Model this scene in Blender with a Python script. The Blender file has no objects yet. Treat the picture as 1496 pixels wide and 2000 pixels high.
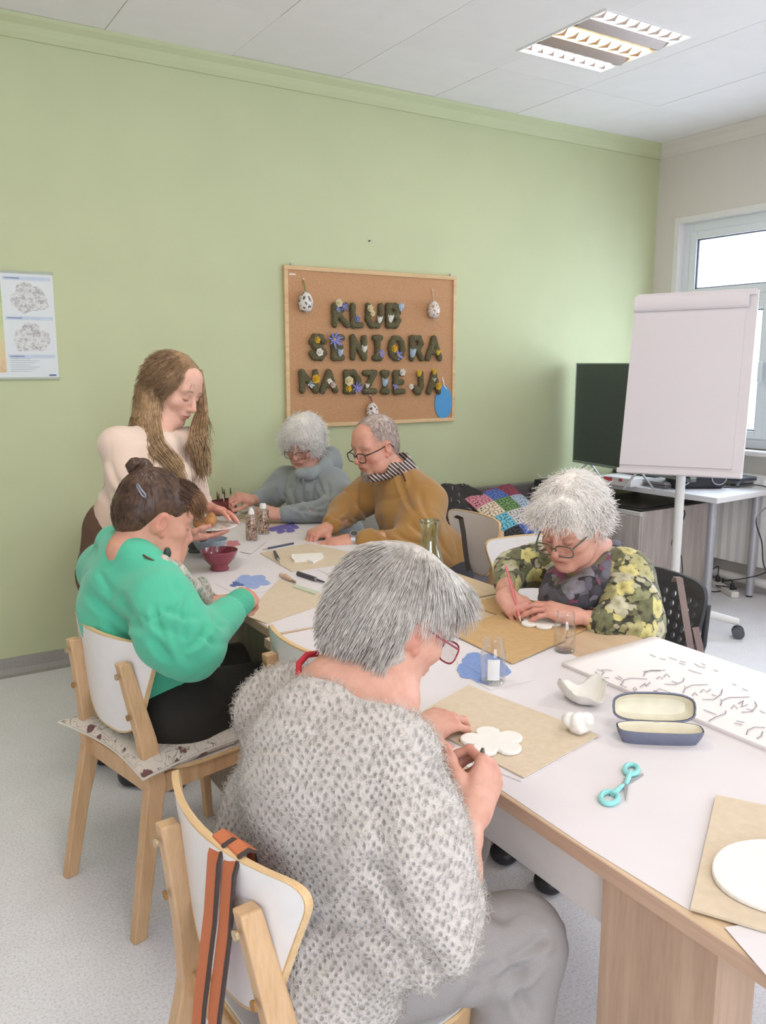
import bpy, bmesh, math, random
import numpy as np
from mathutils import Vector, Matrix, noise

# ------------------------------------------------------------------ camera, world, light, exposure
H = 1.55                                   # eye height of the photographer
FPX, YAW, PITCH = 1634.7, math.radians(32.12), math.radians(10.09)
_f = np.array([math.sin(YAW)*math.cos(PITCH), math.cos(YAW)*math.cos(PITCH), -math.sin(PITCH)])
_r = np.array([math.cos(YAW), -math.sin(YAW), 0.0]); _u = np.cross(_r, _f)
scene = bpy.context.scene
COL = scene.collection
cam_d = bpy.data.cameras.new('camera'); cam = bpy.data.objects.new('camera', cam_d); COL.objects.link(cam)
cam_d.sensor_fit = 'VERTICAL'; cam_d.sensor_height = 36.0; cam_d.lens = FPX*36/2000; cam_d.clip_start = .02
cam.matrix_world = Matrix(((_r[0], _u[0], -_f[0], 0), (_r[1], _u[1], -_f[1], 0), (_r[2], _u[2], -_f[2], H), (0, 0, 0, 1)))
scene.camera = cam
vs = scene.view_settings
vs.view_transform = 'Standard'; vs.look = 'None'; vs.gamma = 1.0; vs.use_curve_mapping = False
vs.exposure = 0.15
scene.cycles.use_denoising = True
scene.cycles.max_bounces = 8; scene.cycles.diffuse_bounces = 5
world = bpy.data.worlds.new('daylight'); scene.world = world; world.use_nodes = True
wb = world.node_tree.nodes['Background']; wb.inputs[0].default_value = (.86, .93, 1.0, 1); wb.inputs[1].default_value = 1.6

XC, YW, ZC = 5.16, 4.41, 3.10             # window wall, green wall, ceiling
XL, YF = -1.6, -2.6                        # walls behind the photographer
TZ = .76                                   # table top

def area(name, loc, size, energy, color, rot):
    d = bpy.data.lights.new(name, 'AREA'); d.shape = 'RECTANGLE'; d.size, d.size_y = size; d.energy = energy; d.color = color
    o = bpy.data.objects.new(name, d); COL.objects.link(o); o.location = loc; o.rotation_euler = rot
    return o
# daylight through the windows of the right-hand wall (one in view, three more along the wall)
for yy in (3.45, 1.35, -.75):
    area('window_daylight', (XC+.32, yy, 1.72), (1.5, 1.45), 72, (.90, .96, 1.0), (0, math.radians(90), 0))
area('window_daylight', (-.3, YF-.22, 1.7), (2.6, 1.5), 95, (.93, .97, 1.0), (math.radians(90), 0, 0))

# ------------------------------------------------------------------ pixel -> place
def ray(x, y): return _f + _r*(x-748)/FPX - _u*(y-1000)/FPX
CAMP = np.array([0, 0, H])
def PZ(x, y, z): d = ray(x, y); return CAMP + d*(z-H)/d[2]
def PY(x, y, Y): d = ray(x, y); return CAMP + d*Y/d[1]
def PX(x, y, X): d = ray(x, y); return CAMP + d*X/d[0]
def PD(x, y, d): return CAMP + ray(x, y)*d
def A(*v): return np.array(v, float)
def nrm(v): v = np.asarray(v, float); return v/np.linalg.norm(v)

# ------------------------------------------------------------------ mesh building
class G:
    def __init__(s): s.v = []; s.f = []
    def add(s, V, F):
        o = len(s.v); s.v.extend([tuple(p) for p in V]); s.f.extend([tuple(i+o for i in q) for q in F]); return s
    def box(s, lo, hi, M=None):
        x0, y0, z0 = lo; x1, y1, z1 = hi
        V = [(x0,y0,z0),(x1,y0,z0),(x1,y1,z0),(x0,y1,z0),(x0,y0,z1),(x1,y0,z1),(x1,y1,z1),(x0,y1,z1)]
        if M is not None: V = [tuple(M @ Vector(p)) for p in V]
        return s.add(V, [(0,3,2,1),(4,5,6,7),(0,1,5,4),(1,2,6,5),(2,3,7,6),(3,0,4,7)])
    def prism(s, poly, z0, z1, M=None):
        n = len(poly); V = [(p[0], p[1], z0) for p in poly]+[(p[0], p[1], z1) for p in poly]
        if M is not None: V = [tuple(M @ Vector(p)) for p in V]
        return s.add(V, [tuple(range(n-1, -1, -1)), tuple(range(n, 2*n))]+[(i, (i+1) % n, n+(i+1) % n, n+i) for i in range(n)])
    def tube(s, pts, r, n=8, cap=True, flat=None):
        pts = [np.asarray(p, float) for p in pts]; m = len(pts)
        rs = r if hasattr(r, '__len__') else [r]*m
        T = [nrm(pts[min(i+1, m-1)]-pts[max(i-1, 0)]+1e-9) for i in range(m)]
        a = A(0, 0, 1) if abs(T[0][2]) < .9 else A(1, 0, 0)
        N = nrm(np.cross(T[0], a)); V = []
        for i in range(m):
            N = nrm(N - T[i]*(N@T[i])); B = np.cross(T[i], N)
            for k in range(n):
                an = 2*math.pi*k/n; V.append(pts[i]+rs[i]*(N*math.cos(an)+B*math.sin(an)*(flat or 1)))
        F = [(i*n+k, i*n+(k+1) % n, (i+1)*n+(k+1) % n, (i+1)*n+k) for i in range(m-1) for k in range(n)]
        if cap: F += [tuple(range(n-1, -1, -1)), tuple(range((m-1)*n, m*n))]
        return s.add(V, F)
    def lathe(s, prof, c=(0, 0, 0), n=32, close=False):
        V = []; m = len(prof)
        for r, z in prof:
            for k in range(n):
                an = 2*math.pi*k/n; V.append((c[0]+r*math.cos(an), c[1]+r*math.sin(an), c[2]+z))
        F = [(i*n+k, i*n+(k+1) % n, (i+1)*n+(k+1) % n, (i+1)*n+k) for i in range(m-1) for k in range(n)]
        if prof[0][0] > 1e-6 and not close: F.append(tuple(range(n-1, -1, -1)))
        if prof[-1][0] > 1e-6 and not close: F.append(tuple(range((m-1)*n, m*n)))
        if close: F += [((m-1)*n+k, (m-1)*n+(k+1) % n, (k+1) % n, k) for k in range(n)]
        return s.add(V, F)
    def sphere(s, c, r, nu=12, nv=8):
        r = r if hasattr(r, '__len__') else (r, r, r); V = []; 
        for i in range(nv+1):
            t = math.pi*i/nv
            for k in range(nu):
                p = 2*math.pi*k/nu; V.append((c[0]+r[0]*math.sin(t)*math.cos(p), c[1]+r[1]*math.sin(t)*math.sin(p), c[2]+r[2]*math.cos(t)))
        return s.add(V, [(i*nu+k, (i+1)*nu+k, (i+1)*nu+(k+1) % nu, i*nu+(k+1) % nu) for i in range(nv) for k in range(nu)])
    def ribbon(s, pts, w, t, side):
        """a flat strap along pts, width w along the direction side, thickness t"""
        pts = [np.asarray(p, float) for p in pts]; m = len(pts); V = []
        for i in range(m):
            T = nrm(pts[min(i+1, m-1)]-pts[max(i-1, 0)]); S = np.asarray(side, float); S = nrm(S-T*(S@T)); N = np.cross(T, S)
            for a, b in ((-1,-1),(1,-1),(1,1),(-1,1)): V.append(pts[i]+S*a*w/2+N*b*t/2)
        F = [(i*4+k, i*4+(k+1) % 4, (i+1)*4+(k+1) % 4, (i+1)*4+k) for i in range(m-1) for k in range(4)]
        F += [(3,2,1,0), tuple(range((m-1)*4, m*4))]
        return s.add(V, F)

def obj(name, g, mat, parent=None, smooth=False, bevel=0.0, loc=None, colors=None, seg=2):
    V, F = (g.v, g.f) if isinstance(g, G) else g
    me = bpy.data.meshes.new(name)
    if isinstance(F, np.ndarray):
        V = np.asarray(V, np.float32); me.vertices.add(len(V)); me.vertices.foreach_set('co', V.ravel())
        n, k = F.shape; me.loops.add(n*k); me.loops.foreach_set('vertex_index', F.astype(np.int32).ravel())
        me.polygons.add(n); me.polygons.foreach_set('loop_start', np.arange(0, n*k, k, dtype=np.int32))
        me.update(calc_edges=True); me.validate()
    else:
        me.from_pydata([tuple(map(float, p)) for p in V], [], F); me.update()
        bm = bmesh.new(); bm.from_mesh(me); bmesh.ops.recalc_face_normals(bm, faces=bm.faces); bm.to_mesh(me); bm.free()
    if smooth:
        me.polygons.foreach_set('use_smooth', np.ones(len(me.polygons), dtype=bool))
        if smooth == 'angle':
            try: me.set_sharp_from_angle(angle=math.radians(38))
            except Exception: pass
    if colors is not None:
        at = me.color_attributes.new('Col', 'FLOAT_COLOR', 'POINT')
        c = np.ones((len(V), 4), np.float32); c[:, :3] = colors; at.data.foreach_set('color', c.ravel())
    o = bpy.data.objects.new(name, me); COL.objects.link(o)
    if mat: me.materials.append(mat)
    if parent: o.parent = parent
    if loc is not None: o.location = loc
    if bevel:
        b = o.modifiers.new('bevel', 'BEVEL'); b.width = bevel; b.segments = seg; b.limit_method = 'ANGLE'; b.angle_limit = math.radians(40)
    return o
def tag(o, label, cat, group=None):
    o['label'] = label; o['category'] = cat
    if group: o['group'] = group
    return o
def thing(name, label, cat, loc=(0, 0, 0), rotz=0.0, group=None):
    o = bpy.data.objects.new(name, None); COL.objects.link(o); o.empty_display_size = .05
    o.location = tuple(map(float, loc)); o.rotation_euler = (0, 0, rotz)
    return tag(o, label, cat, group)
def struct(name, g, mat, parent=None, **k):
    o = obj(name, g, mat, parent, **k)
    if not parent: o['kind'] = 'structure'
    return o
def dup(root, loc, rotz, label, group=None):
    r = root.copy(); COL.objects.link(r); r.location = tuple(map(float, loc)); r.rotation_euler = (0, 0, rotz); r['label'] = label
    if group: r['group'] = group
    for ch in list(root.children):
        c = ch.copy(); COL.objects.link(c); c.parent = r
        for gch in ch.children:
            d = gch.copy(); COL.objects.link(d); d.parent = c
    return r
def off(g, loc):
    g.v = [(p[0]-loc[0], p[1]-loc[1], p[2]-loc[2]) for p in g.v]; return g

# ------------------------------------------------------------------ materials
def lin(h):
    if not isinstance(h, str): return tuple(h)
    h = h.lstrip('#'); o = []
    for i in (0, 2, 4):
        c = int(h[i:i+2], 16)/255; o.append(c/12.92 if c <= .04045 else ((c+.055)/1.055)**2.4)
    return tuple(o)
MATS = {}
class MT:
    """small node helper"""
    def __init__(s, name):
        s.m = bpy.data.materials.new(name); s.m.use_nodes = True; s.t = s.m.node_tree; s.b = s.t.nodes['Principled BSDF']
    def n(s, typ, **kw):
        nd = s.t.nodes.new(typ)
        for k, v in kw.items():
            if k in nd.inputs: nd.inputs[k].default_value = v
            else: setattr(nd, k, v)
        return nd
    def l(s, a, b): s.t.links.new(a, b)
    def co(s, scale=(1, 1, 1), rot=(0, 0, 0), src='Object'):
        tc = s.n('ShaderNodeTexCoord'); mp = s.n('ShaderNodeMapping'); mp.inputs['Scale'].default_value = scale; mp.inputs['Rotation'].default_value = rot
        s.l(tc.outputs[src], mp.inputs[0]); return mp.outputs[0]
    def ramp(s, fac, stops, interp='LINEAR'):
        r = s.n('ShaderNodeValToRGB'); r.color_ramp.interpolation = interp
        while len(r.color_ramp.elements) < len(stops): r.color_ramp.elements.new(.5)
        for e, (p, c) in zip(r.color_ramp.elements, stops): e.position = p; e.color = (*lin(c), 1)
        s.l(fac, r.inputs[0]); return r.outputs[0]
    def mix(s, fac, a, b, mode='MIX'):
        m = s.n('ShaderNodeMix', data_type='RGBA', blend_type=mode)
        for sock, v in ((m.inputs[0], fac), (m.inputs[6], a), (m.inputs[7], b)):
            if hasattr(v, 'type') or hasattr(v, 'is_output'): s.l(v, sock)
            elif isinstance(v, (int, float)): sock.default_value = v
            else: sock.default_value = (*lin(v), 1)
        return m.outputs[2]
    def math(s, op, a, b=0.0, clamp=False):
        m = s.n('ShaderNodeMath', operation=op, use_clamp=clamp)
        for sock, v in ((m.inputs[0], a), (m.inputs[1], b)):
            if isinstance(v, (int, float)): sock.default_value = v
            else: s.l(v, sock)
        return m.outputs[0]
    def base(s, c):
        if isinstance(c, (str, tuple)): s.b.inputs['Base Color'].default_value = (*lin(c), 1)
        else: s.l(c, s.b.inputs['Base Color'])
    def bump(s, h, strength=.3, dist=.01):
        b = s.n('ShaderNodeBump'); b.inputs['Strength'].default_value = strength; b.inputs['Distance'].default_value = dist
        s.l(h, b.inputs['Height']); s.l(b.outputs[0], s.b.inputs['Normal'])
    def set(s, **k):
        for a, v in k.items(): s.b.inputs[a.replace('_', ' ')].default_value = v
        return s
def plain(name, col, rough=.6, var=.06, scale=30, bump=0.0, metal=0.0, bdist=.002, spec=.4, sheen=0.0):
    """a colour with slight procedural mottling and fine relief"""
    if name in MATS: return MATS[name]
    t = MT(name); c = np.array(lin(col)); v = t.co()
    nz = t.n('ShaderNodeTexNoise', Scale=scale, Detail=4.0); t.l(v, nz.inputs['Vector'])
    t.base(t.ramp(nz.outputs['Fac'], [(.3, tuple(np.clip(c*(1-var), 0, 1))), (.7, tuple(np.clip(c*(1+var), 0, 1)))]))
    t.set(Roughness=rough, Metallic=metal, Specular_IOR_Level=spec)
    if sheen: t.set(Sheen_Weight=sheen, Sheen_Roughness=.5)
    if bump: t.bump(nz.outputs['Fac'], bump, bdist)
    MATS[name] = t.m; return t.m
def wood(name, c0, c1, axis='x', rough=.45, scale=1.0):
    if name in MATS: return MATS[name]
    t = MT(name); sc = {'x': (1.2, 14, 14), 'y': (14, 1.2, 14), 'z': (14, 14, 1.2)}[axis]
    v = t.co(tuple(a*scale for a in sc)); nz = t.n('ShaderNodeTexNoise', Scale=2.2, Detail=6.0, Distortion=.6); t.l(v, nz.inputs['Vector'])
    v2 = t.co(tuple(a*scale*6 for a in sc)); n2 = t.n('ShaderNodeTexNoise', Scale=3.0, Detail=3.0); t.l(v2, n2.inputs['Vector'])
    c = t.ramp(nz.outputs['Fac'], [(.3, c0), (.68, c1)]); k = t.ramp(n2.outputs['Fac'], [(.35, (.82, .82, .82)), (.6, (1, 1, 1))])
    t.base(t.mix(.5, c, k, 'MULTIPLY')); t.set(Roughness=rough); t.bump(n2.outputs['Fac'], .08, .001)
    MATS[name] = t.m; return t.m
def glass(name, tint='#ffffff', rough=.02, solid=.04):
    if name in MATS: return MATS[name]
    t = MT(name); out = t.t.nodes['Material Output']
    tr = t.n('ShaderNodeBsdfTransparent'); tr.inputs[0].default_value = (*lin(tint), 1)
    gl = t.n('ShaderNodeBsdfGlossy'); gl.inputs['Roughness'].default_value = rough
    fr = t.n('ShaderNodeLayerWeight', Blend=.35); f2 = t.math('ADD', t.math('MULTIPLY', t.math('POWER', fr.outputs['Facing'], 2.0), .7), solid, True)
    m = t.n('ShaderNodeMixShader'); t.l(f2, m.inputs[0]); t.l(tr.outputs[0], m.inputs[1]); t.l(gl.outputs[0], m.inputs[2]); t.l(m.outputs[0], out.inputs[0])
    MATS[name] = t.m; return t.m
def emit(name, col, st):
    t = MT(name); t.base(col); t.b.inputs['Emission Color'].default_value = (*lin(col), 1); t.b.inputs['Emission Strength'].default_value = st
    return t.m
M_white = plain('white_lacquer', '#e4dfdc', .35, .02)
M_beech = wood('beech', '#c29a6f', '#d3ae86', 'z')
M_beech_h = wood('beech_edge', '#d2ab78', '#e2c193', 'x')
M_black = plain('black_plastic', '#2a2a2c', .45, .1)
M_steel = plain('brushed_steel', '#b9b9bb', .3, .05, metal=.85)
M_paper = plain('white_paper', '#d9d2d2', .8, .02, 6, .05)
M_card = plain('greyboard', '#cfbda4', .85, .05, 60, .08)
M_cardb = plain('brown_card', '#c29f70', .85, .06, 50, .08)
M_clay = plain('white_clay', '#e6e2da', .75, .02, 40, .1)
M_cable = plain('black_cable', '#26272b', .5)
# ------------------------------------------------------------------ implicit surfaces (for bodies, cloth, hair, clay)
class S:
    """smooth blend of round cones and ellipsoids, meshed by surface nets"""
    def __init__(s): s.p = []
    def rc(s, a, b, ra, rb=None, k=.03, op='u', flat=None):
        s.p.append(('rc', np.asarray(a, float), np.asarray(b, float), float(ra), float(ra if rb is None else rb), k, op, flat)); return s
    def chain(s, pts, rs, k=.03, flat=None, op='u'):
        for i in range(len(pts)-1): s.rc(pts[i], pts[i+1], rs[i], rs[i+1], k, op, flat)
        return s
    def el(s, c, r, k=.03, op='u', R=None):
        r = np.asarray(r if hasattr(r, '__len__') else (r, r, r), float); s.p.append(('el', np.asarray(c, float), r, R, k, op)); return s
    def box(s, c, hsize, rad, k=.01, op='u', R=None):
        s.p.append(('box', np.asarray(c, float), np.asarray(hsize, float), rad, R, k, op)); return s
    def mesh(s, h):
        bbs = []
        for q in s.p:
            if q[0] == 'rc':
                r = max(q[3], q[4])*(1 if q[7] is None else max(1, q[7][1])); lo = np.minimum(q[1]-r, q[2]-r); hi = np.maximum(q[1]+r, q[2]+r); k, op = q[5], q[6]
            elif q[0] == 'el': r = q[2].max() if q[3] is not None else q[2]; lo = q[1]-r; hi = q[1]+r; k, op = q[4], q[5]
            else: r = np.linalg.norm(q[2]) if q[4] is not None else q[2]; lo = q[1]-r; hi = q[1]+r; k, op = q[5], q[6]
            bbs.append((lo, hi, k, op))
        L = np.min([b[0] for b in bbs if b[3] == 'u'], axis=0)-4*h; U = np.max([b[1] for b in bbs if b[3] == 'u'], axis=0)+4*h
        N = np.ceil((U-L)/h).astype(int)+1; D = np.full(N, 9.0, np.float32)
        ax = [(L[i]+h*np.arange(N[i])).astype(np.float32) for i in range(3)]
        for q, (lo, hi, k, op) in zip(s.p, bbs):
            m = k+3*h; i0 = np.maximum(((lo-m-L)/h).astype(int), 0); i1 = np.minimum(((hi+m-L)/h).astype(int)+2, N)
            if (i1 <= i0).any(): continue
            sl = tuple(slice(a, b) for a, b in zip(i0, i1))
            X = ax[0][sl[0]][:, None, None]; Y = ax[1][sl[1]][None, :, None]; Z = ax[2][sl[2]][None, None, :]
            if q[0] == 'rc':
                a, b, ra, rb, fl = q[1], q[2], q[3], q[4], q[7]
                x, y, z = X-a[0], Y-a[1], Z-a[2]; d = b-a; l2 = max(d@d, 1e-9)
                t = np.clip((x*d[0]+y*d[1]+z*d[2])/l2, 0, 1); x, y, z = x-t*d[0], y-t*d[1], z-t*d[2]
                if fl is not None:                       # squash (factor<1) or widen (>1) along a direction
                    n_, f_ = nrm(fl[0]), fl[1]; c = (x*n_[0]+y*n_[1]+z*n_[2])*(1/f_-1); x, y, z = x+c*n_[0], y+c*n_[1], z+c*n_[2]
                    dd = (np.sqrt(x*x+y*y+z*z)-(ra+(rb-ra)*t))*min(1, (1+f_)/2)
                else: dd = np.sqrt(x*x+y*y+z*z)-(ra+(rb-ra)*t)
            elif q[0] == 'el':
                c, r, R = q[1], q[2], q[3]; x, y, z = X-c[0], Y-c[1], Z-c[2]
                if R is not None: R = np.asarray(R); x, y, z = (x*R[0, 0]+y*R[1, 0]+z*R[2, 0], x*R[0, 1]+y*R[1, 1]+z*R[2, 1], x*R[0, 2]+y*R[1, 2]+z*R[2, 2])
                k0 = np.sqrt((x/r[0])**2+(y/r[1])**2+(z/r[2])**2); k1 = np.sqrt((x/r[0]**2)**2+(y/r[1]**2)**2+(z/r[2]**2)**2)+1e-9
                dd = k0*(k0-1)/k1
            else:
                c, r, rad, R = q[1], q[2], q[3], q[4]; x, y, z = X-c[0], Y-c[1], Z-c[2]
                if R is not None: R = np.asarray(R); x, y, z = (x*R[0, 0]+y*R[1, 0]+z*R[2, 0], x*R[0, 1]+y*R[1, 1]+z*R[2, 1], x*R[0, 2]+y*R[1, 2]+z*R[2, 2])
                x, y, z = abs(x)-r[0]+rad, abs(y)-r[1]+rad, abs(z)-r[2]+rad
                dd = np.sqrt(np.maximum(x, 0)**2+np.maximum(y, 0)**2+np.maximum(z, 0)**2)+np.minimum(np.maximum(np.maximum(x, y), z), 0)-rad
            dd = dd.astype(np.float32); C = D[sl]
            if op == 'u':
                hh = np.maximum(k-np.abs(C-dd), 0)/k; D[sl] = np.minimum(C, dd)-hh*hh*k*.25
            else:
                dd = -dd; hh = np.maximum(k-np.abs(C-dd), 0)/k; D[sl] = np.maximum(C, dd)+hh*hh*k*.25
        return nets(D, L, h)
def nets(D, L, h):
    I = D < 0; n0, n1, n2 = D.shape
    c = I[:-1, :-1, :-1].astype(np.int8); cnt = c.copy()
    offs = [(a, b, d) for a in (0, 1) for b in (0, 1) for d in (0, 1)]
    cnt = sum(I[a:n0-1+a, b:n1-1+b, d:n2-1+d].astype(np.int8) for a, b, d in offs)
    act = np.argwhere((cnt > 0) & (cnt < 8)); idx = -np.ones((n0-1, n1-1, n2-1), np.int32); idx[act[:, 0], act[:, 1], act[:, 2]] = np.arange(len(act))
    val = {o: D[act[:, 0]+o[0], act[:, 1]+o[1], act[:, 2]+o[2]] for o in offs}
    P = np.zeros((len(act), 3)); W = np.zeros(len(act))
    for a in offs:
        for b in offs:
            if sum(abs(a[i]-b[i]) for i in range(3)) == 1 and a < b:
                va, vb = val[a], val[b]; m = (va < 0) != (vb < 0); t = np.where(m, va/np.where(m, va-vb, 1), 0)
                q = np.array(a)[None]+t[:, None]*(np.array(b)-np.array(a))[None]; P += q*m[:, None]; W += m
    V = (act+P/W[:, None])*h+L
    Fs = []
    for ax_ in range(3):
        b, c2 = (ax_+1) % 3, (ax_+2) % 3
        s1 = [slice(1, -1)]*3; s1[ax_] = slice(0, -1); s2 = list(s1); s2[ax_] = slice(1, None)
        a0, a1 = I[tuple(s1)], I[tuple(s2)]; e = np.argwhere(a0 != a1); 
        if not len(e): continue
        inside = a0[e[:, 0], e[:, 1], e[:, 2]]; e = e.copy(); e[:, b] += 1; e[:, c2] += 1
        def gi(db, dc): q = e.copy(); q[:, b] -= db; q[:, c2] -= dc; return idx[q[:, 0], q[:, 1], q[:, 2]]
        F = np.stack([gi(1, 1), gi(0, 1), gi(0, 0), gi(1, 0)], 1); F[~inside] = F[~inside][:, ::-1]; Fs.append(F)
    F = np.concatenate(Fs); F = F[(F >= 0).all(1)]
    return V, F
def vnormals(V, F):
    a = V[F[:, 2]]-V[F[:, 0]]; b = V[F[:, 3]]-V[F[:, 1]]; n = np.cross(a, b); N = np.zeros_like(V)
    for i in range(4): np.add.at(N, F[:, i], n)
    return N/(np.linalg.norm(N, axis=1, keepdims=True)+1e-12)
def relax(V, F, it=1, w=.5):
    E = np.concatenate([F[:, [0, 1]], F[:, [1, 2]], F[:, [2, 3]], F[:, [3, 0]]]); E = np.concatenate([E, E[:, ::-1]])
    n = np.bincount(E[:, 0], minlength=len(V))[:, None]
    for _ in range(it):
        s_ = np.stack([np.bincount(E[:, 0], V[E[:, 1], i], len(V)) for i in range(3)], 1); V = V*(1-w)+w*s_/np.maximum(n, 1)
    return V
def fnoise(P, scale, seed=0, oct=3):
    """cheap smooth vector noise from sines (vectorised)"""
    r = np.random.RandomState(seed); o = np.zeros(len(P))
    for i in range(oct):
        for _ in range(5):
            d = r.normal(size=3); d /= np.linalg.norm(d); ph = r.uniform(0, 6.28); o += np.sin((P@d)*scale*(1.9**i)*r.uniform(.7, 1.3)+ph)/(1.8**i)
    return o/5
def merge(parts):
    """join meshes (V,F[,C]) into one"""
    Vs, Fs, Cs, o = [], [], [], 0
    for q in parts:
        Vs.append(q[0]); Fs.append(q[1]+o); o += len(q[0])
        if len(q) > 2: Cs.append(q[2])
    return (np.concatenate(Vs), np.concatenate(Fs)) + ((np.concatenate(Cs),) if Cs else ())
def strands(paths, r0, r1, sides=3):
    """paths: array (n, m, 3) -> tapered thin tubes as one quad mesh"""
    n, m, _ = paths.shape; T = np.empty_like(paths); T[:, 1:-1] = paths[:, 2:]-paths[:, :-2]; T[:, 0] = paths[:, 1]-paths[:, 0]; T[:, -1] = paths[:, -1]-paths[:, -2]
    T /= np.linalg.norm(T, axis=2, keepdims=True)+1e-9
    a = np.zeros_like(T); a[..., 2] = 1; flip = abs(T[..., 2]) > .9; a[flip] = (1, 0, 0)
    Nn = np.cross(T, a); Nn /= np.linalg.norm(Nn, axis=2, keepdims=True)+1e-9; B = np.cross(T, Nn)
    rr = np.linspace(r0, r1, m)[None, :, None]; V = np.stack([paths+rr*(Nn*math.cos(2*math.pi*k/sides)+B*math.sin(2*math.pi*k/sides)) for k in range(sides)], 2)
    V = V.reshape(-1, 3); base = np.arange(n)[:, None, None]*(m*sides); i = np.arange(m-1)[None, :, None]*sides; k = np.arange(sides)[None, None, :]; k2 = (k+1) % sides
    F = np.stack([base+i+k, base+i+k2, base+i+sides+k2, base+i+sides+k], -1).reshape(-1, 4)
    return V, F
# ================================================================== the setting
def floor_mat():
    t = MT('speckled_vinyl'); v = t.co()
    n1 = t.n('ShaderNodeTexNoise', Scale=140.0, Detail=3.0); t.l(v, n1.inputs['Vector'])
    n2 = t.n('ShaderNodeTexNoise', Scale=9.0, Detail=5.0); t.l(v, n2.inputs['Vector'])
    a = t.ramp(n1.outputs['Fac'], [(.30, '#cfcdcf'), (.5, '#e6e4e6'), (.75, '#f0eef0')])
    b = t.ramp(n2.outputs['Fac'], [(.3, (.93, .92, .91)), (.7, (1, 1, 1))])
    t.base(t.mix(.7, a, b, 'MULTIPLY')); t.set(Roughness=.36, Specular_IOR_Level=.45); t.bump(n1.outputs['Fac'], .03, .001)
    return t.m
M_floor = floor_mat()
M_green = plain('green_wall_paint', '#bfc49b', .75, .02, 4, .04)
M_cream = plain('cream_wall_paint', '#dbd3ca', .8, .015, 4, .04)
M_ceil = plain('ceiling_tile', '#e9e4e1', .85, .015, 8, .03)
M_pvc = plain('white_window_frame', '#e2e6ea', .35, .01)
M_rad = plain('white_radiator', '#e3e1dc', .45, .01)
struct('floor', G().box((XL, YF, -.05), (XC+.2, YW+.2, 0)), M_floor)
struct('wall_back', G().box((XL, YW, 0), (XC+.2, YW+.15, ZC+.1)), M_green)
struct('wall_left', G().box((XL-.15, YF-.15, 0), (XL, YW+.15, ZC+.1)), M_cream)
# wall with windows: pieces round each opening
W0, W1, WZ0, WZ1 = 2.72, 4.20, .97, 2.54        # window in view (outer reveal)
wins = [(W0, W1), (.62, 2.09), (-1.48, -.01)]
g = G(); edges = [YF-.15]
ys = sorted(wins); cur = YF-.15
for a, b in ys:
    g.box((XC, cur, 0), (XC+.2, a, ZC+.1)); g.box((XC, a, 0), (XC+.2, b, WZ0)); g.box((XC, a, WZ1), (XC+.2, b, ZC+.1)); cur = b
g.box((XC, cur, 0), (XC+.2, YW, ZC+.1))
struct('wall_right', g, M_cream)
g = G(); g.box((XL, YF-.15, 0), (-1.6, YF, ZC+.1)); a, b = -1.6, 1.0
g = G(); g.box((XL-.15, YF-.15, 0), (a, YF, ZC+.1)); g.box((b, YF-.15, 0), (XC+.2, YF, ZC+.1)); g.box((a, YF-.15, 0), (b, YF, .9)); g.box((a, YF-.15, 2.5), (b, YF, ZC+.1))
struct('wall_front', g, M_cream)
# ceiling of tiles with thin joints
ceil = struct('ceiling', G().box((XL-.15, YF-.15, ZC+.012), (XC+.2, YW+.15, ZC+.06)), plain('ceiling_joint', '#b5aeab', .9))
FX = [(3.29, 3.20)]
tw = .635; tile_mesh = {}
xs = [1.168+tw*i for i in range(-5, 8)]; xs = [x for x in xs if x > XL] ; xs = [XL]+xs+[XC]
yst = [YF+.0]+[YF+i*1.27 for i in range(1, 6)]+[YW]
M_tiles = [M_ceil, plain('ceiling_tile_b', '#e7e2df', .85, .015, 8, .03)]
for i in range(len(xs)-1):
    for j in range(len(yst)-1):
        x0, x1, y0, y1 = xs[i]+.0015, xs[i+1]-.0015, yst[j]+.0006, yst[j+1]-.0006
        if x1-x0 < .02: continue
        rects = [(x0, x1, y0, y1)]
        for fx, fy in FX:
            new = []
            for r in rects:
                a0, a1, b0, b1 = max(r[0], fx-.3), min(r[1], fx+.3), max(r[2], fy-.3), min(r[3], fy+.3)
                if a0 >= a1 or b0 >= b1: new.append(r); continue
                new += [(r[0], a0, r[2], r[3]), (a1, r[1], r[2], r[3]), (a0, a1, r[2], b0), (a0, a1, b1, r[3])]
            rects = [r for r in new if r[1]-r[0] > .004 and r[3]-r[2] > .004]
        if not rects: continue
        g = G(); dz = random.Random(i*31+j).uniform(0, .002)
        for r in rects: g.box((r[0], r[2], ZC-.002+dz), (r[1], r[3], ZC+.012))
        obj('ceiling_tile', g, M_tiles[(i+j) % 2], ceil)
# the ceiling slab must be open above the fittings: fittings are shallow boxes below the slab, so they sit proud inside the tile depth
# cornice
def cornice(pts_axis, a, b, mat, name):
    prof = [(0, 0), (.012, 0), (.03, .02), (.045, .05), (.075, .07), (.085, .085), (0, .085)]
    g = G(); V = []
    for t in (a, b):
        for d, z in prof:
            V.append((t, YW-d, ZC-.087+z) if pts_axis == 'x' else (XC-d, t, ZC-.087+z))
    n = len(prof); g.add(V, [tuple(range(n-1, -1, -1)), tuple(range(n, 2*n))]+[(i, (i+1) % n, n+(i+1) % n, n+i) for i in range(n)])
    return struct(name, g, mat)
cornice('x', XL, XC, M_green, 'trim_1'); cornice('y', YF, YW-.0, M_cream, 'trim_2')
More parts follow.
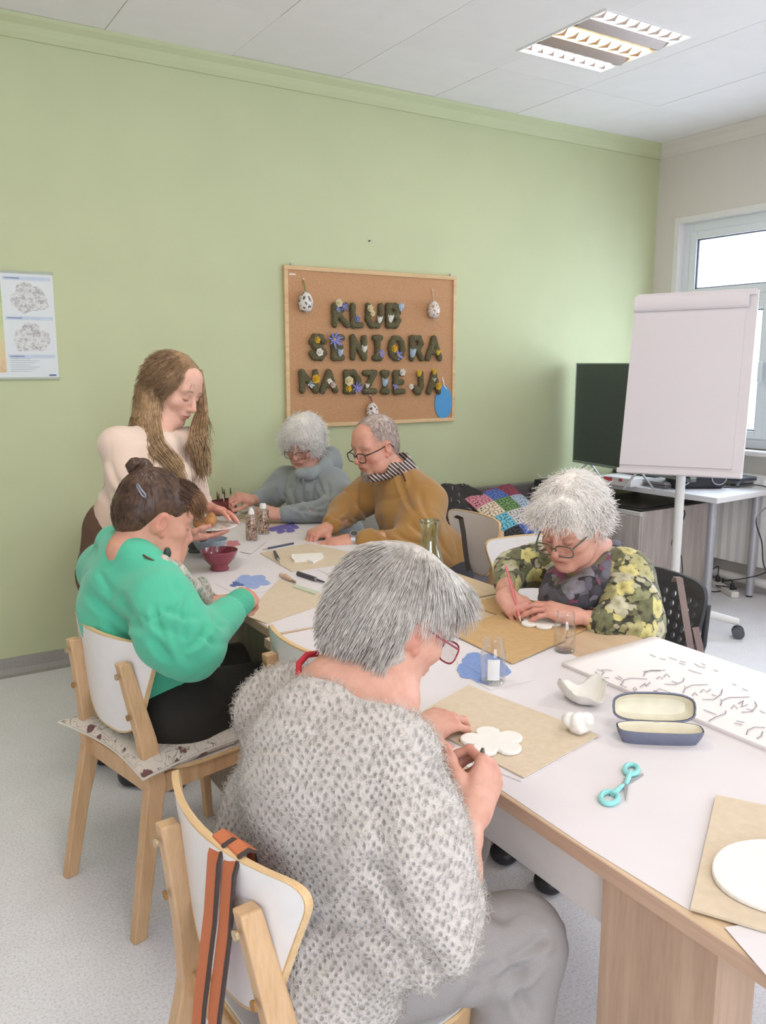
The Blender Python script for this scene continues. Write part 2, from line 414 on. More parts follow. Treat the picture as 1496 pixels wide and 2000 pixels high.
# coved skirting of the same vinyl as the floor
g = G(); prof = [(0, 0), (.05, 0), (.028, .008), (.012, .03), (.006, .085), (0, .088)]
V = [(t, YW-d, z) for t in (XL, XC) for d, z in prof]; n = len(prof)
g.add(V, [tuple(range(n-1, -1, -1)), tuple(range(n, 2*n))]+[(i, (i+1) % n, n+(i+1) % n, n+i) for i in range(n)])
struct('baseboard_back', g, plain('skirting_vinyl', '#9b978f', .5, .12, 160))

# windows
def window(idx, y0, y1, full):
    g = G(); x0, x1 = XC+.06, XC+.13; fw = .075
    g.box((x0, y0, WZ0), (x1, y0+fw, WZ1)); g.box((x0, y1-fw, WZ0), (x1, y1, WZ1)); g.box((x0, y0+fw, WZ1-fw), (x1, y1-fw, WZ1)); g.box((x0, y0+fw, WZ0), (x1, y1-fw, WZ0+fw))
    zt = 2.0
    g.box((x0, y0+fw, zt-.045), (x1, y1-fw, zt+.03))
    w = struct('window_%d' % idx, g, M_pvc, bevel=.006)
    ym = (y0+y1)/2
    def sash(a, b, c, d, nm):
        g = G(); s = .055; X0, X1 = x0-.012, x1-.015
        g.box((X0, a, c), (X1, a+s, d)); g.box((X0, b-s, c), (X1, b, d)); g.box((X0, a+s, c), (X1, b-s, c+s)); g.box((X0, a+s, d-s), (X1, b-s, d))
        o = obj(nm, g, M_pvc, w, bevel=.005)
        gk = G(); e = .004; a2, b2, c2, d2 = a+s, b-s, c+s, d-s; xx = X0+.012
        for q in (((xx, a2, c2), (xx+.012, a2+.008, d2)), ((xx, b2-.008, c2), (xx+.012, b2, d2)), ((xx, a2, c2), (xx+.012, b2, c2+.008)), ((xx, a2, d2-.008), (xx+.012, b2, d2))): gk.box(*q)
        obj('gasket', gk, plain('gasket', '#5b5f68', .6), o)
        obj('window_pane', G().box((xx+.02, a2, c2), (xx+.024, b2, d2)), glass('window_glass', '#f2f8ff', .02, .03), o)
        return o
    sash(y0+fw-.01, y1-fw+.01, zt+.02, WZ1-fw+.01, 'top_sash')
    for a, b in ((y0+fw-.01, ym), (ym, y1-fw+.01)): 
        s_ = sash(a, b, WZ0+fw-.01, zt-.035, 'casement')
        if full: obj('window_handle', G().box((x0-.04, (b if a < ym-.1 else a)-.015+(.03 if a > ym-.1 else -.03), 1.42), (x0-.012, (b if a < ym-.1 else a)+.015+(.03 if a > ym-.1 else -.03), 1.56)), M_pvc, s_, bevel=.005)
    # translucent roller blind behind the top light
    t = MATS.get('blind')
    if not t:
        mt = MT('blind'); out = mt.t.nodes['Material Output']; tl = mt.n('ShaderNodeBsdfTranslucent'); tl.inputs[0].default_value = (.93, .91, .95, 1)
        ad = mt.n('ShaderNodeMixShader'); ad.inputs[0].default_value = .75; mt.base('#eeeaf0'); mt.l(mt.b.outputs[0], ad.inputs[1]); mt.l(tl.outputs[0], ad.inputs[2]); mt.l(ad.outputs[0], out.inputs[0]); t = MATS['blind'] = mt.m
    obj('blind', G().box((x1+.005, y0+fw, zt+.03), (x1+.008, y1-fw, WZ1-fw)), t, w)
    gs = G().box((XC-.10, y0-.04, WZ0-.035), (XC+.06, y1+.04, WZ0)); obj('window_sill', gs, M_white, w, bevel=.008)
    gr = G(); 
    gr.box((XC-.004, y0-.04, WZ0), (XC, y0, WZ1+.04)); gr.box((XC-.004, y1, WZ0), (XC, y1+.04, WZ1+.04)); gr.box((XC-.004, y0, WZ1), (XC, y1, WZ1+.04))
    gr.box((XC, y0-.001, WZ0), (XC+.2, y0+.003, WZ1)); gr.box((XC, y1-.003, WZ0), (XC+.2, y1+.001, WZ1)); gr.box((XC, y0, WZ1-.003), (XC+.2, y1, WZ1+.001))
    obj('window_reveal', gr, plain('reveal_plaster', '#e6e2df', .7, .01), w, bevel=.006)
    return w
for i, (a, b) in enumerate(wins): window(i+1, a, b, i == 0)
# the front window behind the photographer
g = G(); a, b = -1.6, 1.0
for q in (((a, YF-.1, .9), (a+.08, YF-.03, 2.5)), ((b-.08, YF-.1, .9), (b, YF-.03, 2.5)), ((a, YF-.1, .9), (b, YF-.03, .98)), ((a, YF-.1, 2.42), (b, YF-.03, 2.5)), ((-.34, YF-.1, .9), (-.26, YF-.03, 2.5))): g.box(*q)
w4 = struct('window_4', g, M_pvc, bevel=.005); obj('window_pane', G().box((a+.08, YF-.07, .98), (b-.08, YF-.066, 2.42)), MATS['window_glass'], w4)

# ceiling light fittings: recessed-look louvre trays
M_refl = plain('louvre_reflector', '#93837a', .4, .03, metal=.2)
M_tray = plain('fitting_frame', '#e8e6e4', .4, .01)
TUB = [emit('tube_white', '#f2f7ff', 9.0), emit('tube_warm', '#ffd9a0', 9.0)]
def light_fitting(x, y, label):
    t = thing('ceiling_light', label, 'ceiling light', (x, y, ZC))
    g = G(); f = .012
    g.box((-.3, -.3, -.006), (.3, -.3+f, .012)); g.box((-.3, .3-f, -.006), (.3, .3, .012)); g.box((-.3, -.3+f, -.006), (-.3+f, .3-f, .012)); g.box((.3-f, -.3+f, -.006), (.3, .3-f, .012))
    obj('frame', g, M_tray, t)
    # channels: bright, louvre, bright, louvre, bright (from the photographer's side)
    bands = [(-.288, -.165, 'L', 0), (-.165, -.04, 'D', 0), (-.04, .085, 'L', 1), (.085, .215, 'D', 0), (.215, .288, 'L', 0)]
    for y0, y1, kind, c in bands:
        if kind == 'L':
            obj('lamp_tube', G().box((-.286, y0+.004, .006), (.286, y1-.004, .011)), TUB[c], t)
        gl = G(); ym = (y0+y1)/2
        if kind == 'D':
            gl.add([(-.286, y0, .010), (.286, y0, .010), (.286, ym, -.012), (-.286, ym, -.012), (-.286, y1, .010), (.286, y1, .010), (-.286, ym, .011), (.286, ym, .011)],
                   [(0, 1, 2, 3), (3, 2, 5, 4), (0, 4, 5, 1), (0, 3, 4), (1, 5, 2)])
            obj('louvre_ridge', gl, M_refl, t)
        else:
            for k in range(8):                       # saw-tooth cross blades
                xk = -.27+k*.0735
                obj('cross_blade', G().add([(xk, y0, .008), (xk+.03, ym, -.006), (xk, y1, .008), (xk-.004, y0, .008), (xk+.024, ym, -.006), (xk-.004, y1, .008), (xk+.012, ym, .008)],
                       [(0, 1, 6), (1, 2, 6), (3, 6, 4), (4, 6, 5), (0, 3, 4, 1), (1, 4, 5, 2)]), M_refl, t)
    return t
light_fitting(*FX[0], 'square louvred ceiling light with white and warm tubes above the flipchart')
for xx, yy in ((.75, 2.3), (.75, -.2), (3.29, .66), (.75, -1.88), (3.29, -1.88)):  # unseen fill lights added under the ceiling, without fittings
    area('ceiling_fill_light', (xx, yy, ZC-.03), (.58, .58), 15, (1.0, .93, .86), (0, 0, 0))
# ================================================================== tables
M_oak = wood('pale_oak', '#b2937b', '#c6a88f', 'z', .5, .6)
M_oak_h = wood('pale_oak_edge', '#b9977f', '#caa990', 'y', .45, .6)
M_top = wood('maple_top', '#cbae8c', '#d9bf9f', 'y', .4, .5)
M_shaded_oak = wood('shaded_oak', '#7d6d60', '#93826f', 'z', .55, .6)  # oak darkened in its colour for the shade below the far table top
M_apron = plain('white_apron', '#d9d2cd', .5, .02)
def rotz(a): return Matrix.Rotation(a, 4, 'Z')
B0 = PZ(829, 1451, TZ); B1 = PZ(1496, 1890, TZ); R0 = PZ(890, 1120, TZ); A0 = PZ(542, 1238, TZ)
XB = (B0[0]+B1[0])/2; XR = PZ(1306, 1267, TZ)[0]+.01; XA = A0[0]
YA0 = A0[1]; YA1 = 4.36; YB1 = YA0-.012; YB0 = .33
print('tables', XB, XR, XA, YA0)
t = thing('table', 'near pale-oak table with white apron and wide panel leg, covered in white paper', 'table', (XB, YB0, 0)); o_ = (XB, YB0, 0)
obj('table_top', off(G().box((XB, YB0, TZ-.028), (XR, YB1, TZ)), o_), M_top, t, bevel=.003)
obj('edge_band', off(G().box((XB-.003, YB0, TZ-.0275), (XB, YB1, TZ-.0005)), o_), M_oak_h, t)
lp0, lp1 = PZ(1172, 1712, TZ-.03)[1], PZ(1397, 1868, TZ-.03)[1]
obj('panel_leg', off(G().box((XB+.006, lp1, 0), (XB+.10, lp0, TZ-.028)), o_), M_oak, t, bevel=.002)
obj('panel_leg', off(G().box((XR-.10, lp1, 0), (XR-.01, lp0, TZ-.028)), o_), M_oak, t, bevel=.002)
obj('panel_leg', off(G().box((XB+.03, YB1-.26, 0), (XB+.07, YB1-.06, TZ-.028)), o_), M_oak, t, bevel=.002)
obj('panel_leg', off(G().box((XR-.10, YB1-.26, 0), (XR-.06, YB1-.06, TZ-.028)), o_), M_oak, t, bevel=.002)
obj('apron', off(G().box((XB+.02, lp0, TZ-.13), (XB+.038, YB1-.03, TZ-.028)), o_), M_apron, t, bevel=.002)
obj('apron', off(G().box((XR-.05, lp0, TZ-.13), (XR-.032, YB1-.03, TZ-.028)), o_), M_apron, t, bevel=.002)
t = thing('table', 'far table with shade-darkened panel leg, standing along the green wall side', 'table', (XA, YA0, 0)); o_ = (XA, YA0, 0)
XR2 = XR+.01
obj('table_top', off(G().box((XA, YA0, TZ-.028), (XR2, YA1, TZ)), o_), M_top, t, bevel=.003)
obj('edge_band', off(G().box((XA-.003, YA0, TZ-.0275), (XA, YA1, TZ-.0005)), o_), M_oak_h, t)
obj('panel_leg', off(G().box((XA+.012, YA0+.05, 0), (XA+.03, YA0+.75, TZ-.028)), o_), M_shaded_oak, t, bevel=.002)
obj('panel_leg', off(G().box((XA+.03, YA0+.05, 0), (XA+.33, YA0+.07, TZ-.028)), o_), M_shaded_oak, t, bevel=.002)
for xx in (XA+.03, XR2-.08): obj('panel_leg', off(G().box((xx, YA1-.5, 0), (xx+.03, YA1-.06, TZ-.028)), o_), M_shaded_oak, t, bevel=.002)
obj('panel_leg', off(G().box((XR2-.08, YA0+.08, 0), (XR2-.05, YA0+.5, TZ-.028)), o_), M_shaded_oak, t, bevel=.002)

# ================================================================== chairs
def make_chair(label, group=None):
    """moulded white plywood back and seat on a bent beech frame; +y is where the sitter looks"""
    t = thing('dining_chair', label, 'chair', (0, 0, 0), 0, group)
    def shell(V2, th, yfun, zoff=0):
        pass
    # backrest: trapezoid with round corners, curved in plan
    W, Z0, Z1 = .225, .545, .825
    def outline():
        # rounded trapezoid: wide straight top, sides running in to a narrow round foot
        cr = [(-.242, Z1, .036), (-.125, Z0-.008, .13), (.125, Z0-.008, .13), (.242, Z1, .036)]; pts = []
        for i, (x, z, r) in enumerate(cr):
            p = np.array((x, z)); a_ = np.array(cr[i-1][:2]); b_ = np.array(cr[(i+1) % 4][:2]); u1 = (a_-p)/np.linalg.norm(a_-p); u2 = (b_-p)/np.linalg.norm(b_-p)
            L = r/math.tan(math.acos(np.clip(u1@u2, -1, 1))/2); L = min(L, np.linalg.norm(a_-p)*.48, np.linalg.norm(b_-p)*.48); s0, s1 = p+u1*L, p+u2*L
            for k in range(9): t_ = k/8; pts.append(tuple((1-t_)**2*s0+2*t_*(1-t_)*p+t_*t_*s1))
        out = []
        for i in range(len(pts)):
            q0, q1 = np.array(pts[i]), np.array(pts[(i+1) % len(pts)]); m_ = max(1, int(np.linalg.norm(q1-q0)/.03))
            for k in range(m_): out.append(tuple(q0+(q1-q0)*k/m_))
        return out[::-1]
    def ycurve(x, z): return -.242+1.05*x*x-.10*(z-.68)
    ol = outline(); n = len(ol); rings = [0, .25, .5, .75, .93, 1.0]; th = .011
    def sheet(dy):
        V = []; cx_, cz_ = 0, .70
        for r in rings[1:]:
            for x, z in ol: V.append((x*r, 0, cz_+(z-cz_)*r))
        V = [(x, ycurve(x, z)+dy, z) for x, _, z in V]; V.append((0, ycurve(0, cz_)+dy, cz_)); m = len(rings)-1
        F = [(i*n+k, i*n+(k+1) % n, (i+1)*n+(k+1) % n, (i+1)*n+k) for i in range(m-1) for k in range(n)]+[(k, (k+1) % n, m*n) for k in range(n)]
        return V, F, m
    Vf, Ff, m = sheet(th/2); Vb, Fb, _ = sheet(-th/2)
    g = G(); g.add(Vf, Ff); g.add(Vb, [q[::-1] for q in Fb])
    o = obj('backrest', g, M_white, t, smooth=True)
    ge = G(); nf = len(Vf); ring = [Vf[(m-1)*n+k] for k in range(n)]; ringb = [Vb[(m-1)*n+k] for k in range(n)]
    e = .0015; V = []
    for k in range(n):
        a, b = Vector(ring[k]), Vector(ringb[k]); c = Vector((0, a.y, .70)); d = (a-c).normalized()*e
        V += [a+d+Vector((0, .001, 0)), b+d-Vector((0, .001, 0)), b-d*2-Vector((0, .001, 0)), a-d*2+Vector((0, .001, 0))]
    ge.add(V, [(k*4+j, k*4+(j+1) % 4, ((k+1) % n)*4+(j+1) % 4, ((k+1) % n)*4+j) for k in range(n) for j in range(4)])
    obj('plywood_edge', ge, M_beech_h, o)
    # seat
    g = G(); n2 = 40; pts = []
    for i in range(n2):
        a = 2*math.pi*i/n2; c, s = math.cos(a), math.sin(a); p = 3.4
        x = math.copysign(abs(c)**(2/p), c)*(.215+.012*s); y = math.copysign(abs(s)**(2/p), s)*.205+.0
        pts.append((x, y))
    g.prism(pts, .442, .456); so = obj('seat', g, M_white, t, bevel=.003)
    ge = G(); V = []
    for x, y in pts: V += [(x*1.006, y*1.006, .4435), (x*1.006, y*1.006, .4545), (x*.97, y*.97, .4545), (x*.97, y*.97, .4435)]
    ge.add(V, [(k*4+j, k*4+(j+1) % 4, ((k+1) % n2)*4+(j+1) % 4, ((k+1) % n2)*4+j) for k in range(n2) for j in range(4)]); obj('plywood_edge', ge, M_beech_h, so)
    # bent rear posts
    for s in (-1, 1):
        path = [(.208, -.275, 0, .019, .015), (.198, -.228, .25, .023, .016), (.186, -.190, .42, .028, .017), (.172, -.203, .55, .025, .017), (.152, -.230, .70, .020, .016), (.145, -.243, .768, .018, .015)]
        V = []
        for x, y, z, hy, hx in path:
            for a, b in ((-1, -1), (1, -1), (1, 1), (-1, 1)): V.append((s*x+a*hx, y-.012+b*hy, z))
        F = [(i*4+k, i*4+(k+1) % 4, (i+1)*4+(k+1) % 4, (i+1)*4+k) for i in range(len(path)-1) for k in range(4)]+[(3, 2, 1, 0), tuple(range(len(V)-4, len(V)))]
        o = obj('rear_leg', G().add(V, F), M_beech, t, bevel=.004)
        for zz, yy, xx in ((.735, -.270, .148), (.62, -.252, .163)):
            gs = G(); n3 = 14; 
            gs.tube([(s*xx, yy-.004, zz), (s*xx, yy-.0085, zz)], .0085, n3)
            obj('screw' if zz > .7 else 'dowel_hole', gs, plain('screw_steel', '#c9b48f', .25, .03, metal=.8) if zz > .7 else plain('dowel', '#9b7242', .6), o, smooth='angle')
        path = [(.190, .175, .442, .016), (.186, .180, .36, .018), (.198, .205, 0, .013)]; V = []
        for x, y, z, hh in path:
            for a, b in ((-1, -1), (1, -1), (1, 1), (-1, 1)): V.append((s*x+a*hh*.85, y+b*hh, z))
        F = [(i*4+k, i*4+(k+1) % 4, (i+1)*4+(k+1) % 4, (i+1)*4+k) for i in range(2) for k in range(4)]+[(3, 2, 1, 0), (8, 9, 10, 11)]
        o = obj('front_leg', G().add(V, F), M_beech, t, bevel=.004)
        gs = G().tube([(s*.190, .19, .41), (s*.190, .1985, .41)], .007, 12); obj('screw', gs, MATS['screw_steel'], o)
        obj('side_rail', G().box((s*.182-.011, -.2, .385), (s*.182+.011, .17, .442)), M_beech, t, bevel=.003)
    obj('front_rail', G().box((-.175, .165, .385), (.175, .187, .442)), M_beech, t, bevel=.003)
    obj('rear_rail', G().box((-.175, -.215, .385), (.175, -.193, .442)), M_beech, t, bevel=.003)
    return t
def face(dx, dy): return math.atan2(dy, dx)-math.pi/2     # rotation so that +y looks along (dx, dy)
gfoot, gfoot2 = PZ(285, 1828, 0), PZ(145, 1697, 0)
gmid = (gfoot+gfoot2)/2; gd = nrm(A(gfoot[1]-gfoot2[1], gfoot2[0]-gfoot[0], 0))*-1
if gd[0] < 0: gd = -gd
CH_GREEN = A(.755, 2.352, 0)
grp = 'white and beech dining chairs round the tables'
ch0 = make_chair('white and beech chair with floral cushion under the woman in the green sweatshirt', grp)
ch0.location = (CH_GREEN[0], CH_GREEN[1], 0); ch0.rotation_euler.z = face(gd[0], gd[1])
# chair of the woman in the grey jumper
c1a, c1b = PZ(352, 1500, .812), PZ(620, 1748, .812); d1 = nrm(A(c1a[1]-c1b[1], c1b[0]-c1a[0], 0)); d1 = d1 if d1[0] > 0 else -d1
CH_GREY = (c1a+c1b)/2+d1*.19; ang1 = face(d1[0], d1[1]); CH_GREY[2] = 0
print('chair grey', CH_GREY, d1, np.linalg.norm(c1a-c1b), 'green', CH_GREEN, gd)
dup(ch0, CH_GREY, ang1, 'nearest white and beech chair, a two-tone strap hanging over its back', grp)
c2 = PZ(560, 1243, .80)+A(.22, -.13, 0); dup(ch0, (c2[0]-.01, c2[1], 0), face(1, .12), 'white and beech chair pushed in empty between the green and grey women', grp)
c3 = PZ(915, 1010, .82); CH_MAN = A(c3[0]-.17, c3[1]+.02, 0); dup(ch0, CH_MAN, face(-1, .10), 'white and beech chair behind the man in the mustard jumper', grp)
c4 = PZ(1035, 1056, .82); dup(ch0, (c4[0]+.0, c4[1]-.17, 0), face(-.25, -1), 'empty white and beech chair between the sofa and the woman in the floral blouse', grp)
CH_HOOD = A(2.17, 3.93, 0); dup(ch0, CH_HOOD, face(-.9, -.35), 'white and beech chair under the woman in the grey hooded top', grp)

# black perforated chair
def perforated_chair(loc, ang):
    t = thing('perforated_chair', 'black folding chair with a perforated back, a brown strap over it', 'chair', loc, ang)
    W, Z0, Z1 = .205, .53, .80; th = .014; nx, nz = 7, 5
    def yc(x, z): return -.20+.9*x*x-.22*(z-.53)
    # back panel with real round holes: cells, each an octagonal hole in a square
    g = G(); x0, x1, z0, z1 = -.165, .165, .572, .745; dx, dz = (x1-x0)/nx, (z1-z0)/nz
    def quad3(P, F): 
        o = len(P); V = [(x, yc(x, z)+th/2, z) for x, z in P]+[(x, yc(x, z)-th/2, z) for x, z in P]; g.add(V, F(o))
    for i in range(nx):
        for j in range(nz):
            cx_, cz_ = x0+(i+.5)*dx, z0+(j+.5)*dz; hr = .0125; n = 12
            inner = [(cx_+hr*math.cos(2*math.pi*k/n), cz_+hr*math.sin(2*math.pi*k/n)) for k in range(n)]
            outer = []
            for k in range(n):
                c, s = math.cos(2*math.pi*k/n), math.sin(2*math.pi*k/n); m_ = max(abs(c)/(dx/2), abs(s)/(dz/2)); outer.append((cx_+c/m_, cz_+s/m_))
            corners = [(cx_+dx/2, cz_+dz/2), (cx_-dx/2, cz_+dz/2), (cx_-dx/2, cz_-dz/2), (cx_+dx/2, cz_-dz/2)]
            P = inner+outer+corners
            def FF(o):
                F = []
                for k in range(n):
                    k2 = (k+1) % n
                    F += [(k, k2, n+k2, n+k), (o+k, o+n+k, o+n+k2, o+k2), (k, o+k, o+k2, k2)]
                # corner triangles between the outer ring samples that flank each corner
                for ci, (a, b) in enumerate(((1, 2), (4, 5), (7, 8), (10, 11))):
                    F += [(n+a, n+b, 2*n+ci), (o+n+a, o+2*n+ci, o+n+b)]
                return F
            quad3(P, FF)
    # solid rim round the perforated field
    n = 48; inn = []; out = []
    for k in range(n):
        a = 2*math.pi*k/n; c, s = math.cos(a), math.sin(a); m_ = max(abs(c)/((x1-x0)/2), abs(s)/((z1-z0)/2)); inn.append((c/m_, (z0+z1)/2+s/m_))
        p = 5; out.append((math.copysign(abs(c)**(2/p), c)*W, (Z0+Z1)/2+math.copysign(abs(s)**(2/p), s)*(Z1-Z0)/2))
    P = inn+out
    def FR(o):
        F = []
        for k in range(n):
            k2 = (k+1) % n; F += [(k, k2, n+k2, n+k), (o+k, o+n+k, o+n+k2, o+k2), (n+k, n+k2, o+n+k2, o+n+k)]
        return F
    quad3(P, FR)
    M = plain('black_chair_plastic', '#3a3a3e', .5, .08)
    obj('backrest', g, M, t)
    gs = G(); gs.prism([(-.2, -.19), (.2, -.19), (.215, .0), (.2, .2), (-.2, .2), (-.215, 0)], .44, .458); obj('seat', gs, M, t, bevel=.006)
    mt = plain('black_tube', '#333336', .4)
    for s in (-1, 1):
        obj('rear_leg', G().tube([(s*.205, .2, .012), (s*.205, -.02, .30), (s*.2, -.17, .47), (s*.198, -.215, .60), (s*.195, -.225, .74)], .011, 8), mt, t, smooth='angle')
        obj('front_leg', G().tube([(s*.185, -.25, .012), (s*.187, .0, .27), (s*.19, .16, .44)], .011, 8), mt, t, smooth='angle')
    obj('stretcher', G().tube([(-.2, .16, .06), (.2, .16, .06)], .009, 8), mt, t); obj('stretcher', G().tube([(-.185, -.2, .065), (.185, -.2, .065)], .009, 8), mt, t)
    return t
ba, bb = PZ(1282, 1122, .79), PZ(1368, 1150, .79); CH_FLO = A(ba[0]-.22+.02, (ba[1]+bb[1])/2+.105, 0)
print('floral chair', CH_FLO)
ANG_FLO = face(-1, .25)
perforated_chair(CH_FLO, ANG_FLO)
# ================================================================== furniture along the walls
# radiator and heating pipe under the window
ry0, ry1 = 2.2, PX(1335, 1000, XC-.09)[1]; rz0, rz1 = .20, .80
t = thing('radiator', 'white panel radiator under the window, behind the white desk', 'radiator', (XC-.06, (ry0+ry1)/2, 0)); o_ = (XC-.06, (ry0+ry1)/2, 0)
gp = G(); n = int((ry1-ry0)/.035); V = []; 
for i in range(n+1):
    yv = ry0+(ry1-ry0)*i/n; V += [(XC-.115-(.006 if i % 2 else 0), yv, rz0), (XC-.115-(.006 if i % 2 else 0), yv, rz1)]
for i in range(n+1):
    yv = ry0+(ry1-ry0)*i/n; V += [(XC-.10, yv, rz0), (XC-.10, yv, rz1)]
m = 2*(n+1); F = []
for i in range(n): F += [(2*i, 2*i+2, 2*i+3, 2*i+1), (m+2*i, m+2*i+1, m+2*i+3, m+2*i+2), (2*i+1, 2*i+3, m+2*i+3, m+2*i+1), (2*i, m+2*i, m+2*i+2, 2*i+2)]
F += [(0, 1, m+1, m), (2*n, m+2*n, m+2*n+1, 2*n+1)]
gp.add(V, F); obj('front_panel', off(gp, o_), M_rad, t)
obj('rear_panel', off(G().box((XC-.055, ry0, rz0), (XC-.04, ry1, rz1)), o_), M_rad, t)
obj('top_grille', off(G().box((XC-.118, ry0, rz1), (XC-.035, ry1, rz1+.012)), o_), M_rad, t, bevel=.004)
for yv in (ry0-.006, ry1): obj('side_cover', off(G().box((XC-.118, yv, rz0), (XC-.035, yv+.006, rz1+.01)), o_), M_rad, t)
for yv in (ry0+.3, ry1-.3): obj('bracket', off(G().box((XC-.04, yv, .3), (XC-.003, yv+.03, .75)), o_), M_rad, t)
tag(obj('heating_pipe', G().tube([(XC-.075, yy, .085) for yy in (YF+.05, 0, 2, YW-.05)], .032, 14), M_rad, smooth='angle'), 'thick white heating pipe running low along the window wall', 'pipe')

# white desk on tube legs
DZ = .735; dc = PZ(1401, 973, DZ); da = math.radians(4)
t = thing('desk', 'white desk on grey tube legs carrying the television and the radio', 'desk', (dc[0], dc[1], 0), da)
DL, DW = (YW-.08-dc[1])/math.cos(da), .64
obj('desk_top', G().box((0, 0, DZ-.036), (DW, DL, DZ)), plain('white_laminate', '#e8e4e4', .35, .015), t, bevel=.003)
M_legm = plain('grey_leg_paint', '#b3b2b8', .35, .03, metal=.35)
for x, y in ((.07, .07), (DW-.07, .07), (.07, DL-.1), (DW-.07, DL-.1)):
    l = obj('desk_leg', G().tube([(x, y, .012), (x, y, DZ-.036)], .026, 16), M_legm, t, smooth='angle'); obj('foot', G().tube([(x, y, 0), (x, y, .012)], .02, 12), M_black, l)
def dpt(u, v, z=0):     # desk coordinates -> world
    return A(dc[0]+u*math.cos(da)-v*math.sin(da), dc[1]+u*math.sin(da)+v*math.cos(da), DZ+z)
# television
tvy = YW-.06; tv0, tv1 = PY(1108, 903, tvy), PY(1122, 709, tvy); tvl = 1.15; tva = math.radians(-8)
tvx = (tv0[0]+tv1[0])/2+.05; print('tv', tv0, tv1)
t = thing('television', 'large flat black television with a thin silver bezel on the white desk', 'television', (tvx, tvy, DZ), tva)
tz0, tz1 = tv0[2]-DZ, tv1[2]-DZ
obj('screen', G().box((-.012, -tvl+.01, tz0+.018), (-.0105, -.01, tz1-.008)), plain('tv_screen', '#48524f', .22, .03), t)  # screen grey lifted to carry the room's reflection in its colour
gb = G(); gb.box((-.014, -tvl, tz0), (.03, 0, tz0+.018)); gb.box((-.014, -tvl, tz1-.008), (.03, 0, tz1)); gb.box((-.014, -.009, tz0), (.03, 0, tz1)); gb.box((-.014, -tvl, tz0), (.03, -tvl+.009, tz1))
obj('bezel', gb, plain('tv_bezel', '#9aa19f', .35, .03, metal=.5), t); obj('housing', G().box((-.0105, -tvl+.008, tz0+.01), (.055, -.008, tz1-.006)), M_black, t, bevel=.01)
for y in (-.14, -.66):
    obj('stand_foot', G().tube([(.02, y, tz0+.02), (-.06, y+.045, .006)], [.010, .006], 8).tube([(.02, y, tz0+.02), (.12, y-.03, .006)], [.010, .006], 8), M_steel, t, smooth='angle')
# soundbar / set-top box below the screen
sb = PZ(1195, 921, DZ); t = thing('soundbar', 'slim dark soundbar lying under the television', 'soundbar', (sb[0], sb[1], DZ), math.radians(3))
obj('body', G().box((-.03, -.42, .0), (.03, .32, .022)), plain('soundbar_dark', '#55595a', .5), t, bevel=.004)
obj('top_panel', G().box((-.026, -.41, .022), (.028, .31, .026)), plain('soundbar_light', '#9c9c98', .4), t, bevel=.002)
# white carton with red print
q = PZ(1203, 948, DZ); t = thing('carton', 'small white carton with red print on the desk beside the papers', 'box', (q[0], q[1], DZ), math.radians(3))
obj('box_body', G().box((0, -.12, 0), (.12, .13, .055)), plain('carton_white', '#e6dfdd', .6, .02), t, bevel=.003)
obj('red_print', G().box((-.0012, .035, .026), (0, .11, .05)), plain('red_print', '#cc5560', .6), t); obj('red_print', G().box((-.0012, -.05, .03), (0, -.02, .05)), MATS['red_print'], t)
# stack of magazines / trays
q = PZ(1277, 951, DZ)
for i in range(5):
    rr = random.Random(i); a = rr.uniform(-.12, .12)
    o = tag(obj('magazine', G().box((-.05, -.105, 0), (.16, .105, .0078)), plain('magazine_%d' % i, ['#8d8a8c', '#a7a4a5', '#7f7c80', '#b3b0b1', '#97928f'][i], .6), loc=(q[0]+.04+rr.uniform(-.012, .012), q[1]+rr.uniform(-.01, .01), DZ+.0082*i), bevel=.001),
        ['grey magazine at the bottom of the small pile on the desk', 'pale grey magazine second from the bottom of the desk pile', 'dark grey magazine in the middle of the desk pile', 'light magazine second from the top of the desk pile', 'brownish grey magazine on top of the small desk pile'][i], 'magazine', 'pile of magazines on the desk')
    o.rotation_euler.z = a
# black boombox
q = PZ(1354, 955, DZ)+A(.07, .05, .0); t = thing('boombox', 'round-bodied black portable radio standing on the desk', 'radio', (q[0], q[1], DZ), math.radians(62))
V, F = S().el((0, 0, .085), (.075, .20, .08), k=.02).box((0, 0, .05), (.085, .17, .05), .02, k=.03).el((-.05, .12, .08), (.05, .07, .07), k=.03).el((-.05, -.12, .08), (.05, .07, .07), k=.03).mesh(.008)
obj('body', (V, F), plain('boombox_black', '#2e2f35', .4, .05), t, smooth=True)
for y in (.12, -.12):
    V = []; g = G(); g.tube([(-.098, y, .08), (-.103, y, .08)], .05, 20); o = obj('speaker_grille', g, plain('boombox_grille', '#3b3d45', .6, .1, 200, .3), t)
    gr = G(); gr.lathe([(.047, 0), (.053, 0), (.053, .006), (.047, .006)], n=24, close=True); gr.v = [(-.100-p[2], y+p[0], .08+p[1]) for p in gr.v]; obj('speaker_ring', gr, M_steel, o)
obj('handle', G().tube([(.02, -.15, .12), (.02, -.14, .17), (.02, .14, .17), (.02, .15, .12)], .010, 8), MATS['boombox_black'], t, smooth='angle')
obj('display', G().box((-.088, -.045, .09), (-.078, .045, .125)), plain('lcd', '#8fa0a8', .3), t)
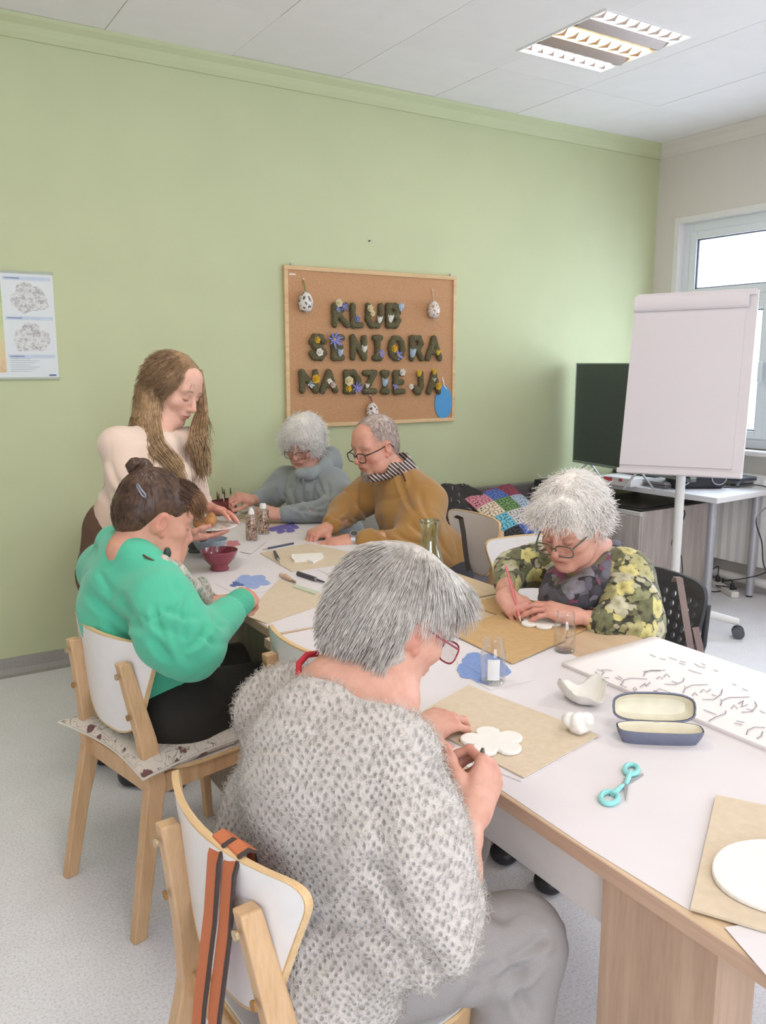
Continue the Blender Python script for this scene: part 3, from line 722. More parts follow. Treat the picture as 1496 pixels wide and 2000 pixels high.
# laptop stack at the right
q = PZ(1412, 948, DZ); t = thing('laptop', 'closed grey laptop on a stand at the desk end, next to the radio', 'laptop', (q[0]+.10, q[1]+.0, DZ), math.radians(-8))
obj('lid', G().box((-.12, -.17, .062), (.12, .17, .072)), plain('laptop_grey', '#7e8591', .4, metal=.3), t, bevel=.004); obj('base', G().box((-.12, -.17, .046), (.12, .17, .061)), plain('laptop_dark', '#44474f', .5), t, bevel=.003)
for y in (-.13, .13): obj('stand_foot', G().tube([(-.08, y, .048), (-.10, y-.004, .006)], [.013, .010], 8).tube([(.08, y, .048), (.10, y, .006)], [.012, .009], 8), plain('foot_grey', '#8d8f97', .5), t)
q = PZ(1437, 944, DZ); tag(obj('document_folder', G().box((-.02, -.13, 0), (.16, .13, .022)), plain('blue_folder', '#9fb2c8', .6), loc=(q[0]+.06, q[1]+.06, DZ), bevel=.003), 'pale blue folder on the desk behind the grey laptop', 'folder')
# black tray at the left end of the desk (dark object behind the white hair)
q = PZ(1096, 944, .66)
# whitewashed cabinet under the desk
cb = PZ(1300, 1122, 0); ct = .60; cf = PZ(1255, 1001, ct)
t = thing('cabinet', 'whitewashed wooden cabinet under the desk, its top lined with a dark tray', 'cabinet', (cf[0], cf[1], 0), math.radians(2)); cw = cb[0]-cf[0]
M_wwash = wood('whitewashed_wood', '#b9aba3', '#d2c8c1', 'z', .55, .8)
cd = min(.62, YW-.02-cf[1])
g = G(); g.box((.0, 0, .02), (cw, .018, ct)); g.box((0, cd-.018, .02), (cw, cd, ct)); g.box((cw-.018, .018, .02), (cw, cd-.018, ct)); g.box((0, .018, .02), (cw, cd-.018, .04)); g.box((.02, .018, ct-.14), (cw-.018, cd-.018, ct-.125))
obj('carcass', g, M_wwash, t, bevel=.002)
do = obj('door', G().box((-.018, .004, .03), (0, cd-.004, ct-.03)), M_wwash, t, bevel=.003)
obj('top_rail', G().box((-.02, 0, ct-.028), (.0, cd, ct)), plain('rail_pale', '#d9d2ce', .5), t, bevel=.002)
obj('plinth', G().box((.02, .02, 0), (cw-.02, cd-.02, .02)), M_wwash, t)
t = thing('tray_box', 'shallow black plastic box resting inside the top of the cabinet', 'box', (cf[0]+.03, cf[1]+.03, ct-.125), math.radians(2))
g = G(); a, b = cw-.08, cd-.08; g.box((0, 0, 0), (a, b, .01)); g.box((0, 0, .01), (.01, b, .12)); g.box((a-.01, 0, .01), (a, b, .12)); g.box((.01, 0, .01), (a-.01, .01, .12)); g.box((.01, b-.01, .01), (a-.01, b, .12))
obj('box_walls', g, plain('tray_black', '#3b3936', .4, .05), t, bevel=.004); obj('lid', G().box((.0, 0, .12), (a, b, .132)), MATS['tray_black'], t, bevel=.004)
obj('ridge', G().box((.05, .05, .132), (a-.05, b-.05, .139)), plain('tray_ridge', '#4a4743', .35), t, bevel=.003)

# flipchart on a castor base
fd = 4.82; TL, TR, BL, BR = PD(1226, 578, fd+.06), PD(1482, 566, fd-.27), PD(1208, 922, fd), PD(1449, 934, fd-.33)
ctr = (BL+BR)/2; up = nrm((TL+TR)/2-(BL+BR)/2); rt = nrm(BR-BL); nn = nrm(np.cross(rt, up)); up = np.cross(nn, rt)
wd = np.linalg.norm(BR-BL)+.0; hg = ((TL+TR)/2-(BL+BR)/2)@up
print('flipchart', wd, hg, ctr)
polep = PD(1318, 1120, fd+.03); hub = A(polep[0], polep[1], 0)
t = thing('flipchart', 'white flipchart easel with a blank pad on a wheeled column', 'flipchart', hub)
def fc(u, v, w): return ctr+rt*u+up*v+nn*w-hub
def fbox(u0, u1, v0, v1, w0, w1):
    V = [fc(u, v, w) for w in (w0, w1) for u, v in ((u0, v0), (u1, v0), (u1, v1), (u0, v1))]
    return G().add(V, [(0, 3, 2, 1), (4, 5, 6, 7), (0, 1, 5, 4), (1, 2, 6, 5), (2, 3, 7, 6), (3, 0, 4, 7)])
M_fc = plain('flipchart_board', '#dcd4d6', .4, .01); M_pad = plain('flipchart_pad', '#ded6d9', .7, .01, 3, .05)
obj('board', fbox(-wd/2, wd/2, 0, hg, -.022, 0), M_fc, t, bevel=.004)
obj('paper_pad', fbox(-wd/2+.002, wd/2-.055, .045, hg-.075, .001, .008), M_pad, t)
gl = G(); V = []; nn_ = 8
for u in (-wd/2+.0, wd/2-.045):
    for k in range(nn_+1):
        a = math.pi*k/nn_; V.append(fc(u, hg-.055-.045*math.cos(a), .012+.016*math.sin(a)))
gl.add(V, [(k, k+1, nn_+1+k+1, nn_+1+k) for k in range(nn_)]+[tuple(range(nn_, -1, -1)), tuple(range(nn_+1, 2*nn_+2))])
obj('rolled_sheets', gl, M_pad, t, smooth='angle')
obj('clamp_bar', fbox(-wd/2+.01, wd/2-.01, hg-.03, hg+.004, .0, .014), M_fc, t, bevel=.003)
obj('pen_tray', fbox(-wd/2-.002, wd/2, -.006, .022, 0, .045), M_fc, t, bevel=.004)
obj('column', G().tube([(0, 0, .10), (0, 0, .95)], .026, 16).tube([(0, 0, .95), (0, 0, 1.25), tuple(fc(0, .5, -.02))], [.018, .018, .012], 12), plain('column_white', '#dedbd8', .35, .01), t, smooth='angle')
obj('hub', G().lathe([(.05, .085), (.055, .10), (.045, .14), (.03, .16), (.0, .16)], n=20), MATS['column_white'], t, smooth='angle')
c1 = PZ(1381, 1240, 0)-hub; a0 = math.atan2(c1[1], c1[0]); Rb = .36
for k in range(5):
    a = a0+2*math.pi*k/5; c, s = math.cos(a), math.sin(a)
    arm = obj('base_arm', G().tube([(.03*c, .03*s, .115), (.2*c, .2*s, .125), (Rb*c, Rb*s, .095)], [.026, .024, .02], 10), MATS['column_white'], t, smooth='angle')
    for sd in (-1, 1):
        px, py = Rb*c-s*sd*.014, Rb*s+c*sd*.014
        obj('castor', G().tube([(px-s*-.009*0, py, .034), (px-s*.018*sd, py+c*.018*sd, .034)], .034, 18), plain('castor_grey', '#54565c', .45), arm, smooth='angle')
# power strip and cables
q0, q1 = PZ(1388, 1140, 0), PZ(1436, 1168, 0); dq = nrm(q1-q0); L_ = np.linalg.norm(q1-q0)
t = thing('power_strip', 'white multi-socket power strip on the floor by the desk leg', 'power strip', (q0[0], q0[1], 0), math.atan2(dq[1], dq[0]))
obj('body', G().box((0, -.026, 0), (L_, .026, .042)), plain('strip_white', '#e5e1da', .45), t, bevel=.008, seg=3)
for k in range(4):
    xk = L_*(k+.6)/4.3; obj('socket', G().lathe([(.016, .0421), (.019, .0421), (.019, .044), (.016, .044)], (xk, 0, 0), 18, True), plain('socket_ring', '#b9b4ad', .5), t)
for i, xk in enumerate((L_*.27, L_*.86)):
    tag(obj('power_plug', G().lathe([(.015, 0), (.017, .012), (.013, .035), (.006, .045), (.0, .045)], n=14), M_black, loc=(q0[0]+dq[0]*xk, q0[1]+dq[1]*xk, .0445), smooth='angle'), ['black plug in the far end of the power strip', 'black plug in the near end of the power strip'][i], 'plug', 'plugs in the power strip')
def cable(name, label, pts, r=.004):
    # catmull-rom through the points
    P = [np.asarray(p, float) for p in pts]; P = [P[0]*2-P[1]]+P+[P[-1]*2-P[-2]]; out = []
    for i in range(1, len(P)-2):
        for k in range(8):
            t_ = k/8; a, b, c, d = P[i-1:i+3]; out.append(.5*((2*b)+(-a+c)*t_+(2*a-5*b+4*c-d)*t_**2+(-a+3*b-3*c+d)*t_**3))
    out.append(P[-2]); tag(obj(name, G().tube(out, r, 6), M_cable, smooth='angle'), label, 'cable'); return out
p1_ = A(q0[0]+dq[0]*L_*.86, q0[1]+dq[1]*L_*.86, .085); p2_ = A(q0[0]+dq[0]*L_*.27, q0[1]+dq[1]*L_*.27, .085)
cable('power_cable', 'black cable hanging off the desk end down to the power strip', [dpt(.35, .18, .012), dpt(.52, .06, .03), dpt(.57, -.012, .0), dpt(.585, -.03, -.12), dpt(.57, -.05, -.35), dpt(.50, -.08, -.52), p1_+A(-.10, .0, .03), p1_+A(-.02, 0, .03), p1_])
cable('power_cable', 'black cable looping from the far plug of the power strip', [p2_, p2_+A(.02, .02, .06), p2_+A(-.12, .0, .01), A(p2_[0]-.15, p2_[1]-.06, .01), A(p2_[0]+.05, p2_[1]-.12, .012), p1_+A(-.10, .05, -.01), p1_+A(.05, .12, -.06), A(p1_[0]+.25, p1_[1]+.25, .03)])
cable('power_cable', 'thin black cable running from the desk to the right along the radiator', [dpt(.5, .22, .012), dpt(.66, .10, .02), dpt(.66, -.01, -.06), PD(1478, 1010, 4.95), PD(1488, 1060, 4.95), PD(1494, 1110, 4.95), PD(1530, 1150, 4.95)])
cable('power_cable', 'black cable sliding down the cabinet side behind the flipchart column', [A(cf[0]+.35, cf[1]-.01, ct+.01), A(cf[0]+.38, cf[1]-.03, ct-.05), PD(1312, 1060, 5.2), PD(1330, 1085, 5.1), PZ(1332, 1138, .03), PZ(1322, 1142, .012), PZ(1312, 1136, .012), PZ(1302, 1142, .012)])
rr = random.Random(5)
for i in range(4):
    ctrp = PZ(1316+i*8, 1140+(i % 2)*6, .008); pts = []
    for k in range(7): a = k*1.3+i; pts.append(ctrp+A(math.cos(a)*(.05+.015*i), math.sin(a)*(.07+.015*i), .0065*(i+1)+.004*(k % 2)))
    cable('cable_coil', ['black cable coil on the floor nearest the cabinet', 'black cable coil second from the cabinet', 'black cable coil third from the cabinet, behind the column', 'black cable coil farthest from the cabinet, by the desk leg'][i], pts, .0035)
# dark leather case standing on the cabinet edge behind the white hair
q = PY(1096, 940, YW-.25)
t = thing('binder', 'black ring binder leaning on the sofa arm left of the desk', 'binder', tuple(PD(1094, 990, 5.35)), .2)
bz = PD(1094, 990, 5.35)[2]
# ------------------------------------------------------------------ sofa
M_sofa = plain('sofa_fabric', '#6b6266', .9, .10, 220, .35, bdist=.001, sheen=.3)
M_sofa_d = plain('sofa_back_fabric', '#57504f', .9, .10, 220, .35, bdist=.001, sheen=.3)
sx0, sx1 = 2.42, 3.98; sy1 = YW-.02; bt = .735
cn = PZ(1000, 940, bt); t = thing('sofa', 'dark grey corner sofa against the green wall', 'sofa', ((sx0+sx1)/2, 4.0, 0)); o_ = ((sx0+sx1)/2, 4.0, 0)
sx1 = cn[0]+.16; by = min(cn[1], sy1-.12)
print('sofa corner', cn)
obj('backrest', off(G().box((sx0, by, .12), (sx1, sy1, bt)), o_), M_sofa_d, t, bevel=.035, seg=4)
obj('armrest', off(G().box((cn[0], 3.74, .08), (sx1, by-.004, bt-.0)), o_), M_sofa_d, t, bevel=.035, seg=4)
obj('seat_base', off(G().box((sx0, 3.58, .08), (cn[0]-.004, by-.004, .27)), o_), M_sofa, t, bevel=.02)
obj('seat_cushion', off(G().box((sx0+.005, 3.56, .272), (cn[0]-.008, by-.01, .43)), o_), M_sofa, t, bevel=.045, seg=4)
for x, y in ((sx0+.06, 3.66), (cn[0]-.1, 3.66), (sx0+.06, 4.3), (sx1-.08, 4.3)): obj('foot', off(G().box((x-.025, y-.025, 0), (x+.025, y+.025, .08)), o_), M_black, t)
for ch in list(bpy.data.objects):
    if ch.name.startswith('binder'): bpy.data.objects.remove(ch)
b0 = A(cn[0]+.08, 4.20, bt)
t = thing('binder', 'black binder lying on the sofa arm beside the white desk', 'binder', (b0[0], b0[1]-.14, bt), math.radians(12))
obj('cover', G().box((-.05, -.16, 0), (.10, .16, .004)).box((-.05, -.16, .036), (.10, .16, .040)).box((-.054, -.16, 0), (-.05, .16, .04)), M_black, t, bevel=.0015); obj('pages', G().box((-.045, -.15, .004), (.095, .15, .036)), plain('binder_pages', '#55524f', .8), t)

# crochet cushion: 3 x 4 granny squares on a pillow leaning in the sofa corner
def cushion():
    C0, C1, C2, C3 = PD(922, 985, 4.84), PD(1012, 958, 5.03), PD(1075, 1035, 4.83), PD(975, 1070, 4.58)
    ctr = (C0+C1+C2+C3)/4; u = nrm(C1-C0+C2-C3); v = (C0-C3+C1-C2); v = nrm(v-u*(u@v)); n_ = np.cross(u, v)
    if n_@(CAMP-ctr) < 0: n_ = -n_
    wu, wv = .40, .46
    print('cushion', np.linalg.norm(C1-C0), np.linalg.norm(C3-C0), ctr)
    loc = ctr-v*wv/2; t = thing('crochet_cushion', 'cushion of colourful crocheted squares leaning in the sofa corner', 'cushion', loc)
    def pt(a, b, d=0): a_, b_ = abs(a*2), abs(b*2); h = .055*(max(0, (1-a_**2.6))*max(0, 1-b_**2.6))**.5; return ctr+u*a*wu+v*b*wv+n_*(h+d)-loc
    def ptb(a, b): a_, b_ = abs(a*2), abs(b*2); h = .05*(max(0, (1-a_**2.6))*max(0, 1-b_**2.6))**.5; return ctr+u*a*wu+v*b*wv-n_*h-loc
    n = 18; V = []; F = []
    for fn in (pt, ptb):
        o = len(V); V += [fn(i/n-.5, j/n-.5) for j in range(n+1) for i in range(n+1)]
        F += [(o+j*(n+1)+i, o+j*(n+1)+i+1, o+(j+1)*(n+1)+i+1, o+(j+1)*(n+1)+i) for j in range(n) for i in range(n)]
    obj('pillow', G().add(V, F), plain('pillow_black', '#3a3030', .9), t, smooth=True)
    cols = [['#c98490', '#5a6fae', '#8f4655'], ['#d8c5ad', '#6a8a58', '#a6b3c4'], ['#6db0c0', '#c4bebb', '#d6cac8'], ['#3c3a3e', '#566bab', '#86404f']]
    for j in range(4):
        for i in range(3):
            a0, a1, b1, b0 = -.47+.94*i/3+.004, -.47+.94*(i+1)/3-.004, .47-.94*j/4-.004, .47-.94*(j+1)/4+.004
            g = G(); ca, cb_ = (a0+a1)/2, (b0+b1)/2; ra, rb = (a1-a0)/2, (b1-b0)/2
            def ring(s0, s1, seg, gap):
                for k in range(seg):
                    th0, th1 = 2*math.pi*k/seg, 2*math.pi*(k+1-gap)/seg
                    def sq(th, s):
                        c, s_ = math.cos(th), math.sin(th); m_ = max(abs(c), abs(s_)); f = s*(1 if s > .45 else m_+.0) ; return (ca+ra*f*c/m_, cb_+rb*f*s_/m_)
                    q = [sq(th0, s0), sq(th1, s0), sq(th1, s1), sq(th0, s1)]
                    V = [pt(x, y, .003) for x, y in q]+[pt(x, y, .010) for x, y in q]
                    g.add(V, [(3, 2, 1, 0), (4, 5, 6, 7), (0, 1, 5, 4), (1, 2, 6, 5), (2, 3, 7, 6), (3, 0, 4, 7)])
            ring(.86, 1.0, 16, 0.0); ring(.60, .80, 12, .25); ring(.34, .54, 8, .22); ring(.04, .28, 8, .0); ring(.52, .62, 8, .45); ring(.78, .88, 16, .5)
            obj('crochet_square', g, plain('yarn_%d%d' % (i, j), cols[j][i], .95, .12, 300, .4), t)
    fr = []
    for k in range(60):
        s = k/60*4; e = int(s); f_ = s-e; a, b = [(f_-.5, .5), (.5, .5-f_), (.5-f_, -.5), (-.5, f_-.5)][e]; fr.append(pt(a*1.02, b*1.02)+n_*.004*math.sin(k*2.1)+u*.004*math.sin(k*3.3))
    obj('fringe', G().tube(fr+[fr[0]], .011, 6), plain('yarn_plum', '#84404e', .95, .15, 250, .4), t)
cushion()
# black shawl / bag on the sofa
q = PD(905, 1085, 4.62)
t = thing('jacket', 'black jacket with pale stitching thrown over the sofa seat', 'jacket', (q[0], q[1], .43))
b = S()
P_ = lambda x, y, d: PD(x, y, d)
b.chain([P_(880, 965, 4.9), P_(900, 1000, 4.85), P_(925, 1050, 4.75), P_(960, 1090, 4.65)], [.06, .075, .09, .06], .05).chain([P_(905, 965, 4.92), P_(930, 985, 4.9), P_(955, 1030, 4.82), P_(985, 1075, 4.72)], [.055, .07, .075, .05], .05)
b.chain([P_(872, 960, 4.85), P_(872, 1020, 4.8), P_(890, 1080, 4.7)], [.05, .07, .08], .05).el(P_(940, 1085, 4.70), (.16, .13, .06), .05)
V, F = b.mesh(.012); N = vnormals(V, F); V = V+N*(fnoise(V, 28, 3)*.010)[:, None]; V[:, 2] = np.maximum(V[:, 2], .425)
obj('cloth', (V-A(q[0], q[1], .43), F), plain('black_cloth', '#33302f', .9, .15, 60, .3), t, smooth=True)
g = G(); rr = random.Random(2); idx = [i for i in range(len(V)) if N[i]@nrm(CAMP-V[i]) > .2]
for _ in range(70):
    i = rr.choice(idx); p = V[i]-A(q[0], q[1], .43); d = nrm(np.cross(N[i], A(rr.uniform(-1, 1), rr.uniform(-1, 1), rr.uniform(-1, 1)))); g.tube([p+N[i]*.003-d*.012, p+N[i]*.005+np.cross(N[i], d)*.004, p+N[i]*.003+d*.012], .0022, 4)
obj('stitching', g, plain('pale_thread', '#a39d93', .8), t)
# ================================================================== cork board with moss letters
bw0, bw1 = PY(551, 517, YW), PY(885, 822, YW); bx0, bx1, bz0, bz1 = bw0[0], PY(888, 541, YW)[0], bw1[2], bw0[2]-.002
print('board', bx1-bx0, bz1-bz0)
t_cork = MT('cork'); v = t_cork.co(); nz = t_cork.n('ShaderNodeTexNoise', Scale=130.0, Detail=4.0); t_cork.l(v, nz.inputs['Vector'])
vo = t_cork.n('ShaderNodeTexVoronoi', Scale=220.0); t_cork.l(v, vo.inputs['Vector'])
t_cork.base(t_cork.mix(.35, t_cork.ramp(nz.outputs['Fac'], [(.3, '#a8794f'), (.7, '#c0926a')]), t_cork.ramp(vo.outputs['Distance'], [(0, '#9a6b45'), (.6, '#cba079')]))); t_cork.set(Roughness=.9); t_cork.bump(nz.outputs['Fac'], .3, .002)
t = thing('cork_board', 'cork notice board with a pale wooden frame on the green wall', 'notice board', ((bx0+bx1)/2, YW, bz0)); o_ = ((bx0+bx1)/2, YW, bz0)
obj('cork_sheet', off(G().box((bx0+.02, YW-.014, bz0+.02), (bx1-.02, YW-.004, bz1-.02)), o_), t_cork.m, t)
g = G(); M_fr = wood('frame_pine', '#cda877', '#ddbd8e', 'x', .5)
for nm, a, b in (('a', (bx0, bz1-.024), (bx1, bz1)), ('b', (bx0, bz0), (bx1, bz0+.024)), ('c', (bx0, bz0+.024), (bx0+.024, bz1-.024)), ('d', (bx1-.024, bz0+.024), (bx1, bz1-.024))):
    obj('frame_bar', off(G().box((a[0], YW-.024, a[1]), (b[0], YW-.002, b[1])), o_), M_fr, t, bevel=.003)
obj('maker_plate', off(G().box((bx0+.035, YW-.0152, bz1-.052), (bx0+.075, YW-.0141, bz1-.043)), o_), plain('plate_cream', '#d8cdbb', .5), t)
for x in (bx0+.05, bx1-.04): obj('hook', off(G().box((x, YW-.012, bz1), (x+.012, YW-.002, bz1+.014)), o_), M_steel, t)
YB_ = YW-.014
nl = PY(720, 471, YW); tag(obj('wall_nail', G().tube([(nl[0], YW, nl[2]), (nl[0], YW-.012, nl[2]-.001)], .003, 8).lathe([(0, 0), (.008, .001), (.008, .003), (0, .003)], (nl[0], YW-.014, nl[2]), 10), plain('nail_dark', '#4a4a40', .5)), 'dark nail in the green wall above the cork board', 'nail')
GL = {'K': [((0, 0), (0, 1)), ((.08, .48), (.9, 1)), ((.3, .55), (.95, 0))], 'L': [((.08, 0), (.08, 1)), ((.08, 0), (.95, 0))], 'U': [((0, 1), (0, .3)), ((0, .3), (.25, 0)), ((.25, 0), (.7, 0)), ((.7, 0), (.95, .3)), ((.95, .3), (.95, 1))],
 'B': [((.05, 0), (.05, 1)), ((.05, 1), (.7, 1)), ((.7, 1), (.85, .78)), ((.85, .78), (.65, .53)), ((.05, .53), (.65, .53)), ((.65, .53), (.95, .28)), ((.95, .28), (.7, 0)), ((.7, 0), (.05, 0))],
 'S': [((.95, .8), (.7, 1)), ((.7, 1), (.25, 1)), ((.25, 1), (.05, .78)), ((.05, .78), (.25, .55)), ((.25, .55), (.7, .47)), ((.7, .47), (.95, .25)), ((.95, .25), (.7, 0)), ((.7, 0), (.25, 0)), ((.25, 0), (0, .2))],
 'E': [((.08, 0), (.08, 1)), ((.08, 1), (.95, 1)), ((.08, .52), (.8, .52)), ((.08, 0), (.95, 0))], 'N': [((.05, 0), (.05, 1)), ((.05, 1), (.92, 0)), ((.92, 0), (.92, 1))],
 'I': [((.5, 0), (.5, 1)), ((.05, 1), (.95, 1)), ((.05, 0), (.95, 0))], 'O': [((.5+.5*math.cos(a*math.pi/5), .5+.5*math.sin(a*math.pi/5)), (.5+.5*math.cos((a+1)*math.pi/5), .5+.5*math.sin((a+1)*math.pi/5))) for a in range(10)],
 'R': [((.05, 0), (.05, 1)), ((.05, 1), (.7, 1)), ((.7, 1), (.92, .76)), ((.92, .76), (.68, .5)), ((.68, .5), (.05, .5)), ((.5, .5), (.98, 0))], 'A': [((0, 0), (.5, 1)), ((.5, 1), (1, 0)), ((.2, .34), (.8, .34))],
 'D': [((.05, 0), (.05, 1)), ((.05, 1), (.6, 1)), ((.6, 1), (.95, .65)), ((.95, .65), (.95, .35)), ((.95, .35), (.6, 0)), ((.6, 0), (.05, 0))], 'Z': [((.05, 1), (.95, 1)), ((.95, 1), (.05, 0)), ((.05, 0), (.95, 0))],
 'J': [((.85, 1), (.85, .28)), ((.85, .28), (.6, 0)), ((.6, 0), (.3, 0)), ((.3, 0), (.05, .2))]}
M_moss = plain('moss', '#665f44', 1.0, .35, 170, .9, bdist=.006)
rows = [('KLUB', [(648, 679), (682, 706), (713, 745), (751, 779)], 597, 634, 'top'), ('SENIORA', [(603, 634), (645, 669), (682, 713), (725, 743), (757, 786), (797, 824), (829, 859)], 659, 698, 'middle'),
        ('NADZIEJA', [(583, 619), (624, 655), (669, 701), (706, 733), (741, 757), (765, 788), (804, 824), (831, 857)], 727, 763, 'bottom')]
wordn = {'KLUB': 'KLUB', 'SENIORA': 'SENIORA', 'NADZIEJA': 'NADZIEJA'}; seen = {}
for word, spans, y0, y1, row in rows:
    for i, (ch, (xa, xb)) in enumerate(zip(word, spans)):
        tilt = (xa-603)*.022
        p0 = PY(xa+3, y1+tilt*(.5), YB_); p1 = PY(xb-3, y0+tilt*.5, YB_); w_, h_ = p1[0]-p0[0], p1[2]-p0[2]; s = S(); r = .0185
        for a, b in GL[ch]: s.rc((a[0]*w_, 0, a[1]*h_), (b[0]*w_, 0, b[1]*h_), r, r, .008)
        V, F = s.mesh(.0065); N = vnormals(V, F); V = V+N*(fnoise(V+i, 260, i, 2)*.0035)[:, None]; V[:, 1] = np.minimum(V[:, 1]*1.0, .016)
        nth = ''
        if word.count(ch) > 1: nth = {0: 'first ', 1: 'last '}[word[:i].count(ch)]
        tag(obj('moss_letter', (V, F), M_moss, loc=(p0[0], YB_-.0165, p0[2]), smooth=True), 'mossy green %sletter %s in the %s word of the cork board' % (nth, ch, row), 'letter', 'moss letters on the cork board')
# felt flowers pinned on the letters
def petal(g, c, d, up, L, w, th=.0022, curl=.3, n=4):
    d, up = nrm(d), nrm(up); sd = np.cross(d, up); V = []
    for i in range(n+1):
        t_ = i/n; ww = w*math.sin(math.pi*min(1, .12+.80*t_))**.8*(1 if i < n else .45); p = np.asarray(c)+d*L*t_+up*(curl*L*t_*t_)
        V += [p-sd*ww+up*.15*ww, p+up*-.1*ww, p+sd*ww+up*.15*ww]
    m = len(V); V += [q-up*th for q in V]; F = []
    for i in range(n):
        for k in range(2):
            a = i*3+k; F += [(a, a+1, a+4, a+3), (m+a, m+a+3, m+a+4, m+a+1)]
    F += [(i*3, i*3+3, m+i*3+3, m+i*3) for i in range(n)]+[(i*3+2, m+i*3+2, m+i*3+5, i*3+5) for i in range(n)]+[(0, m, m+1, 1), (1, m+1, m+2, 2), (n*3, n*3+1, m+n*3+1, m+n*3), (n*3+1, n*3+2, m+n*3+2, m+n*3+1)]
    g.add(V, F)
FM = {k: plain('felt_'+k, c, .85, .05, 200) for k, c in dict(yellow='#dfb73a', white='#e9e4da', cream='#e3d9b4', blue='#7e8bc9', pale='#b4c6d8', violet='#8d8fce', green='#3f4a2a', pink='#e2c6c0').items()}
OUT = A(0, -1, 0)
def flower(px, py, kind, col, size, label):
    p = PY(px, py, YB_-.03); loc = p; g = G(); gc = G(); rnd = random.Random(px*7+py); rot = rnd.uniform(0, 6)
    if kind == 'rose':
        for ring_, (n_, L, lift) in enumerate(((6, 1.0, .25), (5, .75, .7), (4, .5, 1.4))):
            for k in range(n_):
                a = rot+ring_*.5+2*math.pi*k/n_; d = A(math.cos(a), -lift, math.sin(a)); petal(g, A(0, -.002*ring_, 0), d, OUT-d*(OUT@nrm(d))*.5, size*L*.62, size*L*.30, curl=.25)
        gc.sphere((0, -.008, 0), size*.16, 8, 6)
    elif kind == 'star':
        for k in range(14):
            a = rot+2*math.pi*k/14; d = A(math.cos(a), -.25-.5*(k % 2), math.sin(a)); petal(g, A(0, 0, 0), d, OUT, size*rnd.uniform(.8, 1.1)*.75, size*.07, curl=.05)
        gc.sphere((0, -.006, 0), size*.10, 8, 6)
    elif kind == 'tulip':
        for k in range(6):
            a = rot+2*math.pi*k/6; d = A(.42*math.cos(a), .42*math.sin(a)-.25, 1.0); rad = A(math.cos(a), math.sin(a), 0); petal(g, A(0, 0, -size*.45)+rad*.004, d, rad*-1+A(0, 0, .3), size*.95, size*.22, curl=.12)
        gc.tube([(0, 0, -size*.45), (.002, .006, -size*.9)], [.004, .003], 6)
    else:                                   # iris: loose petals
        for k in range(7):
            a = rot+2*math.pi*k/7; d = A(math.cos(a), -.35-.4*(k % 2), math.sin(a)); petal(g, A(0, 0, 0), d, OUT, size*.62, size*.2, curl=-.2+.4*(k % 2))
        gc.sphere((0, -.006, 0), size*.13, 8, 6)
    o = tag(obj('felt_flower', g, FM[col], loc=loc), label, 'flower', 'felt flowers on the cork board')
    obj('flower_centre', gc, FM['green'] if kind == 'tulip' else FM['yellow'] if col != 'yellow' else plain('felt_gold', '#c99a2a', .85), o)
FL = [(661, 592, 'rose', 'cream', .034, 'cream rose on the letter K'), (659, 605, 'iris', 'blue', .03, 'dull blue iris under the rose on the letter K'), (671, 599, 'star', 'violet', .034, 'spiky violet flower at the right of the letter K'),
 (697, 623, 'rose', 'blue', .026, 'small blue rose on the letter L'), (722, 602, 'rose', 'cream', .03, 'cream rose at the top of the letter U'), (727, 612, 'rose', 'cream', .026, 'lower cream rose on the letter U'), (741, 624, 'tulip', 'white', .036, 'white tulip between the letters U and B'),
 (762, 622, 'tulip', 'white', .044, 'large white tulip on the letter B'), (782, 600, 'tulip', 'pale', .044, 'pale blue tulip at the top right of the letter B'),
 (619, 664, 'rose', 'yellow', .028, 'yellow rose on the upper curve of the letter S'), (623, 688, 'rose', 'white', .034, 'round white rose on the lower curve of the letter S'), (653, 663, 'star', 'violet', .062, 'largest spiky violet flower, above the letter E'),
 (664, 688, 'tulip', 'pale', .04, 'pale blue tulip at the foot of the letter E in the middle word'), (711, 681, 'tulip', 'white', .038, 'white tulip on the letter N of the middle word'), (743, 690, 'iris', 'violet', .038, 'violet iris on the letter I of the middle word'),
 (769, 681, 'rose', 'yellow', .032, 'yellow rose on the letter O'), (778, 694, 'iris', 'violet', .042, 'violet iris at the foot of the letter O'), (805, 689, 'tulip', 'pale', .05, 'pale blue tulip on the letter R'), (855, 688, 'tulip', 'yellow', .032, 'yellow tulip beside the letter A of the middle word'),
 (616, 740, 'rose', 'yellow', .038, 'yellow flower on the letter N of the bottom word'), (607, 751, 'iris', 'pale', .032, 'small pale flower at the foot of the bottom N'), (642, 744, 'iris', 'white', .032, 'white loose flower on the first bottom A'), (650, 752, 'rose', 'pink', .026, 'blush rose beside the first bottom A'),
 (680, 744, 'rose', 'cream', .042, 'large cream rose on the letter D'), (680, 759, 'rose', 'yellow', .03, 'yellow rose at the foot of the letter D'), (697, 757, 'star', 'violet', .046, 'spiky violet flower between the letters D and Z'), (717, 753, 'tulip', 'white', .024, 'tiny white tulip on the letter Z'),
 (751, 746, 'tulip', 'pale', .046, 'pale blue tulip on the letter I of the bottom word'), (772, 754, 'iris', 'violet', .03, 'violet flower at the foot of the bottom E'), (785, 727, 'rose', 'white', .032, 'white rose at the top of the bottom E'), (802, 755, 'rose', 'white', .026, 'small white rose left of the letter J'),
 (818, 729, 'tulip', 'yellow', .036, 'yellow tulip on the letter J'), (848, 726, 'tulip', 'yellow', .032, 'yellow tulip at the top of the last A'), (847, 741, 'iris', 'white', .022, 'tiny white flower on the last A'), (855, 754, 'rose', 'yellow', .034, 'yellow rose at the foot of the last A')]
for f_ in FL: flower(*f_[:4], f_[4]*1.2, f_[5])
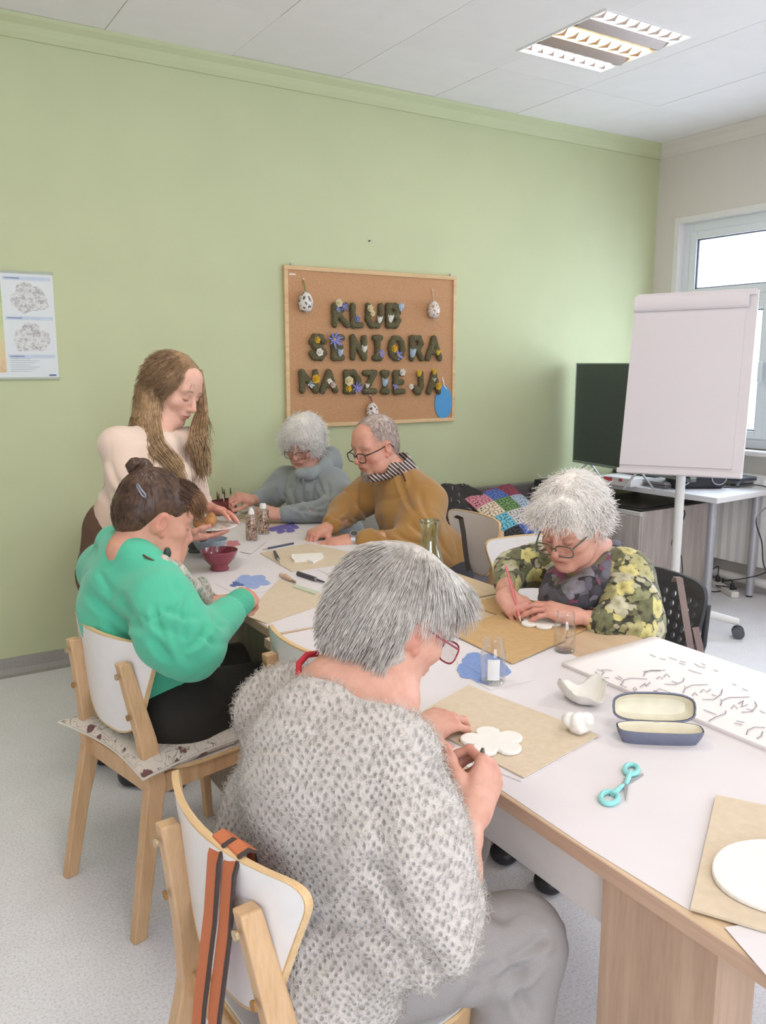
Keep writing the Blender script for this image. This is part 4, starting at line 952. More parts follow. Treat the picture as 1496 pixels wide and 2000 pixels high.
# painted eggs on ribbons
def egg(px, py, ptop, h, label, mcol, rib):
    p = PY(px, py, YB_-.03); q = PY(ptop[0], ptop[1], YB_-.004); t = thing('painted_egg', label, 'ornament', p, 0, 'painted eggs hung on the cork board')
    prof = [(0, -h/2)]+[(h*.36*math.sin(math.pi*a/14)*(1-.13*math.cos(math.pi*a/14)*-1), -h/2*math.cos(math.pi*a/14)) for a in range(1, 14)]+[(0, h/2)]
    m = MT('egg_'+mcol[1:]); v = m.co((1, 1, 1)); n_ = m.n('ShaderNodeTexNoise', Scale=60.0, Detail=2.0); m.l(v, n_.inputs['Vector']); m.base(m.ramp(n_.outputs['Fac'], [(.52, '#ded7d0'), (.57, mcol)], 'CONSTANT')); m.set(Roughness=.5)
    obj('shell', G().lathe(prof, n=20), m.m, t, smooth=True)
    obj('ribbon', G().ribbon([tuple(A(0, 0, h/2)), tuple((q-p)*.5+A(.001, 0, h/4)), tuple(q-p)], .008, .0016, (1, 0, 0)), plain('ribbon_'+label[:6], rib, .7), t)
    obj('pin', G().sphere(tuple(q-p+A(0, -.004, 0)), .005, 8, 6), M_white, t)
    return t
e1 = egg(597, 590, (592, 545), .118, 'large painted egg hanging at the left of the cork board', '#5b5d50', '#7d7a45'); e2 = egg(847, 605, (844, 566), .108, 'patterned egg on a pale cord at the right of the cork board', '#b98d72', '#c9a27a'); e3 = egg(727, 803, (722, 772), .105, 'brown patterned egg hanging at the bottom of the cork board', '#7a4638', '#8a4038')
obj('cord_ends', G().tube([(0, 0, -.052), (.006, -.004, -.075), (.0, 0, -.095)], .002, 5).tube([(0, 0, -.052), (.02, -.004, -.066), (.04, 0, -.058)], .002, 5), plain('cord_tan', '#cbb08c', .8), e2)
# blue paper egg
q0, q1 = PY(848, 818, YB_), PY(882, 752, YB_); cx_, cz_ = (q0[0]+q1[0])/2, (q0[2]+q1[2])/2; rx, rz = (q1[0]-q0[0])/2, (q1[2]-q0[2])/2
pts = [(cx_+rx*math.copysign(abs(math.cos(a))**.85, math.cos(a))*(1 if math.sin(a) < 0 else 1-.22*math.sin(a)), cz_+rz*math.copysign(abs(math.sin(a))**.9, math.sin(a))) for a in [2*math.pi*k/36 for k in range(36)]]
t = thing('paper_egg', 'bright blue paper egg with a white string at the lower right of the cork board', 'decoration', (cx_, YB_-.002, q0[2])); o_ = (cx_, YB_-.002, q0[2])
Mx = Matrix(((1, 0, 0, 0), (0, 0, 1, 0), (0, 1, 0, 0), (0, 0, 0, 1)))
obj('cutout', off(G().prism(pts, YB_-.006, YB_-.003, Mx), o_), plain('blue_card', '#4f93c4', .6, .02), t)
obj('string', off(G().ribbon([(cx_+.0, YB_-.008, cz_+rz), (cx_-.005, YB_-.012, cz_+rz+.02), (cx_-.012, YB_-.008, cz_+rz+.05)], .006, .0016, (1, 0, 0)).ribbon([(cx_, YB_-.008, cz_+rz), (cx_+.02, YB_-.010, cz_+rz-.025)], .006, .0016, (0, 0, 1)), o_), M_white, t)
# wall map
mt, mb = PY(95, 534, YW), PY(115, 739, YW); mx1 = mb[0]+.0; mx0 = mx1-1.05; mz0, mz1 = mb[2], mt[2]
t = thing('wall_map', 'laminated school map hanging on the green wall at the left edge', 'map', ((mx0+mx1)/2, YW, mz0)); o_ = ((mx0+mx1)/2, YW, mz0)
ym = YW-.006
obj('sheet', off(G().box((mx0, ym, mz0), (mx1, YW-.002, mz1)), o_), plain('map_white', '#d5d8d6', .35, .01), t)
tm = MT('relief_print'); v = tm.co(); n_ = tm.n('ShaderNodeTexNoise', Scale=14.0, Detail=8.0, Roughness=.7); tm.l(v, n_.inputs['Vector']); sx_ = tm.n('ShaderNodeSeparateXYZ'); tm.l(v, sx_.inputs[0]); mixz = tm.math('ADD', tm.math('MULTIPLY', sx_.outputs[2], 1.5), tm.math('MULTIPLY', n_.outputs['Fac'], .9))
tm.base(tm.ramp(mixz, [(.35, '#c9a07a'), (.6, '#d6bd92'), (.85, '#c3c68e'), (1.0, '#9fb573')])); tm.set(Roughness=.4)
xr = mx1-.236; obj('relief_print', off(G().box((mx0+.02, ym-.001, mz0+.03), (xr, ym, mz1-.05)), o_), tm.m, t)
def outline_print(x0, x1, z0, z1, seed):
    n = 60; r_ = np.random.RandomState(seed); ph = r_.uniform(0, 6.28, 6); P = []
    for k in range(n):
        a = 2*math.pi*k/n; rad = .44+.04*math.sin(3*a+ph[0])+.03*math.sin(5*a+ph[1])+.02*math.sin(9*a+ph[2])+.012*math.sin(17*a+ph[3]); P.append(((x0+x1)/2+(x1-x0)*rad*math.cos(a), (z0+z1)/2+(z1-z0)*rad*math.sin(a)))
    return G().prism(P, ym-.0012, ym-.0002, Mx)
ti = MT('inset_print'); v = ti.co(); n_ = ti.n('ShaderNodeTexNoise', Scale=55.0, Detail=6.0, Roughness=.75); ti.l(v, n_.inputs['Vector']); ti.base(ti.ramp(n_.outputs['Fac'], [(.40, '#a29f9c'), (.52, '#cfcdca'), (.7, '#d8d8d6')])); ti.set(Roughness=.4)
hz = mz1-mz0; obj('inset_print', off(outline_print(xr+.03, mx1-.02, mz1-.20, mz1-.045, 1), o_), ti.m, t); obj('inset_print', off(outline_print(xr+.03, mx1-.02, mz1-.385, mz1-.235, 2), o_), ti.m, t)
for z in (mz1-.03, mz1-.215, mz1-.395): obj('heading_band', off(G().box((xr+.012, ym-.0012, z-.008), (mx1-.012, ym, z+.008)), o_), plain('band_blue', '#bcc5d2', .4), t)
for z in (mz1-.03, mz1-.215, mz1-.395): obj('heading_text', off(G().box((xr+.02, ym-.0018, z-.002), (xr+.085, ym-.0012, z+.002)), o_), plain('ink_blue', '#6d7c9c', .5), t)
for k in range(7): obj('legend_line', off(G().box((xr+.02, ym-.0014, mz0+.035+k*.010), (xr+.11+.02*(k % 3), ym, mz0+.037+k*.010)), o_), plain('ink_grey', '#a3a7b3', .5), t)
obj('publisher_mark', off(G().box((mx1-.045, ym-.0014, mz0+.012), (mx1-.012, ym, mz0+.02)), o_), plain('mark_navy', '#5a6c8c', .5), t)
for z in (mz0-.004, mz1-.006): obj('hanging_rail', off(G().box((mx0, YW-.012, z), (mx1+.004, YW-.001, z+.010)), o_), plain('rail_grey', '#aab09a', .4), t)

# ================================================================== things on the tables
def flat(px, z, th, loc=(0, 0, 0)):
    P = [PZ(x, y, z) for x, y in px]; return off(G().prism([(p[0], p[1]) for p in P], z, z+th), loc)
Z1 = TZ+.0004; Z2 = TZ+.0018; Z3 = TZ+.0032
def sheet(name, label, world, z, mat, cat='paper', th=.0009, group=None):
    c = np.mean(np.array(world), 0); return tag(obj(name, G().prism([(p[0]-c[0], p[1]-c[1]) for p in world], 0, th), mat, loc=(c[0], c[1], z)), label, cat, group)
def psheet(name, label, px, z, mat, cat='paper', th=.0009, group=None): return sheet(name, label, [tuple(PZ(x, y, z)[:2]) for x, y in px], z, mat, cat, th, group)
xr_ = PZ(905, 1165, TZ)[0]
sheet('paper_cover', 'large white paper sheet covering the far table', [(XA+.002, YA0+.004), (xr_, YA0+.004), (xr_+.005, 2.75), (XR-.06, 2.95), (XR-.05, YA1-.02), (XA+.004, YA1-.02)], Z1, M_paper)
sheet('paper_cover', 'large white paper sheet covering the near table', [(XB+.012, .70), (XB+.004, .90), (XB+.010, 1.3), (XB+.004, 1.75), (XB+.02, YB1-.004), (1.50, YB1-.004), (1.62, 1.75), (1.55, .9), (1.55, .45), (1.2, .42)], Z1, M_paper)
psheet('paper_sheet', 'white paper lying at the table corner under the right-hand grey board', [(1415, 1812), (1496, 1800), (1640, 1900), (1560, 1990), (1496, 1905)], Z1+.001, M_paper)
def board(name, label, px, z, mat, th=.0028, group='grey modelling boards on the tables'):
    return psheet(name, label, px, z, mat, 'board', th, group)
board('modelling_board', 'grey card board in front of the man in the mustard jumper', [(508, 1081), (602, 1062), (745, 1092), (700, 1098), (570, 1117)], Z2, M_card)
board('modelling_board', 'grey card board in front of the woman in the green sweatshirt', [(478, 1203), (545, 1133), (664, 1170), (521, 1219)], Z2, M_card)
psheet('paper_sheet', 'white sheets peeking out under the grey-haired woman\'s board', [(812, 1448), (915, 1352), (1160, 1445), (1018, 1527)], Z2, M_paper, th=.002)
board('modelling_board', 'grey card board in front of the grey-haired woman', [(800, 1405), (915, 1340), (1170, 1437), (1022, 1520)], Z2+.003, M_card)
board('modelling_board', 'grey card board at the right edge with a white clay disc', [(1398, 1556), (1560, 1590), (1600, 1760), (1496, 1822), (1348, 1778)], Z2+.002, M_card, .004)
board('modelling_board', 'brown card board under the clay flower of the woman in the floral blouse', [(868, 1232), (990, 1196), (1120, 1204), (1102, 1252), (1000, 1297)], Z2+.003, M_cardb)
board('modelling_board', 'brown card board behind, partly under the hand with the pink pencil', [(912, 1182), (990, 1160), (1100, 1196), (1152, 1226), (1110, 1246), (985, 1205)], Z2, M_cardb)
board('modelling_board', 'small grey board beside the sleeve of the woman in the hooded top', [(440, 1012), (500, 1000), (640, 1008), (520, 1032)], Z2, M_card)

def blob_flower(n, r, rin, seed=0, sq=.0):
    pts = []; rr = random.Random(seed); w = [rr.uniform(.9, 1.1) for _ in range(n)]
    for k in range(n*10):
        a = 2*math.pi*k/(n*10); f = abs(math.sin(n*a/2))**.6; pts.append(((rin+(r-rin)*f*w[int(k/10) % n])*math.cos(a), (rin+(r-rin)*f*w[int(k/10) % n])*math.sin(a)))
    return pts
def clay_flower(label, px, py, r, n, ang, z, seed):
    p = PZ(px, py, z); o = tag(obj('clay_flower', G().prism(blob_flower(n, r, r*.62, seed), 0, .009), M_clay, loc=(p[0], p[1], z), bevel=.003, seg=3), label, 'clay flower', 'white clay flowers'); o.rotation_euler.z = ang; return o
clay_flower('large white clay flower on the grey-haired woman\'s board', 962, 1452, .068, 5, .5, Z2+.0062, 3)
clay_flower('white clay flower on the brown board by the pink pencil', 1055, 1218, .062, 5, 1.1, Z2+.0062, 5)
p = PZ(1525, 1718, TZ+.008); tag(obj('clay_disc', G().prism([(.105*math.cos(a)*(1+.04*math.sin(3*a)), .095*math.sin(a)) for a in [2*math.pi*k/40 for k in range(40)]], 0, .009), M_clay, loc=(p[0], p[1], TZ+.0082), bevel=.003, seg=3), 'round white clay disc on the board at the right edge', 'clay disc')
psheet('clay_slab', 'thin torn slab of white clay on the man\'s board', [(570, 1086), (628, 1083), (632, 1090), (612, 1101), (600, 1097), (575, 1099), (569, 1092)], Z2+.003, M_clay, 'clay slab', .008)
# crumpled clay bowl and lump
p = PZ(1138, 1368, TZ+.002); g = G(); V = []; nu, nv = 40, 8; rr = np.random.RandomState(4)
for layer in (0, 1):
    for j in range(nv+1):
        for k in range(nu):
            a = 2*math.pi*k/nu; t_ = j/nv; rad = .018+.040*t_**.7*(1+.10*math.sin(3*a+1)+.05*math.sin(7*a)); z = .036*t_**1.7*(1+.40*math.sin(2*a+2.2)+.22*math.sin(5*a))+.003+(layer*-.0028); V.append((rad*math.cos(a)*(1-.02*layer), rad*math.sin(a), max(z, .0003+.0022*(1-layer))))
m = (nv+1)*nu; F = []
for layer in (0, 1):
    o = layer*m
    for j in range(nv):
        for k in range(nu): q = (o+j*nu+k, o+j*nu+(k+1) % nu, o+(j+1)*nu+(k+1) % nu, o+(j+1)*nu+k); F.append(q if layer == 0 else q[::-1])
F += [(nv*nu+k, m+nv*nu+k, m+nv*nu+(k+1) % nu, nv*nu+(k+1) % nu) for k in range(nu)]+[tuple(range(nu)), tuple(range(m+nu-1, m-1, -1))]
tag(obj('clay_dish', G().add(V, F), M_clay, loc=(p[0], p[1], Z1+.0009), smooth=True), 'small wavy-edged dish of white clay beside the rolled chart', 'clay dish')
p = PZ(1132, 1432, TZ+.005); s = S(); rr = np.random.RandomState(8)
for k in range(9): c = rr.normal(size=3)*A(.011, .011, .010)+A(0, 0, .024); s.el(c, rr.uniform(.012, .02, 3), .006)
s.el((0, 0, .013), (.021, .021, .013), .012)
V, F = s.mesh(.0028); N = vnormals(V, F); V = V+N*(fnoise(V, 190, 2)*.0028)[:, None]; V[:, 2] = np.maximum(V[:, 2], 0)
tag(obj('clay_lump', (V, F), M_clay, loc=(p[0], p[1], Z2+.0060), smooth=True), 'crumpled lump of white clay on the corner of the grey-haired woman\'s board', 'clay lump')
# rolled chart with sums
npx = [(1098, 1293), (1215, 1256), (1240, 1252)]; e0, e1 = PZ(1098, 1294, TZ+.012), PZ(1496, 1458, TZ+.012); dn = nrm(e1-e0); e2 = e1+dn*.55
f0 = PZ(1222, 1258, TZ+.012)
t = thing('paper_chart', 'long folded chart covered in handwritten fractions, hanging over the table edge', 'paper chart', (e0[0], e0[1], TZ)); o_ = (e0[0], e0[1], TZ)
yl = lambda tt: e0+dn*tt
prof = [(0.0, .0), (.0, .010), (.01, .0125), (.5, .0135), (.95, .0125), (1.0, .0105), (1.03, -.01), (1.045, -.05), (1.05, -.075)]
rows_ = 30; V = []; Lc = np.linalg.norm(e2-e0)
for i in range(rows_+1):
    tt = Lc*i/rows_; P0 = yl(tt); xr2 = XR+.014
    wv = xr2-P0[0]; sk = (f0[0]-e0[0]); 
    for u, z in prof:
        yoff = 0.035*u*max(0, 1-tt/.25)*-1
        V.append((P0[0]+wv*u, P0[1]+yoff+.05*u, TZ+.0012+z))
np_ = len(prof); F = [(i*np_+k, i*np_+k+1, (i+1)*np_+k+1, (i+1)*np_+k) for i in range(rows_) for k in range(np_-1)]
o = obj('sheet', off(G().add(V, F), o_), plain('chart_paper', '#efe7e4', .75, .02, 5), t, smooth='angle'); sd = o.modifiers.new('s', 'SOLIDIFY'); sd.thickness = .0012; sd.offset = 0
M_ink = plain('pen_ink', '#7d7984', .6)
ink = [[(1162, 1312), (1170, 1316), (1176, 1319)], [(1166, 1308), (1175, 1309), (1180, 1313), (1174, 1318)], [(1172, 1309), (1185, 1308), (1196, 1310)], [(1180, 1323), (1190, 1324)], [(1201, 1323), (1214, 1328)], [(1206, 1320), (1216, 1325)],
 # brackets and digits, row by row
 [(1212, 1338), (1218, 1328), (1232, 1324), (1250, 1325), (1264, 1326)], [(1212, 1338), (1224, 1343)], [(1276, 1352), (1288, 1345), (1310, 1353)], [(1256, 1312), (1268, 1310), (1290, 1310)], [(1257, 1320), (1260, 1313), (1270, 1309), (1300, 1309)], [(1298, 1336), (1318, 1337), (1334, 1331), (1336, 1324)],
 [(1238, 1349), (1244, 1346), (1240, 1342), (1236, 1346)], [(1250, 1342), (1260, 1334), (1262, 1340), (1270, 1332)], [(1276, 1348), (1290, 1354)], [(1282, 1326), (1288, 1321), (1294, 1326)], [(1296, 1322), (1302, 1316), (1308, 1322)], [(1312, 1330), (1322, 1334)],
 [(1336, 1340), (1339, 1341)], [(1308, 1361), (1310, 1362)], [(1334, 1353), (1338, 1344), (1352, 1338), (1382, 1337)], [(1372, 1366), (1394, 1366), (1408, 1356), (1411, 1346)], [(1352, 1358), (1358, 1352), (1362, 1358)], [(1368, 1352), (1374, 1346), (1380, 1352), (1388, 1346)], [(1390, 1356), (1398, 1359)],
 [(1406, 1366), (1409, 1367)], [(1304, 1374), (1312, 1366), (1330, 1362), (1355, 1365)], [(1334, 1386), (1345, 1384), (1356, 1378)], [(1338, 1374), (1346, 1380), (1356, 1374)], [(1374, 1386), (1398, 1395)], [(1384, 1408), (1398, 1400), (1416, 1394), (1418, 1388)],
 [(1407, 1378), (1410, 1368), (1424, 1362), (1464, 1361)], [(1448, 1391), (1468, 1390), (1478, 1378), (1474, 1370)], [(1428, 1384), (1434, 1376), (1440, 1384)], [(1442, 1374), (1452, 1368), (1448, 1380), (1460, 1376)], [(1458, 1384), (1470, 1388)], [(1434, 1412), (1450, 1416)], [(1438, 1408), (1454, 1411)], [(1484, 1388), (1494, 1393)],
 [(1458, 1434), (1460, 1426), (1474, 1420), (1494, 1421)], [(1478, 1442), (1486, 1438), (1490, 1428)], [(1270, 1278), (1280, 1283)], [(1288, 1286), (1300, 1288)], [(1306, 1284), (1322, 1289)], [(1326, 1295), (1338, 1298)], [(1328, 1291), (1340, 1294)], [(1356, 1296), (1366, 1302), (1378, 1304)], [(1344, 1308), (1356, 1312), (1370, 1316)], [(1370, 1296), (1378, 1299)], [(1394, 1308), (1402, 1311)], [(1430, 1336), (1438, 1338)], [(1450, 1345), (1460, 1349)]]
for st in ink:
    P = [PZ(x, y, TZ+.0176)-np.array(o_) for x, y in st]; obj('handwriting', G().tube(P, .0012, 5, flat=.5), M_ink, t)
rr = random.Random(3)
for k in range(16):
    tt = .12+k*.045; P0 = yl(tt); obj('ink_mark', off(G().box((XR+.0175, P0[1]+.05, TZ-.03-.02*(k % 2)), (XR+.0195, P0[1]+.05+rr.uniform(.006, .02), TZ-.026-.02*(k % 2))), o_), M_ink, t)
# spectacle case, open
a0_, a1_ = PZ(1203, 1446, TZ), PZ(1371, 1452, TZ); dl = nrm(a1_-a0_); Lq = np.linalg.norm(a1_-a0_); c_ = (a0_+a1_)/2
t = thing('spectacle_case', 'open grey spectacle case with a cream lining on the near table', 'spectacle case', (c_[0], c_[1]+.0, Z1+.0009), math.atan2(dl[1], dl[0]))
M_case = plain('case_grey', '#6f7385', .55, .05, 120, .2); M_lin = plain('case_lining', '#e2dbc6', .9)
def shell_half(Ls, Ws, Hs, thick, inner=False):
    V = []; nu, nv = 28, 6
    for j in range(nv+1):
        t_ = j/nv
        for k in range(nu):
            a = 2*math.pi*k/nu; c, s = math.cos(a), math.sin(a); p = 4.2; rx = math.copysign(abs(c)**(2/p), c); ry = math.copysign(abs(s)**(2/p), s)
            taper = 1-.22*abs(rx)**3*(1 if s > 0 else .6); f = (.62+.38*math.sin(t_*math.pi/2)); V.append((rx*(Ls/2-thick)*(.86+.14*math.sin(t_*math.pi/2)), ry*(Ws/2-thick)*f*taper, Hs*t_+(thick if inner else 0)*(1-t_)))
    F = [(j*nu+k, j*nu+(k+1) % nu, (j+1)*nu+(k+1) % nu, (j+1)*nu+k) for j in range(nv) for k in range(nu)]+[tuple(range(nu-1, -1, -1))]
    return V, F
V, F = shell_half(Lq, .062, .032, 0); o = obj('base_shell', G().add(V, F), M_case, t, smooth='angle'); V, F = shell_half(Lq, .062, .032, .003, True); obj('lining', G().add(V, [f[::-1] for f in F]), M_lin, t, smooth='angle')
U_, B_ = A(0, math.sin(.30), math.cos(.30)), A(0, math.cos(.30), -math.sin(.30))
def lidpt(x, y, z, Hs): return tuple(A(-.004, .030, .031)+A(x, 0, 0)+U_*(y+.030)+B_*(Hs-z))
V, F = shell_half(Lq*.97, .062, .028, 0); obj('lid_shell', G().add([lidpt(*v, .028) for v in V], F), M_case, t, smooth='angle')
V, F = shell_half(Lq*.97, .062, .028, .003, True); obj('lid_lining', G().add([lidpt(*v, .028) for v in V], [f[::-1] for f in F]), M_lin, t, smooth='angle')
rim = [lidpt(v[0], v[1], .028, .028) for v in shell_half(Lq*.97, .062, .028, 0)[0][-28:]]; obj('lid_rim', G().tube(rim+[rim[0]], .0022, 6), M_case, t, smooth=True)
# scissors
zc = Z1+.001; t0 = PZ(1212, 1535, zc); t = thing('scissors', 'child scissors with turquoise handles lying on the near table', 'scissors', (t0[0], t0[1], zc)); o_ = tuple(t0)
M_tq = plain('turquoise_plastic', '#8fd0cc', .4, .03)
for (cx2, cy2), (rx2, ry2), piv in (((1190, 1558), (17, 12), (1216, 1534)), ((1233, 1503), (13, 10), (1222, 1532))):
    cc = PZ(cx2, cy2, zc+.005); u_ = PZ(cx2+rx2, cy2, zc+.005)-cc; v_ = PZ(cx2, cy2+ry2, zc+.005)-cc
    ringp = [cc+u_*math.cos(a)+v_*math.sin(a) for a in [2*math.pi*k/20 for k in range(21)]]; obj('handle', off(G().tube(ringp, .0052, 8), o_), M_tq, t, smooth='angle')
    pv = PZ(*piv, zc+.005); d_ = nrm(pv-cc); st = cc+d_*np.linalg.norm(u_)*.9; obj('shank', off(G().tube([st, pv], [.006, .004], 8), o_), M_tq, t, smooth='angle')
for i, ((x1, y1), (x2, y2)) in enumerate((((1210, 1540), (1256, 1514)), ((1223, 1526), (1221, 1567)))):
    a, b = PZ(x1, y1, zc), PZ(x2, y2, zc); d_ = nrm(b-a); s_ = A(-d_[1], d_[0], 0); z0 = .001+.0024*i
    P = [a-s_*.005, a+s_*.005, b+s_*.001, b-s_*.001]; obj('blade', G().prism([(q[0]-t0[0], q[1]-t0[1]) for q in P], z0, z0+.0022), M_steel, t)
pv = PZ(1216, 1538, zc); obj('rivet', G().lathe([(.004, 0), (.004, .007), (.0, .0085)], (pv[0]-t0[0], pv[1]-t0[1], 0), 12), M_steel, t)
# glass jars
M_glass = glass('clear_glass', '#fefefe', .08, .06)
def jar(px, py, r, h, label, water=0):
    p = PZ(px, py, TZ); t = thing('glass_jar', label, 'jar', (p[0], p[1], Z1+.0009), 0, 'empty screw-top jars')
    w = .0026; prof = [(0, 0), (r*.93, 0), (r, .006), (r, h*.68), (r*.80, h*.80), (r*.80, h*.84), (r*.86, h*.85), (r*.86, h*.87), (r*.80, h*.88), (r*.80, h*.92), (r*.86, h*.93), (r*.86, h*.95), (r*.82, h), (r*.82-w, h), (r*.74, h*.80), (r-w, h*.67), (r-w, .010), (0, .007)]
    obj('glass_body', G().lathe(prof, n=36), M_glass, t, smooth='angle')
    obj('glass_base', G().lathe([(0, .0005), (r*.8, .0005), (r*.88, .004), (r*.5, .007), (0, .0075)], n=28), glass('thick_glass', '#f3f6f5', .1, .12), t, smooth=True)
    if water: obj('label_residue', G().add([((r+.0005)*math.cos(a), (r+.0005)*math.sin(a), z) for a in [3.6+.12*i for i in range(9)] for z in (h*.15, h*.6)], [(2*i, 2*i+2, 2*i+3, 2*i+1) for i in range(8)]), plain('label_residue', '#dfdedd', .8), t)
    return t
jar(962, 1334, .0315, .118, 'empty glass jar standing on the blue printed flower', 1); jar(1102, 1272, .0300, .112, 'empty glass jar beside the watch of the woman in the floral blouse')
p = PZ(838, 1132, TZ); t = thing('carafe', 'tall narrow-necked glass carafe behind the grey-haired woman\'s head', 'carafe', (p[0], p[1], TZ)); 
prof = [(0, 0), (.056, 0), (.060, .008), (.058, .05), (.044, .10), (.034, .14), (.031, .17), (.034, .205), (.038, .22), (.0355, .22), (.0315, .20), (.0285, .17), (.0315, .14), (.0415, .10), (.0555, .05), (.057, .012), (0, .008)]
obj('glass_body', G().lathe(prof, n=40), glass('green_glass', '#f3f7ec', .05, .08), t, smooth='angle'); obj('rim', G().lathe([(.034, .216), (.039, .216), (.039, .224), (.034, .224)], n=32, close=True), glass('thick_glass2', '#eef3ea', .1, .2), t, smooth='angle')
# footed bowls
def bowl(px, py, r, h, col, label):
    p = PZ(px, py, TZ); t = thing('bowl', label, 'bowl', (p[0], p[1], Z1+.0009), 0, 'footed ceramic bowls'); m = plain('glaze_'+col[1:], col, .18, .03, spec=.6); n = 60
    def ring(r0, z, fl): return [(r0*(1-fl*.035*(1-abs(math.cos(10*a)))), a, z) for a in [2*math.pi*k/n for k in range(n)]]
    rings = [ring(0.0001, .002, 0), ring(r*.50, .001, 0), ring(r*.52, .006, 0), ring(r*.44, h*.20, 0), ring(r*.55, h*.32, .6), ring(r*.80, h*.55, 1), ring(r*.94, h*.82, .7), ring(r*.985, h*.96, 0), ring(r, h, 0), ring(r*.965, h, 0), ring(r*.93, h*.85, 0), ring(r*.76, h*.52, 0), ring(r*.45, h*.30, 0), ring(.0001, h*.26, 0)]
    V = [(q[0]*math.cos(q[1]), q[0]*math.sin(q[1]), q[2]) for rg in rings for q in rg]; F = [(i*n+k, i*n+(k+1) % n, (i+1)*n+(k+1) % n, (i+1)*n+k) for i in range(len(rings)-1) for k in range(n)]
    obj('bowl_body', G().add(V[:n*10], F[:n*9]), m, t, smooth=True); obj('inside', G().add(V[n*9:], [tuple(i-n*9 for i in f) for f in F[n*9:]]), m, t, smooth=True)
bowl(429, 1113, .072, .078, '#8c3f4b', 'burgundy fluted bowl nearest the camera'); bowl(411, 1088, .072, .075, '#98a2ad', 'blue-grey fluted bowl behind the burgundy one'); bowl(384, 1078, .070, .070, '#5d615b', 'dark grey-green bowl at the back of the three bowls')
# patterned bottles
def bottle(px, py, h, r, seed, label, cap):
    p = PZ(px, py, TZ); t = thing('spray_bottle', label, 'bottle', (p[0], p[1], Z1+.0009), 0, 'patterned brown bottles')
    m = MT('bottle_print_%d' % seed); v = m.co((1, 1, .7)); n_ = m.n('ShaderNodeTexNoise', Scale=75.0, Detail=3.0, Distortion=1.5); m.l(v, n_.inputs['Vector']); m.base(m.ramp(n_.outputs['Fac'], [(.42, '#6b4a3c'), (.5, '#c9b4a0'), (.56, '#80594a'), (.64, '#d6c6b4')])); m.set(Roughness=.35, Metallic=.3)
    obj('can_body', G().lathe([(0, 0), (r*.95, 0), (r, .004), (r, h*.74), (r*.93, h*.77), (r*.60, h*.81), (0, h*.81)], n=28), m.m, t, smooth='angle')
    obj('collar', G().lathe([(r*.98, .002), (r*1.02, .002), (r*1.02, .007), (r*.98, .007)], n=28, close=True), M_steel, t); obj('shoulder_ring', G().lathe([(r*.9, h*.735), (r*1.02, h*.735), (r*1.02, h*.755), (r*.9, h*.755)], n=28, close=True), M_steel, t)
    if cap == 'nozzle': obj('nozzle', G().lathe([(r*.58, h*.81), (r*.52, h*.87), (r*.42, h*.92), (r*.30, h*.97), (r*.22, h), (0, h)], n=20), M_white, t, smooth='angle')
    else: obj('cap', G().lathe([(r*.62, h*.81), (r*.60, h*.90), (r*.50, h*.96), (0, h*.97)], n=20), M_white, t, smooth='angle')
bottle(492, 1056, .150, .0262, 1, 'patterned brown bottle with a white nozzle, nearer the bowls', 'nozzle'); bottle(515, 1043, .150, .0270, 2, 'patterned brown bottle with a white cap, nearer the hooded woman', 'cap')
# printed flower sheets
def print_sheet(label, paper, petals, z=Z2):
    c = np.mean([PZ(x, y, z) for x, y in paper], 0); t = thing('flower_print', label, 'paper print', (c[0], c[1], z), 0, 'flower printouts on the tables')
    obj('paper', flat(paper, z, .0006, (c[0], c[1], z)), M_paper, t)
    for k, (px_, py_, rx_, ry_, col, a) in enumerate(petals):
        cc = PZ(px_, py_, z)[:2]-c[:2]; u_ = (PZ(px_+rx_, py_, z)-PZ(px_, py_, z))[:2]; v_ = (PZ(px_, py_+ry_, z)-PZ(px_, py_, z))[:2]; pts = []
        for q in range(22): th = 2*math.pi*q/22; rr_ = 1+.10*math.sin(3*th+k)+.05*math.sin(7*th); ca, sa = math.cos(th+a)*rr_, math.sin(th+a)*rr_; pts.append(tuple(cc+u_*ca+v_*sa))
        obj('printed_petal', G().prism(pts, .0007+.00012*k, .0010+.00012*k), plain('ink_'+col[1:], col, .8, .08, 90), t)
def pet5(cx2, cy2, rx2, ry2, col, n=5, f=.58):
    return [(cx2+rx2*f*math.cos(2*math.pi*k/n+.3), cy2+ry2*f*math.sin(2*math.pi*k/n+.3), rx2*.50, ry2*.50, col, k) for k in range(n)]+[(cx2, cy2, rx2*.45, ry2*.45, col, 0)]
print_sheet('sheet with a blurred blue pansy beside the green sleeve', [(420, 1140), (470, 1112), (552, 1130), (520, 1155), (470, 1165)], pet5(492, 1136, 34, 13, '#93a5cf')+pet5(462, 1142, 14, 5, '#59679f', 3))
print_sheet('sheet with a blue pansy print in front of the man\'s board', [(622, 1112), (702, 1096), (750, 1112), (664, 1136)], pet5(690, 1113, 30, 12, '#93a9d6')+pet5(676, 1115, 22, 7, '#4f5f9c', 4))
print_sheet('sheet with a flat blue flower under the nearer jar', [(884, 1275), (900, 1252), (930, 1247), (1042, 1305), (1040, 1330), (958, 1348), (905, 1318)], pet5(944, 1304, 50, 30, '#7c93c4'))
print_sheet('sheet with a purple star flower beside the hooded woman\'s sleeve', [(520, 1030), (545, 1018), (640, 1022), (600, 1046)], [(553+22*math.cos(2*math.pi*k/7), 1030+8*math.sin(2*math.pi*k/7), 9, 4, '#6f63a8', 0) for k in range(7)]+[(553, 1030, 15, 5, '#6f63a8', 0)])
print_sheet('sheet with a red flower print behind the blue-grey bowl', [(425, 1062), (450, 1048), (500, 1052), (480, 1075), (455, 1078)], pet5(455, 1062, 14, 6, '#c97f86'))
print_sheet('sheet with a pink flower print left of the brown boards', [(862, 1222), (905, 1180), (946, 1212), (900, 1228)], pet5(893, 1213, 22, 9, '#e0b9bd'))
